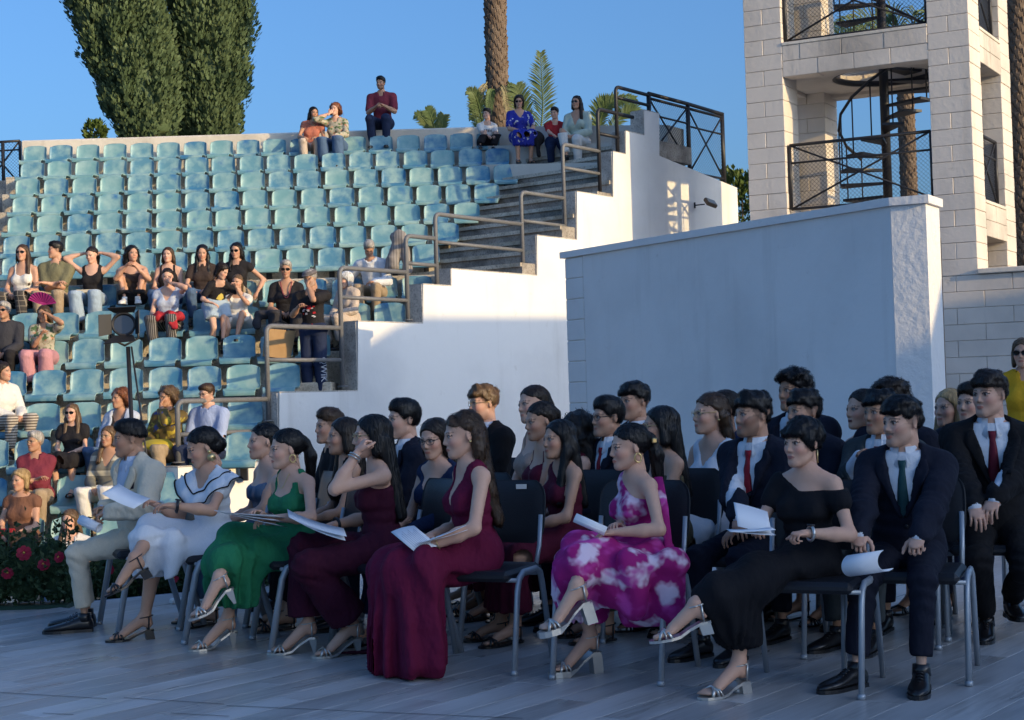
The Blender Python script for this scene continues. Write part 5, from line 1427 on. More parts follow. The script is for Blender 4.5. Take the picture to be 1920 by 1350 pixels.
FR['white'] = person('young woman in white dress with black-edged ruffle collar, dark low bun and crossed legs', (380, 838), 8.42, face=76, yaw=68, pitch=20, lean=10, twist=36, LA=at(272, 1150, 8.38), RA=at(252, 1046, 8.0), fdir_r=(0, 22), RH=at(292, 946, 8.35), LH=at(322, 948, 8.12), pole_l=(.8, .2, -.9),
    skin='m', hair=('bun', 'black', {'z': -.02}), wear=[('dress', K_white, {'neck': 'v', 'd': .14, 'w': .085, 'sleeve': .32, 'loose': .012, 'len': 1.36, 'flare': .035, 'zcut': .36, 'fold': .006, 'nf': 7, 'more': [(at(330, 1010, 8.2), at(318, 1088, 8.15), .05, .035), ((.14, .04, .49), (.17, -.24, .48), .07, .06)]})], shoes='lowheel', h=H0, ear='disc', group=GR, hand='relax', smin_=.8)
FR['green'] = person('young woman in long green dress with gold hoop earrings, papers on her lap, legs crossed', (537, 842), 8.05, face=72, yaw=68, pitch=4, lean=6, twist=30, LA=at(428, 1163, 8.0), RA=at(412, 1080, 7.62), fdir_r=(0, 18), RH=at(486, 962, 8.0), LH=at(508, 972, 7.78),
    skin='l', hair=('pony', 'black', {'len': -.20}), wear=[('dress', K_green, {'neck': 'straps', 'd': .125, 'x': .098, 'w': .020, 'len': 1.66, 'flare': .055, 'zcut': .235, 'fold': .014, 'nf': 12, 'more': [(at(470, 1030, 7.9), at(450, 1130, 7.85), .09, .075), ((.14, .04, .49), (.17, -.24, .48), .07, .06)]})], shoes='heel', shoe_mat=SIL, h=H0, ear='hoop', group=GR)
FR['burg'] = person('young woman in dark burgundy one-shoulder jumpsuit with glasses, hand raised to her ear', (697, 818), 7.7, face=78, yaw=74, pitch=2, lean=5, RA=at(580, 1178, 7.75), LA=at(662, 1180, 7.65), RH=at(622, 985, 7.8), LH=at(672, 846, 7.55), pole_l=(.25, -1, -.55),
    skin='l', hair=('long', 'black', {'front': '', 'len': -.30}), wear=[('top', K_burg, {'neck': 'one', 'sg': -1, 'sleeve': 0, 'hem': -.05, 'off': .009, 'name': 'bodice'}), ('trousers', K_burg, {'wide': .055, 'len': 1.9, 'off': .02})], shoes='heel', shoe_mat=SIL, h=H0, ear='hoop', glasses='gold', group=GR, hand=('grip', 'grip'))
FR['wine'] = person('young woman in long wine-magenta V-neck gown with wavy half-up brown hair, booklet in her hands', (868, 815), 7.22, face=76, yaw=74, pitch=8, lean=6, twist=8, RH=at(806, 1005, 7.2), LH=at(802, 1026, 6.98),
    skin='l', hair=('halfup', 'brown', {'len': -.30, 'front': ''}), wear=[('dress', K_mag, {'neck': 'v', 'd': .20, 'w': .085, 'len': 2.06, 'flare': .052, 'zcut': .006, 'fold': .016, 'nf': 15, 'ruffle': 0, 'k': .13, 'back': .06, 'r': .105, 'more': [(at(778, 1060, 7.1), at(768, 1238, 7.05), .065, .09), (at(800, 1060, 6.95), at(800, 1240, 6.92), .07, .09)]})], shoes='none', h=H0, ear='stud', group=GR)
FR['pink'] = person('young woman in pink and white printed one-shoulder dress with long dark ponytail, arms folded', (1180, 838), 6.95, face=74, yaw=76, pitch=5, lean=6, twist=6, LA=at(1108, 1196, 6.95), RA=at(1082, 1098, 6.5), fdir_r=(0, 12), RH=at(1158, 985, 6.92), LH=at(1150, 998, 6.72), pole_l=(.8, .25, -.9),
    skin='l', hair=('pony', 'black', {'len': -.27, 'dx': -.02}), wear=[('dress', K_pink, {'neck': 'one', 'sg': -1, 'len': 1.55, 'flare': .06, 'zcut': .26, 'fold': .012, 'nf': 10, 'ruffle': .02, 'kw': .08, 'more': [(at(1232, 1040, 6.8), at(1240, 1125, 6.72), .075, .06), (at(1190, 1050, 6.75), at(1196, 1135, 6.68), .07, .06), (at(1145, 1040, 6.72), at(1150, 1110, 6.65), .07, .06), ((.15, .04, .49), (.20, -.26, .47), .075, .065), ((.17, -.05, .47), (.21, -.10, .30), .06, .07), (at(1185, 1062, 6.6), at(1265, 1056, 6.66), .058, .06), (at(1190, 1062, 6.6), at(1196, 1142, 6.6), .05, .05), (at(1252, 1060, 6.65), at(1254, 1142, 6.65), .05, .055)]})], shoes='platform', shoe_mat=SIL, h=H0, ear='hoop', group=GR)
FR['black'] = person('young woman in black off-shoulder dress with short cropped black hair, open booklet on her lap', (1505, 830), 6.55, face=40, yaw=54, pitch=2, lean=4, RA=at(1386, 1262, 6.38), LA=at(1306, 1132, 6.2), fdir_l=(-50, 8), fdir_r=(-18, 0), LH=at(1512, 1000, 6.32), RH=at(1420, 990, 6.4),
    skin='l', hair=('pixie', 'black'), wear=[('dress', K_black, {'neck': 'off', 'sleeve': .36, 'loose': .010, 'tilt': -.28, 'len': 1.72, 'flare': .04, 'zcut': .20, 'fold': .008})], shoes='lowheel', shoe_mat=SIL, h=H0, ear='bar', group=GR, hand=('grip', 'grip'), lipc=(.45, .2, .17))
FR['navy'] = person('young man in navy suit with teal tie and thin moustache, rolled sheets between his hands', (1692, 792), 6.72, face=24, yaw=62, pitch=2, sex='m', lean=8, RA=at(1606, 1262, 6.45), LA=at(1728, 1268, 6.35), fdir_r=(-30, 0), fdir_l=(4, 0), RH=at(1608, 1022, 6.4), LH=at(1716, 1030, 6.3),
    skin='l', hair=('textured', 'black', {'vol': 1.1}), wear=suit(K_navy, K_navy, K_teal), shoes='oxford', h=H0, hand='grip', group=GR, hw=1.04, beard=.22)

# ------------------------------------------------------------------ students behind the front row
H1 = .015
K_sand = K('sand_crepe', (.42, .30, .24)); K_burgd = K('burgundy_crepe', (.10, .010, .028))
def st(label, hp, Y, **k):
    k.setdefault('h', H1); k.setdefault('group', GR); k.setdefault('lean', 4); k.setdefault('smin_', .84); FR[label] = person(label, hp, Y, **k); return FR[label]
SU = lambda tie, jk=K_navy: suit(jk, jk, tie)
st('young woman in slate blue strapless dress beside the white dress', (494, 828), 9.0, face=72, yaw=66, twist=15, skin='l', hair=('bun', 'black'), wear=[('dress', K_bluegrey, {'neck': 'strapless', 'len': 1.8})])
st('young man in black shirt with quiffed brown hair and sunlit face', (618, 800), 9.7, face=70, yaw=60, sex='m', skin='m', hair=('fade', 'brown', {'vol': 1.5}), wear=[('shirt', K_black, {'neck': 'crew'}), ('trousers', K_black)], shoes='oxford')
st('young woman in black dress holding a phone, half hidden by the burgundy jumpsuit', (644, 818), 8.75, face=74, yaw=72, skin='m', hair=('long', 'dark', {'front': 'R'}), wear=[('dress', K_black, {'neck': 'straps', 'len': 1.8})])
st('young man in navy suit with bowl-cut black hair, between the jumpsuit and the wine gown', (757, 787), 8.75, face=70, yaw=66, sex='m', skin='l', hair=('crop', 'black', {'vol': 1.4}), wear=SU(None), shoes='oxford', hw=1.0)
st('young woman in navy dress with scarf neckline, dark rimmed glasses and long dark hair', (815, 822), 8.15, face=48, yaw=34, pitch=12, skin='l', hair=('long', 'dark', {'front': '', 'len': -.2}), glasses='dark', ear='stud', wear=[('dress', K_navyd, {'neck': 'v', 'd': .17, 'w': .16, 'sleeve': 1.9, 'arms': ('L',), 'len': 1.8})])
st('young man in black suit with wavy brown hair and sunlit glasses, at the very back', (907, 757), 10.1, face=60, yaw=62, sex='m', skin='l', hair=('textured', 'lbrown', {'vol': 1.4}), glasses='gold', wear=SU(None, K_blacksuit), shoes='oxford', hw=.95)
st('young woman in sand dress with swept back brown hair, behind the smiling one', (1000, 759), 9.5, face=70, yaw=58, roll=-6, skin='l', hair=('bun', 'dark'), wear=[('dress', K_sand, {'neck': 'straps', 'len': 1.8})])
st('smiling young woman in burgundy strappy dress with a hair bun', (1013, 790), 8.95, face=72, yaw=64, pitch=6, skin='m', hair=('bun', 'dark', {'z': .03}), LH='cross', wear=[('dress', K_burgd, {'neck': 'straps', 'len': 1.8, 'w': .008})])
st('young woman in burgundy one-shoulder dress with straight black hair past her shoulder', (1048, 824), 8.05, face=66, yaw=60, skin='m', hair=('long', 'black', {'front': 'L', 'len': -.26}), RH='lap', LH='lap', wear=[('dress', K_burgd, {'neck': 'one', 'sg': -1, 'len': 1.8})], smin_=.8)
st('young woman in burgundy dress with curly half-up dark hair, seen from behind', (1080, 808), 8.75, face=88, yaw=100, skin='l', hair=('curly', 'dark', {'len': -.12}), wear=[('dress', K_burgd, {'neck': 'scoop', 'len': 1.8})])
st('young man in navy suit with red tie and black rimmed glasses', (1140, 783), 8.6, face=62, yaw=66, sex='m', skin='m', hair=('crop', 'black', {'vol': 1.5}), glasses='dark', wear=SU(K_red), shoes='oxford', hw=.95)
st('young man with short black hair peeping over the heads before the white wall', (1190, 753), 9.4, face=60, yaw=58, sex='m', skin='m', hair=('textured', 'black'), wear=SU(K_wine), shoes='oxford', hw=.95)
st('young woman in olive satin dress with long black hair, glasses and a wrist corsage', (1238, 800), 8.0, face=76, yaw=84, skin='m', hair=('long', 'black', {'front': '', 'len': -.24}), glasses='gold', ear='bar', wear=[('dress', K_olive, {'neck': 'strapless', 'len': 1.8})])
st('young woman in white V-neck dress with gold glasses and tied back brown hair', (1331, 776), 8.35, face=55, yaw=70, skin='l', hair=('halfup', 'brown', {'front': '', 'len': -.16}), glasses='gold', ear='stud', LH='cross', wear=[('dress', K_white, {'neck': 'v', 'd': .13, 'w': .09, 'len': 1.8})])
st('young woman with dark hair almost hidden behind the white V-neck dress', (1356, 768), 9.1, face=60, yaw=75, skin='m', hair=('pony', 'dark'), wear=[('dress', K_navyd, {'neck': 'scoop', 'len': 1.8})])
st('bearded young man in navy suit with bright red tie, behind the black dress', (1412, 778), 7.5, face=42, yaw=66, sex='m', skin='m', lean=6, hair=('textured', 'black', {'vol': 1.2}), beard=.66, RH=at(1385, 978, 7.2), wear=SU(K_red), shoes='oxford', hw=1.04)
st('young man with curly black hair, hindmost before the white wall', (1490, 733), 8.8, face=50, yaw=60, sex='m', skin='t', hair=('curlytop', 'black'), wear=SU(K_red), shoes='oxford', hw=.98)
st('young man in navy suit with thick black fringe behind the short haired woman', (1508, 772), 8.05, face=50, yaw=66, sex='m', skin='m', hair=('textured', 'black', {'vol': 1.3}), wear=SU(None), shoes='oxford', hw=.98)
st('young woman in burgundy off-shoulder dress with dark lipstick', (1617, 768), 8.5, face=62, yaw=68, skin='l', hair=('bun', 'dark'), lipc=(.12, .02, .03), wear=[('dress', K_burgd, {'neck': 'off', 'sleeve': .3, 'len': 1.8})])
st('young man in grey suit and wine tie with a hand lifted to his chest', (1652, 774), 7.65, face=40, yaw=58, sex='m', skin='t', hair=('textured', 'black'), RH=at(1612, 858, 7.4), pole_r=(-.6, .2, -1), wear=SU(K_wine, K_grey), shoes='oxford', hw=.98, hand='grip')
st('young man with curly dark hair just behind the grey suit', (1672, 752), 8.3, face=40, yaw=62, sex='m', skin='m', hair=('curlytop', 'dark'), wear=SU(K_red), shoes='oxford', hw=.95)
st('young woman with long straight blonde hair and black choker in navy dress', (1780, 765), 8.8, face=38, yaw=58, skin='l', hair=('long', 'blonde', {'front': 'LR', 'len': -.28}), wear=[('dress', K_navyd, {'neck': 'v', 'd': .14, 'w': .12, 'len': 1.8}), ], extras=())
st('young man with dark hair half hidden behind the black suit', (1822, 756), 8.5, face=30, yaw=50, sex='m', skin='l', hair=('crop', 'dark'), wear=SU(None), shoes='oxford', hw=.95)
st('young man in black suit with wine red tie and a dark wristwatch, rightmost', (1856, 740), 7.72, face=14, yaw=52, sex='m', skin='l', lean=3, hair=('textured', 'dark', {'vol': 1.2}), RA=at(1850, 1158, 7.6), LA=at(1895, 1122, 7.7), RH=at(1826, 950, 7.35), LH=at(1858, 952, 7.3), wear=SU(K_wine, K_blacksuit), shoes='oxford', hw=1.04, h=.012)
# standing person in yellow at the far right
st('person in bright yellow shirt standing by the block wall at the right edge', (1918, 662), 11.4, stand=True, face=20, yaw=30, sex='f', skin='m', hair=('bob', 'lbrown'), glasses='sun', RH='side', LH='side', wear=[('shirt', K('yellow_cotton', (.62, .34, .02)), {'hem': -.12}), ('trousers', K_black)], shoes='sneaker', group='')
# ------------------------------------------------------------------ audience on the terrace
GA = 'spectators sitting on the terrace'
HA = .021
def au(label, hp, row, dy=-.08, **k):
    Yr, zc = ROWS[row]; k.setdefault('h', HA); k.setdefault('group', GA); k.setdefault('floor', zc - .52); k.setdefault('seat', zc - .17 - k['floor'])
    k.setdefault('face', 0); k.setdefault('shoes', 'sneaker')
    FR[label] = person(label, hp, Yr + dy, **k); return FR[label]
K_tan = K('tan_cotton', (.40, .30, .20)); K_jeans = K('blue_denim', (.09, .15, .26)); K_ljeans = K('pale_denim', (.36, .45, .55)); K_blk2 = K('faded_black_cotton', (.022, .020, .022)); K_olv = K('olive_pique', (.18, .17, .10)); K_wht = K('white_cotton', (.74, .71, .66))
K_rose = K('rose_twill', (.56, .27, .29)); K_maroon = K('maroon_jersey', (.20, .035, .055)); K_brown = K('brown_satin', (.20, .095, .06)); K_beige = K('beige_wool', (.56, .46, .38)); K_peach = K('peach_knit', (.46, .16, .11)); K_dblue = K('dark_navy_twill', (.02, .03, .07)); K_mint = K('pale_green_linen', (.52, .58, .48)); K_lblue = K('light_blue_poplin', (.36, .44, .66)); K_dshirt = K('charcoal_poplin', (.045, .045, .055)); K_dbrown = K('dark_brown_cotton', (.05, .035, .03)); K_redj = K('red_jersey', (.40, .03, .035))
K_floral = printed('pale_floral_print', (.46, .42, .32), (.10, .16, .07), 14, .5, .58, ((.50, .22, .12), .6, .66)); K_mustard = printed('olive_scarf_print', (.14, .10, .035), (.55, .42, .06), 8, .55, .62, ((.06, .08, .25), .62, .68)); K_bluepat = printed('royal_blue_print', (.02, .03, .30), (.60, .60, .62), 16, .60, .63); K_plaid = stripes('plaid_wool', (.05, .045, .045), (.28, .24, .20), 14, 2, .12, 0); K_pin = stripes('pinstripe', (.05, .045, .045), (.35, .32, .30), 42, 0, .25); K_band = stripes('banded_knit', (.17, .16, .13), (.50, .46, .36), 6, 2, .35); K_zebra = stripes('zebra_print', (.14, .11, .09), (.55, .48, .40), 30, 2, .5); K_bstr = stripes('blue_banded_poplin', (.62, .66, .78), (.26, .32, .60), 4.5, 2, .3)
au('woman in peach knit with long dark hair leaning towards the curly red-haired woman', (588, 212), 1, face=-8, yaw=-30, pitch=8, side=10, lean=14, skin='t', hair=('long', 'black', {'front': 'L'}), RH='knee', LH='knee', wear=[('top', K_peach, {'sleeve': .2}), ('trousers', K_beige)])
au('woman with curly red hair in a white blouse and blue denim, hand at her face', (628, 205), 1, dy=-.1, face=10, yaw=18, lean=8, skin='l', hair=('curly', 'red'), RH='face', LH='knee', wear=[('shirt', K_floral, {}), ('trousers', K_jeans, {'wide': .04})])
au('man in maroon T-shirt and navy jeans sitting up on the ledge', (714, 156), 1, dy=.50, floor=6.06, seat=.42, face=6, yaw=20, pitch=4, lean=10, sex='m', skin='t', hair=('crop', 'black', {'vol': 1.2}), beard=.5, RH=(-.04, -.33, .24), LH=(.06, -.32, .26), wear=[('top', K_maroon, {'sleeve': .75, 'loose': .016}), ('trousers', K_dblue)], hw=1.08, hand='grip')
au('boy in white printed T-shirt and black trousers sitting cross-legged on the top row', (913, 214), 1, face=-15, yaw=30, child=True, sex='m', skin='l', hair=('crop', 'dark'), RA=(-.22, -.30, .34), LA=(.02, -.34, .30), RH='lap', LH='lap', wear=[('top', K_wht, {'sleeve': .7}), ('trousers', K_blk2)], smin_=.6)
def benched(label, hp, Y, sz, **k):
    k.setdefault('h', HA); k.setdefault('group', GA); k.setdefault('face', 0); k.setdefault('shoes', 'sneaker'); FR[label] = person(label, hp, Y, floor=sz - .44, seat=.44, **k); return FR[label]
benched('woman in royal blue patterned dress with sunglasses on the bench by the palm', (973, 191), 27.1, 5.93, face=-12, yaw=4, pitch=6, skin='m', hair=('bob', 'dark', {'t': .012}), glasses='sun', RH='lap', LH='thigh', wear=[('dress', K_bluepat, {'neck': 'v', 'd': .13, 'w': .08, 'sleeve': .7, 'loose': .02, 'len': 1.45})], shoes='flat', hw=1.1)
benched('toddler boy in red polo shirt between the two women on the bench', (1040, 212), 26.75, 5.78, face=-4, yaw=25, pitch=8, child=True, sex='m', skin='l', hair=('crop', 'dark'), RH='lap', LH='lap', wear=[('top', K_redj, {'sleeve': .6}), ('trousers', K_dblue)], smin_=.5)
benched('woman in pale green jacket and white trousers with sunglasses, legs crossed on the bench', (1081, 192), 26.5, 5.66, face=22, yaw=28, skin='m', hair=('long', 'dark', {'front': 'L'}), glasses='sun', RA=(-.05, -.52, .28), LA=(.12, -.42, .09), wear=[('shirt', K_mint, {'neck': 'v', 'd': .2, 'loose': .014}), ('trousers', K_wht)], RH='lap', LH='lap')
# row below the aisle
au('woman in white camisole and plaid trousers with sunglasses and long brown hair', (42, 474), 8, face=6, yaw=4, skin='m', hair=('long', 'brown', {'front': 'L'}), glasses='sun', wear=[('top', K_wht, {'neck': 'straps', 'w': .018, 'sleeve': 0}), ('trousers', K_plaid)])
au('young man in olive polo shirt with folded arms looking to the left', (104, 469), 8, face=0, yaw=58, sex='m', skin='m', hair=('crop', 'black', {'vol': 1.2}), RH='cross', LH='cross', wear=[('top', K_olv, {'sleeve': .8, 'loose': .016}), ('trousers', K_tan)], hw=1.05)
au('young woman in black tank top with both hands behind her head', (172, 478), 8, face=0, yaw=16, pitch=14, skin='l', hair=('pony', 'dark'), RH=(-.13, .0, .66), LH=(.13, .0, .66), pole_r=(-1, -.2, .1), pole_l=(1, -.2, .1), wear=[('top', K_blk2, {'neck': 'scoop', 'sleeve': 0}), ('trousers', K_ljeans, {'wide': .035})], hand='fist')
au('young woman with long curly dark hair and her knees drawn up in black trousers', (248, 476), 8, face=-8, yaw=-34, skin='m', hair=('curly', 'black', {'len': -.3}), RA=(-.09, -.30, .44), LA=(.09, -.32, .44), RH=(-.05, -.35, .44), LH=(.08, -.35, .42), wear=[('top', K_dbrown, {'neck': 'strapless', 'd': .10, 'sleeve': 0}), ('trousers', K_blk2, {'wide': .02})], shoe_mat={'*': M_whites})
au('young woman in black strappy top with long straight brown hair, staring ahead', (315, 478), 8, dy=0, face=0, yaw=2, skin='l', hair=('long', 'brown', {'front': ''}), wear=[('top', K_blk2, {'neck': 'straps', 'w': .02, 'sleeve': 0}), ('trousers', K_jeans)])
au('young woman in dark brown T-shirt with long wavy black hair', (379, 474), 8, face=-6, yaw=-10, pitch=12, skin='m', hair=('wavy', 'black', {'front': 'LR'}), RH='thigh', wear=[('top', K_dbrown, {'sleeve': .5}), ('trousers', K_jeans)])
au('woman in black sleeveless top with sunglasses and wavy black hair, right of the girls', (443, 470), 8, face=4, yaw=10, pitch=6, skin='m', hair=('wavy', 'black', {'front': 'R', 'len': -.14}), glasses='sun', LH='seat', wear=[('top', K_blk2, {'neck': 'crew', 'sleeve': .12}), ('trousers', K_tan)])
au('girl in black T-shirt with yellow print and denim shorts bending over the seats', (416, 508), 9, dy=-.45, stand=True, face=-38, yaw=-70, pitch=30, lean=34, child=True, skin='l', hair=('bob', 'dark', {'t': .006}), RH=(-.14, -.22, .02), LH=(.12, -.34, .26), wear=[('top', K_blk2, {'sleeve': .6, 'loose': .012}), ('shorts', K_ljeans)], s=1.02)
au('woman in white sleeveless blouse shading her eyes, red cloth on her lap', (314, 519), 9, face=2, yaw=-8, pitch=8, skin='l', hair=('bun', 'dark'), LH='face', RH='lap', wear=[('top', K_bshirt, {'neck': 'v', 'd': .16, 'sleeve': .15}), ('trousers', K_pin)])
au('little girl in white T-shirt eating with both hands, knees up', (445, 529), 9, dy=-.05, face=2, yaw=12, pitch=6, child=True, skin='m', hair=('pony', 'lbrown'), RA=(-.12, -.46, .20), LA=(.06, -.42, .24), RH=(-.02, -.20, .36), LH=(.03, -.20, .36), wear=[('top', K_wht, {'sleeve': .6, 'loose': .016}), ('shorts', K_wht, {'len': .8})], smin_=.6, hand='grip')
au('woman with cropped grey hair and sunglasses in black T-shirt and long beads', (536, 505), 9, face=-6, yaw=-4, pitch=6, skin='t', hair=('crop', 'grey'), glasses='sun', wear=[('top', K_blk2, {'neck': 'v', 'd': .17, 'w': .09, 'sleeve': .6}), ('trousers', K_dshirt, {'wide': .02})])
au('man in flat cap and dark printed T-shirt standing with his hand on the rail', (582, 522), 11, dy=.20, stand=True, face=14, yaw=30, pitch=16, sex='m', skin='t', hair=('crop', 'grey', {'vol': .2}), lean=6, LH='face', RH=(-.05, -.34, .30), pole_l=(.6, -.3, -1), wear=[('top', K_blk2, {'sleeve': .75, 'loose': .02, 'hem': -.10, 'name': 'printed_tee'}), ('trousers', K_dblue)], glasses='gold', beard=.5, hw=1.02, group='', s=1.0)
au('white haired woman in beige coat turned to the left behind the rail', (648, 525), 9, dy=-.1, face=38, yaw=62, pitch=8, lean=8, skin='l', hair=('bob', 'white', {'t': .012}), glasses='gold', wear=[('jacket', K_beige, {'v': .12}), ('trousers', K_beige), ('shirt', K_beige, {'neck': 'crew'})], hw=1.08)
au('grey haired man in pale shirt bending forward over the seats', (692, 466), 8, dy=-.18, face=10, yaw=-6, pitch=38, lean=30, sex='m', skin='t', hair=('crop', 'grey'), beard=.4, LH='knee', RH=(-.34, -.25, .12), wear=[('shirt', K_shirt, {'neck': 'crew', 'loose': .012}), ('trousers', K_tan)], hw=1.08)
# lower rows, left
au('older man with sunglasses in charcoal shirt at the left frame edge', (8, 582), 10, face=-8, yaw=10, sex='m', skin='t', hair=('crop', 'grey'), glasses='sun', wear=[('shirt', K_dshirt, {'neck': 'crew', 'loose': .012}), ('trousers', K_blk2)], hw=1.08)
au('woman in rose trousers and floral blouse sheltering under a magenta fan', (82, 588), 10, face=0, yaw=14, pitch=10, skin='t', hair=('long', 'brown', {'front': 'R'}), LH=(.10, -.20, .62), RH=(.03, -.25, .34), pole_l=(1, -.2, -.6), wear=[('top', K_floral, {'sleeve': .6, 'loose': .02}), ('trousers', K_rose, {'wide': .045})], hand='grip')
au('woman in white cardigan with long dark curls turned away at the left edge', (6, 697), 12, face=-50, yaw=-75, skin='m', hair=('curly', 'dark', {'len': -.2}), wear=[('shirt', K_wht, {'loose': .016}), ('trousers', K_zebra)])
au('woman with curly auburn hair in a pale blue cardigan behind the lamp stand', (224, 747), 13, face=20, yaw=34, skin='t', hair=('curly', 'red', {'t': .004}), wear=[('jacket', K_bshirt, {'v': .34}), ('top', K_dbrown, {'neck': 'v', 'sleeve': 0, 'd': .13}), ('trousers', K_jeans)])
au('woman with fluffy fair hair and glasses in olive and yellow print, hand over her mouth', (313, 744), 13, dy=-.05, face=22, yaw=38, pitch=6, skin='t', hair=('curly', 'lbrown', {'t': .006}), glasses='gold', LH='face', RH='lap', wear=[('shirt', K_mustard, {'loose': .016}), ('trousers', K_tan)], hw=1.1)
au('man in light blue shirt with glasses and receding brown hair behind the lowest handrail', (388, 738), 13, face=20, yaw=36, pitch=10, sex='m', skin='l', hair=('crop', 'brown', {'vol': .3}), glasses='dark', beard=.35, wear=[('shirt', K_lblue, {'neck': 'crew', 'loose': .014}), ('trousers', K_dblue)], hw=1.12)
au('smiling woman with sunglasses and long light brown hair in black dress', (135, 774), 13, dy=-.3, face=6, yaw=8, skin='l', hair=('long', 'lbrown', {'front': 'LR'}), glasses='sun', wear=[('dress', K_blk2, {'neck': 'boat', 'sleeve': .35, 'loose': .016, 'len': 1.3})], shoes='flat')
au('woman with short grey hair and glasses in maroon jumper, arms folded', (66, 828), 14, face=-4, yaw=30, skin='t', hair=('crop', 'grey', {'vol': 1}), glasses='gold', RH='cross', LH='cross', wear=[('top', K_maroon, {'sleeve': 1.3, 'loose': .016}), ('trousers', K_tan)], hw=1.15)
au('woman in banded grey cardigan and white trousers half hidden by the cream suit', (203, 818), 14, face=10, yaw=20, skin='t', hair=('long', 'lbrown', {'front': 'R', 'len': -.12}), glasses='gold', wear=[('shirt', K_band, {'neck': 'v', 'd': .16}), ('trousers', K_wht)])
au('woman with blonde bob in brown satin top clutching a red purse', (38, 900), 15, face=10, yaw=26, pitch=4, skin='m', hair=('bob', 'blonde', {'t': .008}), RH='lap', LH='lap', wear=[('top', K_brown, {'neck': 'boat', 'sleeve': .15}), ('trousers', K_dbrown)], hw=1.12)
au('fair haired girl peeping out left of the cream suit', (131, 976), 16, dy=.1, face=0, yaw=10, pitch=4, skin='l', hair=('long', 'lbrown', {'front': 'R', 'len': -.1}), wear=[('top', K_wht, {'sleeve': .5}), ('trousers', K_jeans)])
# ================================================================== chairs on the stage
M_chair = plain('black_chair_padding', (.012, .013, .018), .45, 0, .2, 20, .15, 120, .5)
M_frame = plain('silver_grey_steel', (.40, .44, .48), .38, .4, .1, 20)
def chair_parts():
    out = []
    m = MB(); m.box((-.235, -.24, .425), (.235, .20, .475), bev=.018); out.append(('seat', m.mesh('seat'), M_chair))
    m = MB(); V = []; F = []; nx, nz = 9, 13
    for sd_ in (0, 1):
        for j in range(nz):
            for i in range(nx):
                u = -1 + 2 * i / (nx - 1); v = .5 - .5 * math.cos(math.pi * j / (nz - 1)); e = (abs(2 * v - 1)) ** 5
                u = math.sin(u * math.pi / 2); w = .235 * (1 - .24 * e); edge = max(abs(u) ** 6, e) * .018
                V.append((u * w, .235 + .06 * v + .03 * (1 - u * u) + (.032 - edge if sd_ else edge), .56 + .31 * v))
    n = nx * nz
    for s_ in (0, 1):
        for j in range(nz - 1):
            for i in range(nx - 1):
                a = s_ * n + j * nx + i; q = [a, a + 1, a + nx + 1, a + nx]; F.append(q if not s_ else q[::-1])
    for i in range(nx - 1): F += [[i + 1, i, n + i, n + i + 1], [(nz - 1) * nx + i, (nz - 1) * nx + i + 1, n + (nz - 1) * nx + i + 1, n + (nz - 1) * nx + i]]
    for j in range(nz - 1): F += [[j * nx, (j + 1) * nx, n + (j + 1) * nx, n + j * nx], [(j + 1) * nx + nx - 1, j * nx + nx - 1, n + j * nx + nx - 1, n + (j + 1) * nx + nx - 1]]
    out.append(('backrest', me_np('backrest', V, F), M_chair))
    for sx in (-1, 1):
        m = MB(); x = sx * .262
        p = [(x, -.255, 0), (x, -.185, .38), (x, -.160, .435), (x, -.11, .458), (x, .06, .458), (x, .115, .435), (x, .14, .38), (x, .25, 0)]
        m.tube(p, .0135, 8, flat=(1, 1.35)); m.tube([(x, -.257, 0), (x, -.254, .022)], .018, 8); out.append(('leg_frame', m.mesh('leg_frame'), M_frame))
        m = MB(); m.tube([(sx * .215, .17, .44), (sx * .215, .235, .55), (sx * .215, .268, .70)], .012, 8); out.append(('back_support', m.mesh('back_support'), M_frame))
    m = MB()
    for y in (-.18, .12): m.tube([(-.26, y, .43), (.26, y, .43)], .011, 6)
    out.append(('cross_bar', m.mesh('cross_bar'), M_frame))
    return out
CH = chair_parts()
for (_, me, mt) in CH: me.materials.append(mt)
tagm = MB(); tagm.box((-.028, .0, -.012), (.028, .004, .012)); tag_me = tagm.mesh('tag')
SEATED = [o for o in FR.values() if o.ob.get('group') == GR]
for o in SEATED:
    l = o.ob['label']; face = -math.degrees(o.ob.rotation_euler.z)
    desc = l.replace('young ', '').split(',')[0]
    while len(desc.split()) > 11:
        cut_ = max(desc.rfind(w_) for w_ in (' with ', ' between ', ' and ', ' behind ', ' before ', ' in ', ' past '))
        if cut_ < 12: break
        desc = desc[:cut_]
    px_ = proj(o.ob.location)[0]; cf = float(np.interp(px_, [250, 430, 600, 720, 900, 1200, 1500, 1700, 1850], [62, 76, 68, 62, 22, 26, 24, 22, 14]))
    fd_ = Vector((-math.sin(R(cf)), -math.cos(R(cf)), 0)) * (.06 if o.ob.location.x > .3 else -.05)
    c = empty('conference_chair', (o.ob.location.x + fd_.x, o.ob.location.y + fd_.y, 0), (0, 0, R(-cf)), label='black chair under the ' + desc, category='chair', group='black chairs with grey steel legs on the stage')
    dz = min(0.0, (o.pv[2] - .10 * o.s) - .475)
    if 'pink and white' in l: c.location -= Vector((math.cos(R(cf)), -math.sin(R(cf)), 0)) * .07
    for (n, me, mt) in CH: link(n, me, None, c)
    if 'wine-magenta' in l:
        link('tag', tag_me, M_label, c, loc=(.10, .305, .838), rot=(0, 0, 0))
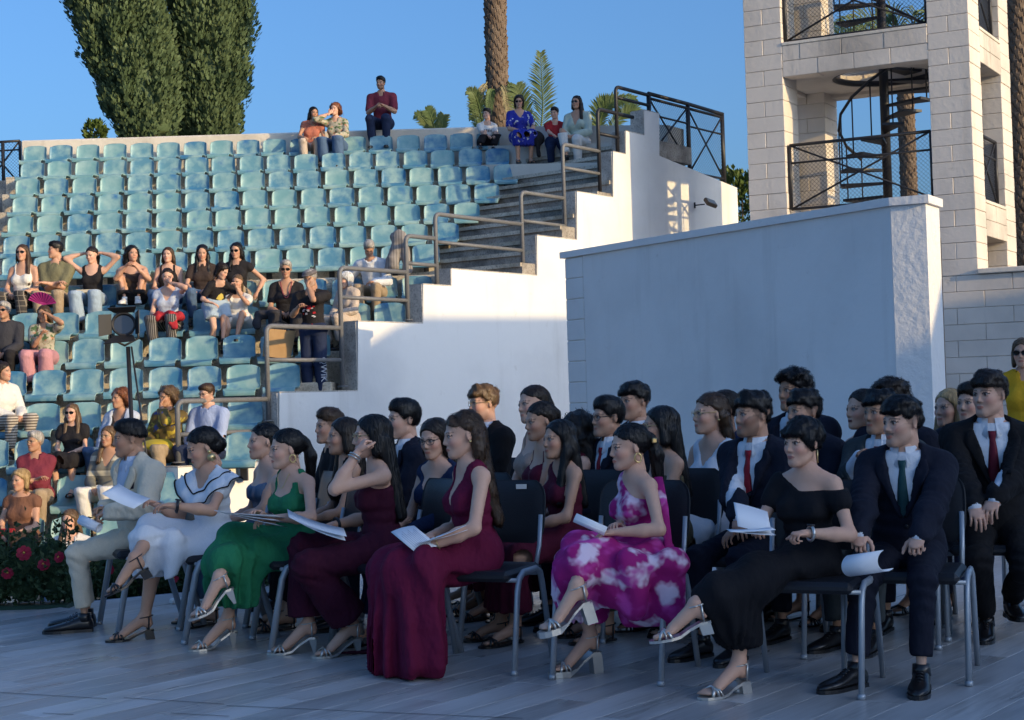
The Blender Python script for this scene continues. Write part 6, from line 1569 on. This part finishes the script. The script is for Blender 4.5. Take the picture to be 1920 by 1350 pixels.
# ================================================================== papers
M_paper = plain('white_paper', (.80, .82, .86), .7, 0, .03)
M_print = plain('printed_text', (.42, .44, .52), .8)
def sheet(label, c, u, v, curl=.0, n=1, name='paper', lines=False):
    """leaf or booklet: centre c, half edges u, v; curl bends it along u"""
    c, u, v = Vector(c), Vector(u), Vector(v); nr = u.cross(v).normalized()
    if nr.z < 0: nr = -nr
    root = None
    for q in range(n):
        V = []; F = []; N = 10
        for i in range(N + 1):
            t = -1 + 2 * i / N
            for s_ in (-1, 1): V.append(u * t + v * s_ * (1 - .02 * q) + nr * (curl * (t * t) * u.length - q * (.010 + .012 * t)))
        for i in range(N): F.append([2 * i, 2 * i + 2, 2 * i + 3, 2 * i + 1])
        me = me_np(name, [tuple(x) for x in V], F)
        if root is None: root = link(name, me, M_paper, None, loc=tuple(c), label=label, category='paper'); ob = root
        else: ob = link('leaf', me, M_paper, root)
        so_ = ob.modifiers.new('t', 'SOLIDIFY'); so_.thickness = .0012
    if lines:
        m = MB()
        for i in range(9):
            t = -.7 + i * .16; a = u * t + v * -.75 + nr * (curl * t * t * u.length + .0025); b = u * t + v * (.4 + .3 * ((i * 7) % 3) / 2) + nr * (curl * t * t * u.length + .0025); d = u.normalized() * .0011
            m.add([a - d, b - d, b + d, a + d], [(0, 1, 2, 3)])
        m.obj('print_lines', M_print, root, kind='stuff')
    return root
def roll(label, a, b, r=.022):
    a, b = Vector(a), Vector(b); m = MB(); t = (b - a).normalized(); x = t.cross(Vector((0, 0, 1))).normalized(); y = t.cross(x); V = []; F = []; N = 30
    for i in range(N + 1):
        an = i * 2 * math.pi * 1.6 / N; rr_ = r * (1 - .25 * i / N)
        for p in (a, b): V.append(p - a + x * math.cos(an) * rr_ + y * math.sin(an) * rr_)
    for i in range(N): F.append([2 * i, 2 * i + 1, 2 * i + 3, 2 * i + 2])
    o = link('paper', me_np('rolled_paper', [tuple(v) for v in V], F), M_paper, None, loc=tuple(a), label=label, category='paper')
    s_ = o.modifiers.new('t', 'SOLIDIFY'); s_.thickness = .001
roll('rolled programme in the hands of the man in the cream suit', at(152, 974, 8.66), at(186, 990, 8.60), .03)
sheet('open sheet held up by the woman in the white dress', at(236, 932, 8.15), at(266, 946, 8.15) - at(236, 932, 8.15), Vector((.02, .10, .02)), .08)
sheet('stack of papers lying on the lap of the woman in green', at(472, 967, 7.75), at(528, 971, 7.72) - at(472, 967, 7.75), Vector((.02, .11, -.02)), .03, 3)
sheet('sheets held out by the woman in the burgundy jumpsuit', at(592, 984, 7.62), at(646, 1002, 7.55) - at(592, 984, 7.62), Vector((-.02, .11, .012)), .07, 2)
sheet('open booklet page standing up on the lap of the woman in the wine gown', at(778, 1008, 6.98), at(800, 1006, 7.0) - at(778, 1012, 6.98) , Vector((-.06, .05, .045)), -.15, lines=True)
sheet('lower half of the booklet in the hands of the woman in the wine gown', at(826, 1004, 7.0), at(868, 988, 7.0) - at(826, 1004, 7.0), Vector((-.02, .09, -.01)), .05, 2)
roll('rolled paper under the folded arms of the woman in pink', at(1078, 970, 6.72), at(1136, 996, 6.7), .022)
bk = sheet('raised page of the booklet of the woman in black', at(1412, 972, 6.28), at(1444, 981, 6.28) - at(1412, 972, 6.28), (at(1376, 945, 6.36) - at(1384, 990, 6.28)) * .5, -.05)
sheet('flat pages of the booklet on the lap of the woman in black', at(1408, 994, 6.2), at(1450, 992, 6.2) - at(1408, 994, 6.2), Vector((0, .06, .0)), .03, 2)
V_ = []
cu = MB(); c0 = at(1630, 1055, 6.22); uu = (at(1664, 1050, 6.2) - c0); N = 14; V = []; F = []
for i in range(N + 1):
    an = -2.2 + 3.4 * i / N
    for s_ in (-1, 1): V.append(Vector((-.0, -.04 * math.cos(an), .045 * math.sin(an))) + uu * s_ + Vector((.05 * math.cos(an) * -1, 0, 0)))
for i in range(N): F.append([2 * i, 2 * i + 2, 2 * i + 3, 2 * i + 1])
o = link('paper', me_np('curled_sheets', [tuple(v) for v in V], F), M_paper, None, loc=tuple(c0), label='curled sheets between the hands of the man with the teal tie', category='paper'); o.modifiers.new('t', 'SOLIDIFY').thickness = .002
# ================================================================== accessories
def ruffle(o):
    """two-tier ruffle collar with black piping"""
    nb, Rc, s = o.nb, o.Rc, o.s; V = []; F = []; N = 72; col = []
    def ring(a, k):
        c_, s_ = math.cos(a), math.sin(a); front = max(0, -s_) ** 2
        side_ = abs(c_) ** 3
        r0x, r0y = .092, .078; 
        if k == 0: return A3(c_ * r0x, s_ * r0y, .005 - .10 * front ** 1.5)
        t = k
        rf = .018 * math.sin(9 * a) * t
        return A3(c_ * (r0x + (.165 + .05 * side_) * t + rf), s_ * (r0y + (.06 + .02 * (1 - front)) * t) - .035 * front * t - .012 * t + rf * .5, .02 * (1 - t) - (.085 + .06 * front - .03 * side_) * t ** 1.3 - .10 * front ** 1.5 * (1 - .5 * t) + .012 * math.cos(9 * a) * t)
    ks = (0, .35, .7, 1.0)
    for i in range(N):
        for k in ks: V.append(nb + Rc @ (ring(2 * math.pi * i / N, k) * s))
    for i in range(N):
        for j in range(3): a, b = i * 4 + j, ((i + 1) % N) * 4 + j; F.append([a, a + 1, b + 1, b])
    col_ = link('ruffle_collar', me_np('ruffle_collar', V, F), K_white, o.ob); col_.modifiers.new('t', 'SOLIDIFY').thickness = .004
    for k in (1.0, .50):
        m = MB(); m.tube([Vector(nb + Rc @ ((ring(2 * math.pi * i / 72, k) + A3(0, -.002, .004)) * s)) for i in range(73)], .0042, 6, cap=False); m.obj('black_piping', K_black, col_)
ruffle(FR['white'])
def bangle(o, k, mat, r=.031, th=.0045, back=.03, name='bracelet', face=None):
    M, w, x, z, hs = o.__dict__['hand' + k]; e = o.el[k]; x = unit(w - e); c = w - x * back
    y = unit(np.cross(A3(0, 0, 1), x)); z = np.cross(x, y)
    m = MB(); m.tube([Vector(c + (y * math.cos(a) + z * math.sin(a)) * r) for a in [2 * math.pi * i / 18 for i in range(19)]], th, 6, cap=False)
    b = m.obj(name, mat, o.ob)
    if face:
        m = MB(); m.tube([Vector(c + z * r), Vector(c + z * (r + .009))], .017, 12); m.obj('watch_face', face, b)
bangle(FR['suit'], 'L', M_black, .036, .008, .02, 'wristwatch', M_black)
bangle(FR['white'], 'R', M_silver, .03, .006); bangle(FR['white'], 'L', M_black, .031, .009, .03, 'wristwatch', M_black)
bangle(FR['burg'], 'L', M_silver, .031, .004); bangle(FR['burg'], 'L', M_silver, .032, .004, .045); bangle(FR['burg'], 'R', M_black, .031, .008)
bangle(FR['wine'], 'L', M_gold, .03, .003, .05); bangle(FR['black'], 'L', M_silver, .03, .007, .02, 'wristwatch', M_black)
for l, o in FR.items():
    if 'dark wristwatch' in l: bangle(o, 'L', M_black, .036, .009, .025, 'wristwatch', M_black)
    if 'straight black hair past' in l: bangle(o, 'L', M_silver, .032, .010, .02, 'wristwatch', M_silver)
    if 'wrist corsage' in l:
        cg = MB(); rg = random.Random(3); c = o.el['L'] + (o.wr['L'] - o.el['L']) * .1
        for i in range(26):
            d = Vector((rg.gauss(0, 1), rg.gauss(0, 1), rg.gauss(0, 1))).normalized(); p = Vector(c) + d * .045; q = d.orthogonal().normalized() * .022; w_ = d.cross(q).normalized() * .022
            cg.add([p - q, p - w_ + d * .01, p + q, p + w_ + d * .012], [(0, 1, 2, 3)])
        cg.obj('corsage', plain('sage_petals', (.30, .42, .36), .7), o.ob)
# pocket square, jacket button
o = FR['suit']; f = o.jacket_f
def on_front(o, f, x, z, lift=.004):
    lo_, hi_ = -.34, .02
    for _ in range(16):
        md = (lo_ + hi_) / 2; v = f((o.nb + o.Rc @ (A3(x, md, z) * o.s))[None].astype(f32))[0]
        if v > 0: lo_ = md
        else: hi_ = md
    return Vector(o.nb + o.Rc @ (A3(x, lo_ - lift, z) * o.s))
pts = [on_front(o, f, x, z, .006) for (x, z) in ((.075, -.155), (.125, -.15), (.130, -.105), (.112, -.118), (.098, -.10), (.086, -.12), (.072, -.112))]
m = MB(); m.add(pts, [list(range(len(pts)))]); m.obj('pocket_square', plain('dark_pocket_square', (.02, .012, .025), .7), o.ob)
for key in ('suit', 'navy'):
    o = FR[key]; p = on_front(o, o.jacket_f, .012, -.335, .003); m = MB(); d = Vector(o.Rc @ A3(0, -1, 0)); m.tube([p, p + d * .006], .009, 10); m.obj('jacket_button', M_black, o.ob)
# necklace of the woman in green, beads of the woman with cropped grey hair
o = FR['green']; ps = [on_front(o, o.dress_f, x, z, -.004) for (x, z) in ()]
def neckl(o, mat, r, drop, w, nm):
    nb, Rc, s = o.nb, o.Rc, o.s; m = MB(); pts = []
    for i in range(21):
        a = math.pi * i / 20; pts.append(Vector(nb + Rc @ (A3(math.cos(a) * w, -.055 - .055 * math.sin(a) * drop / .12, .01 - drop * math.sin(a) ** 2) * s)))
    m.tube(pts, r, 5); m.obj(nm, mat, o.ob)
neckl(o, M_gold, .002, .09, .055, 'necklace')
for l, o in FR.items():
    if 'long beads' in l: neckl(o, plain('wine_beads', (.25, .05, .06), .5), .008, .20, .07, 'bead_necklace')
    if 'black choker' in l: m = MB(); nd = unit(o.hd - o.nb); c = o.nb + nd * .055; m.tube([Vector(c + A3(math.cos(a) * .050, math.sin(a) * .050 - .005, 0)) for a in [2 * math.pi * i / 16 for i in range(17)]], .007, 6); m.obj('choker', K_black, o.ob)
# train of the jumpsuit
A = [at(755, 1080, 7.75), at(745, 1150, 7.8), at(742, 1205, 7.82), at(700, 1222, 7.7), at(640, 1224, 7.62)]
o = FR['burg']; m = MB(); m.tube([Vector(o.pt(p)) for p in A], [.10, .075, .05, .035, .012], 10, flat=(1, .45)); m.obj('cloth_train', K_burg, o.ob)
# scarf end of the pink dress
o = FR['pink']; L_ = o.sh['R']; m = MB(); m.tube([Vector(o.sh['L'] + A3(-.02, .05, .04)), Vector(o.pt(at(1246, 950, 6.78))), Vector(o.pt(at(1256, 1050, 6.74))), Vector(o.pt(at(1262, 1140, 6.7)))], [.022, .018, .020, .026], 8, flat=(1, .35)); m.obj('scarf_end', K_pink, o.ob)
m = MB(); hc_ = Vector(o.Rh @ (A3(.05, .125, .02) * o.sc) + o.hd); m.box(hc_ - Vector((.012, .012, .012)), hc_ + Vector((.012, .012, .012)), bev=.004); m.obj('hair_clip', M_gold, o.ob)
# phone of the woman in black behind the jumpsuit
for l, o in FR.items():
    if 'holding a phone' in l:
        M, w, x, z, hs = o.handL; p = w + x * .08 + z * .02; Mx = Matrix.Translation(Vector(o.Rw @ p + o.root)) @ Matrix.Rotation(.5, 4, 'Z'); m = MB(); m.box((-.038, -.075, -.004), (.038, .075, .004), Mx, bev=.003); m.obj('phone', M_black, None, label='dark phone held by the woman behind the burgundy jumpsuit', category='phone')
# flat cap, shirt print and lettering of the standing man
for l, o in FR.items():
    if 'flat cap' in l:
        fn = lambda P, o=o: (lambda q: np.maximum(np.minimum(prim(q, E_((0, .005, .075), (.098, .115, .045))), prim(q, E_((0, -.085, .058), (.068, .06, .012)))), .040 - q[:, 2]))(((P - o.hd) @ o.Rh / o.sc).astype(f32))
        V, Q = surf(fn, o.hd - .2, o.hd + .2, .009); link('flat_cap', me_np('flat_cap', V, Q), K('grey_tweed', (.16, .14, .14)), o.ob)
        f = o.printed_tee_f if hasattr(o, 'printed_tee_f') else None
        rg = random.Random(4)
        def patch(cx, cz, pts, mat, nm):
            m = MB(); P_ = [on_front(o, f, cx + x, cz + z, .005) for (x, z) in pts]; m.add(P_, [list(range(len(P_)))]); m.obj(nm, mat, o.ob)
        Rd, Wt = plain('red_print', (.50, .02, .03), .8), plain('white_print', (.62, .62, .66), .8)
        patch(0, -.20, [(.045 * math.cos(a) * (1 if i % 2 else .5), .045 * math.sin(a) * (1 if i % 2 else .5)) for i, a in enumerate([2 * math.pi * q / 10 + .3 for q in range(10)])][::-1], Rd, 'shirt_print')
        for i in range(14):
            cx, cz = rg.uniform(-.10, .08), -.17 - rg.uniform(.0, .17); w, hh_ = rg.uniform(.008, .02), rg.uniform(.006, .016)
            patch(cx, cz, [(-w, -hh_), (w, -hh_ * .6), (w * .8, hh_), (-w, hh_ * .8)], Wt if i % 3 else Rd, 'shirt_print')
        patch(-.02, -.43, [(-.09, -.022), (.06, -.026), (.08, 0), (.05, .026), (-.05, .02), (-.10, .008)], Rd, 'shirt_print')
        # lettering down the left trouser leg
        tx = bpy.data.curves.new('lettering', 'FONT'); tx.body = 'QWIK'; tx.size = .115; tx.extrude = .001
        ob = bpy.data.objects.new('lettering', tx); COL.objects.link(ob); tx.materials.append(Wt); bpy.context.view_layer.update(); lme = bpy.data.meshes.new_from_object(ob); bpy.data.objects.remove(ob); ob = link('lettering', lme, Wt, o.ob)
        k = o.kn['L']; hp2 = o.hip['L']; top = hp2 + (k - hp2) * .80 + A3(.045, -.088, 0); d = unit(o.an['L'] - hp2); fr = A3(.15, -1, 0); fr = unit(fr - d * float(fr @ d)); up_ = np.cross(fr, d)
        ob.matrix_local = Matrix([[d[i], up_[i], fr[i], top[i]] for i in range(3)] + [[0, 0, 0, 1]])
    if 'yellow print and denim shorts' in l:
        f = o.top_f; m = MB(); P_ = [on_front(o, f, x, z, .005) for (x, z) in ((-.05, -.20), (.01, -.23), (.06, -.19), (.04, -.14), (.01, -.12), (-.03, -.15))]; m.add(P_, [list(range(6))]); m.obj('shirt_print', plain('yellow_print', (.62, .48, .10), .8), o.ob)
    if 'white printed T-shirt' in l:
        f = o.top_f
        for i in range(5):
            x = -.07 + i * .034; m = MB(); P_ = [on_front(o, f, x + a, -.15 + b, .005) for (a, b) in ((-.012, -.022), (.010, -.022), (.012, .02), (-.008, .024))]; m.add(P_, [list(range(4))]); m.obj('shirt_print', M_black, o.ob)
# ================================================================== things in the audience
for l, o in FR.items():
    if 'magenta fan' in l:
        c = at(80, 572, ROWS[10][0] - .36); m = MB(); V = [(0, 0, 0)]; F = []; N = 22
        for i in range(N + 1):
            a = -.2 + 2.5 * i / N; z = .012 * (i % 2)
            V.append((.0 + .185 * math.cos(a + .35) , z - .10 * math.sin(a + .35), .165 * math.sin(a + .35) * 1.2 - .01)); V.append((.06 * math.cos(a + .35), z * .3, .04 * math.sin(a + .35)))
        for i in range(N): F.append([1 + 2 * i, 3 + 2 * i, 4 + 2 * i, 2 + 2 * i]); F.append([0, 2 + 2 * i, 4 + 2 * i])
        fo = link('fan', me_np('fan', V, F, False), plain('magenta_fan_paper', (.42, .03, .22), .7), None, loc=tuple(c), rot=(.25, 0, 0), label='magenta folding fan held over a face as a sunshade', category='fan'); fo.modifiers.new('t', 'SOLIDIFY').thickness = .003
    if 'red cloth on her lap' in l:
        def fn(P, o=o):
            c = o.pv + A3(.06, -.30, .11); d = prim(P, E_(c, (.21, .13, .05))); d = smin(d, prim(P, E_(c + A3(.15, -.05, -.03), (.11, .09, .06))), .05); d = smin(d, prim(P, E_(c + A3(-.12, -.06, -.03), (.10, .10, .05))), .04); d = smin(d, prim(P, C_(c + A3(.10, -.14, .0), c + A3(.12, -.18, -.16), .06, .05)), .04); return d + .026 * np.sin(P[:, 0] * 46 + 3 * n3(P, 12)) * .5 + .014 * n3(P, 36)
        V, Q = surf(fn, o.pv + A3(-.35, -.65, -.15), o.pv + A3(.55, .05, .4), .016)
        W_ = (V @ o.Rw.T) + o.root; link('red_jacket', me_np('red_jacket', W_, Q), K('red_cloth', (.42, .03, .04)), None, label='crumpled red jacket on the lap of the woman shading her eyes', category='jacket')
    if 'olive and yellow print' in l:
        def fn(P, o=o): c = o.pv + A3(.02, -.30, .09); return prim(P, E_(c, (.22, .11, .09))) + .012 * n3(P, 20)
        V, Q = surf(fn, o.pv + A3(-.35, -.55, -.1), o.pv + A3(.4, .0, .3), .016)
        W_ = (V @ o.Rw.T) + o.root; link('handbag', me_np('handbag', W_, Q), plain('yellow_leather', (.62, .45, .04), .5), None, label='bright yellow bag on the lap of the woman covering her mouth', category='bag')
    if 'red purse' in l:
        p = Vector(o.Rw @ (o.pv + A3(-.02, -.33, .10)) + o.root); m = MB(); m.box((-.10, -.04, -.05), (.10, .04, .05), bev=.02); q = m.obj('purse', plain('red_leather', (.34, .02, .02), .5), None, label='small red purse in the hands of the woman in brown satin', category='purse'); q.location = p
    if 'both hands behind her head' in l:
        p = Vector(o.Rw @ (o.pv + A3(-.02, -.26, .10)) + o.root); m = MB(); m.box((-.17, -.06, -.035), (.17, .06, .035), bev=.03); q = m.obj('clutch_bag', plain('cream_fabric', (.62, .52, .36), .8), None, label='cream clutch bag on the lap of the woman holding her head', category='bag'); q.location = p
def blob(name, label, cat, px, py, Y, prims, mat, lump=.012, h=.016, fr=20):
    c = at(px, py, Y); 
    def fn(P): return field(P, prims, .04) + lump * n3(P, fr) + lump * .4 * n3(P, fr * 2.3)
    lo, hi = bounds(prims, .05); V, Q = surf(fn, lo, hi, h); return link(name, me_np(name, V, Q), mat, None, loc=tuple(c), label=label, category=cat)
blob('jacket', 'grey striped jacket hung over a seat back beside the bending man', 'jacket', 748, 468, 20.95, [C_((-.10, 0, -.22), (.02, 0, .22), .10, .06), C_((.12, -.02, -.30), (.06, -.02, .20), .07, .06), E_((0, .02, .17), (.12, .07, .09)), C_((-.16, 0, -.28), (-.04, 0, .1), .06, .05)], stripes('grey_stripe_wool', (.30, .27, .25), (.20, .18, .17), 26, 0, .4), .016)
pbag = at(522, 640, ROWS[10][0] - .30); m = MB(); V, F = loft([[(-.17, -.09, -.22), (.17, -.09, -.22), (.17, .09, -.22), (-.17, .09, -.22)], [(-.19, -.10, .14), (.20, -.08, .16), (.19, .10, .15), (-.18, .09, .13)]]); m.add(V, [f[::-1] for f in F])
bgo = m.obj('paper_bag', plain('kraft_paper', (.46, .28, .13), .8, 0, .15, 6, .2, 20), None, label='brown paper bag standing on a seat left of the man in the flat cap', category='bag'); bgo.location = pbag; bgo.rotation_euler = (0, .15, .3)
m = MB()
for y in (-.09, .09): m.tube([(-.08, y, .14), (-.07, y * .9, .24), (0, y * .8, .27), (.07, y * .9, .24), (.08, y, .14)], .006, 5)
m.obj('handle', M_black, bgo)
blob('bag', 'black bag hanging beside the woman in royal blue on the bench', 'bag', 1006, 262, 26.75, [E_((0, 0, .02), (.15, .10, .14)), C_((.02, -.05, -.05), (.03, -.06, -.30), .05, .03)], K_blk2, .012)
blob('scarf', 'dark grey cloth heaped on the lap of the woman with long beads', 'scarf', 500, 590, ROWS[9][0] - .45, [E_((0, 0, 0), (.16, .10, .07)), C_((-.1, -.03, 0), (-.13, -.05, -.16), .06, .05)], K_dshirt, .02)
# ---- stage lamp on its stand
lp = at(233, 612, 10.9); lb = Vector((at(262, 800, 10.9).x, 10.9, 0)); 
ls = empty('stage_lamp', lb, label='black stage spotlight with barn doors on a tall thin stand', category='lamp')
top = Vector(at(240, 650, 10.9)) - lb
m = MB(); m.tube([(0, 0, -1.15), top], .016, 10); m.obj('stand_pole', M_black, ls)
m = MB(); m.tube([top + Vector((.03, -.02, .0)), Vector((.07, -.03, .8)), Vector((.09, -.02, .3)), Vector((.05, 0, -.6))], .007, 6); m.obj('cable', M_black, ls)
for a in (0, 2.1, 4.2): m = MB(); m.tube([(0, 0, -.75), (.45 * math.cos(a), .45 * math.sin(a), -1.18)], .014, 6); m.obj('tripod_leg', M_black, ls)
hc = lp - lb; M_ = Matrix.Translation(hc) @ Matrix.Scale(.86, 4) @ Matrix.Rotation(R(12), 4, 'Z') @ Matrix.Rotation(R(-6), 4, 'X')
m = MB(); V, F = loft([[(r_ * math.cos(a), y, r_ * math.sin(a)) for a in [2 * math.pi * k / 20 for k in range(20)]] for (y, r_) in ((.20, .055), (.16, .075), (.02, .088), (-.12, .092))], False); V = [tuple(M_ @ Vector(v)) for v in V]; m.add(V, F, True); m.add([V[k] for k in range(20)], [list(range(20))]); m.obj('lamp_housing', M_black, ls)
m = MB(); m.tube([M_ @ Vector((.093 * math.cos(a), -.122, .093 * math.sin(a))) for a in [2 * math.pi * k / 24 for k in range(25)]], .010, 6, cap=False); m.obj('front_ring', M_black, ls)
m = MB(); m.add([M_ @ Vector((.085 * math.cos(a), -.10, .085 * math.sin(a))) for a in [2 * math.pi * k / 24 for k in range(24)]][::-1], [list(range(24))]); m.obj('lens', plain('lamp_lens', (.03, .035, .05), .08, 0, .1, 10, 0, 60, .8), ls)
m = MB(); m.tube([M_ @ Vector(p) for p in ((-.11, 0, .0), (-.115, .02, -.10), (0, .03, -.16), (.115, .02, -.10), (.11, 0, .0))], .010, 6); m.obj('yoke', M_black, ls)
for (pl) in (((-.10, -.13, -.085), (-.10, -.13, .085), (-.20, -.20, .07), (-.20, -.20, -.115)), ((.10, -.13, .09), (.10, -.13, -.09), (.135, -.26, -.10), (.135, -.26, .10)), ((-.08, -.13, .10), (.09, -.13, .10), (.11, -.22, .135), (-.13, -.22, .125)), ((.08, -.13, -.10), (-.08, -.13, -.10), (-.16, -.24, -.185), (.10, -.24, -.165))):
    m = MB(); q = [M_ @ Vector(p) for p in pl]; n_ = (q[1] - q[0]).cross(q[3] - q[0]).normalized(); m.extr(q, n_ * .004); m.obj('barn_door', M_black, ls)
# ---- flower trough at the stage edge
M_leaf = leafmat('rose_leaf', (.022, .050, .022), (.07, .11, .045), 9); M_petal = plain('crimson_petal', (.34, .012, .045), .6, 0, .35, 25); M_core = plain('yellow_stamens', (.55, .35, .08), .8)
def flowers(label, cx, cy, Y, w, hgt, nf, seed):
    rg = random.Random(seed); c = at(cx, cy, Y); root = empty('flower_arrangement', c, label=label, category='flowers')
    m = MB(); m.box((-w, -.12, min(-hgt * .62 - .14, -c.z - 1.15)), (w, .12, -hgt * .50), bev=.02); m.obj('trough', plain('dark_green_trough', (.02, .05, .03), .6), root)
    b = MB()
    for i in range(int(3600 * w)):
        p = Vector((rg.uniform(-w, w) * 1.08, rg.gauss(0, .10), (rg.triangular(-.62, .66, -.15) + .10 * math.sin(9 * i)) * hgt)); d = Vector((rg.gauss(0, 1), rg.gauss(0, 1) - .4, rg.gauss(.3, .8))).normalized(); q = d.orthogonal().normalized(); q.rotate(Matrix.Rotation(rg.uniform(0, 6.3), 3, d)); L = rg.uniform(.03, .06)
        n_ = d.cross(q) * L * .15
        b.add([p, p + d * L * .5 + q * L * .32 + n_, p + d * L - n_, p + d * L * .5 - q * L * .32 + n_], [(0, 1, 2, 3)])
    b.obj('foliage', M_leaf, root, kind='stuff')
    cf_ = lambda P: np.minimum.reduce([prim(P, E_((x, .05, -.08 * hgt), (w * .42, .07, hgt * .44))) for x in (-w * .6, 0, w * .6)]) + .03 * n3(P, 14)
    V, Q = surf(cf_, (-w * 1.2, -.15, -hgt), (w * 1.2, .25, hgt), .03); link('inner_foliage', me_np('inner_foliage', V, Q), M_leaf, root)  # solid core added among the leaves to block light from behind
    st_ = MB()
    for i in range(int(26 * w) + 4): x = rg.uniform(-w, w); st_.tube([(x, 0, -hgt * .6), (x + rg.uniform(-.08, .08), rg.uniform(-.1, .05), rg.uniform(.1, .6) * hgt)], .004, 4)
    st_.obj('stems', M_leaf, root, kind='stuff')
    for i in range(nf):
        p = Vector((-w + 2 * w * (i + .5) / nf + rg.uniform(-.03, .03), -.13 + rg.uniform(-.04, .03), rg.uniform(-.40, .22) * hgt)); r_ = rg.uniform(.032, .05); ax = Vector((rg.uniform(-.4, .4), -1, rg.uniform(-.1, .6))).normalized(); u = ax.orthogonal().normalized(); v = ax.cross(u)
        m = MB()
        for (n_p, rr_, lift) in ((7, 1.0, .0), (6, .72, .35), (4, .42, .6)):
            for k in range(n_p):
                a = 2 * math.pi * (k + .5 * (n_p % 2)) / n_p; dr = u * math.cos(a) + v * math.sin(a); tn = -u * math.sin(a) + v * math.cos(a); R_ = r_ * rr_
                m.add([ax * lift * r_ * .4, dr * R_ * .6 + tn * R_ * .5 + ax * r_ * (lift + .12), dr * R_ + tn * R_ * .22 + ax * r_ * (lift * .9 + .25), dr * R_ - tn * R_ * .22 + ax * r_ * (lift * .9 + .25), dr * R_ * .6 - tn * R_ * .5 + ax * r_ * (lift + .12)], [(0, 1, 2, 3, 4)])
        fl_ = m.obj('rose', M_petal, root); fl_.location = p
        cc = MB(); cc.tube([ax * r_ * .5, ax * r_ * .75], [r_ * .22, r_ * .1], 7); cc.obj('flower_heart', M_core, fl_)
flowers('trough of dark foliage and crimson roses at the front left stage edge', 42, 1062, 10.0, .34, .50, 6, 5)
flowers('trough of crimson roses seen behind the legs of the cream suit', 330, 1075, 10.9, .75, .36, 7, 8)
# white power block and cable on the floor
p = at(268, 1112, 10.35); p.z = 0
m = MB(); m.box((-.11, -.03, .0), (.11, .03, .035), bev=.008); q = m.obj('power_strip', M_label, None, label='white power strip lying on the stage floor behind the chairs', category='power strip'); q.location = (at(350, 1110, 9.9).x, 9.9, 0); q.rotation_euler = (0, 0, .4)
m = MB(); m.tube([(.1, .0, .012), (.35, .10, .008), (.6, .02, .008), (.9, .15, .008)], .006, 6); m.obj('cable', M_black, q)
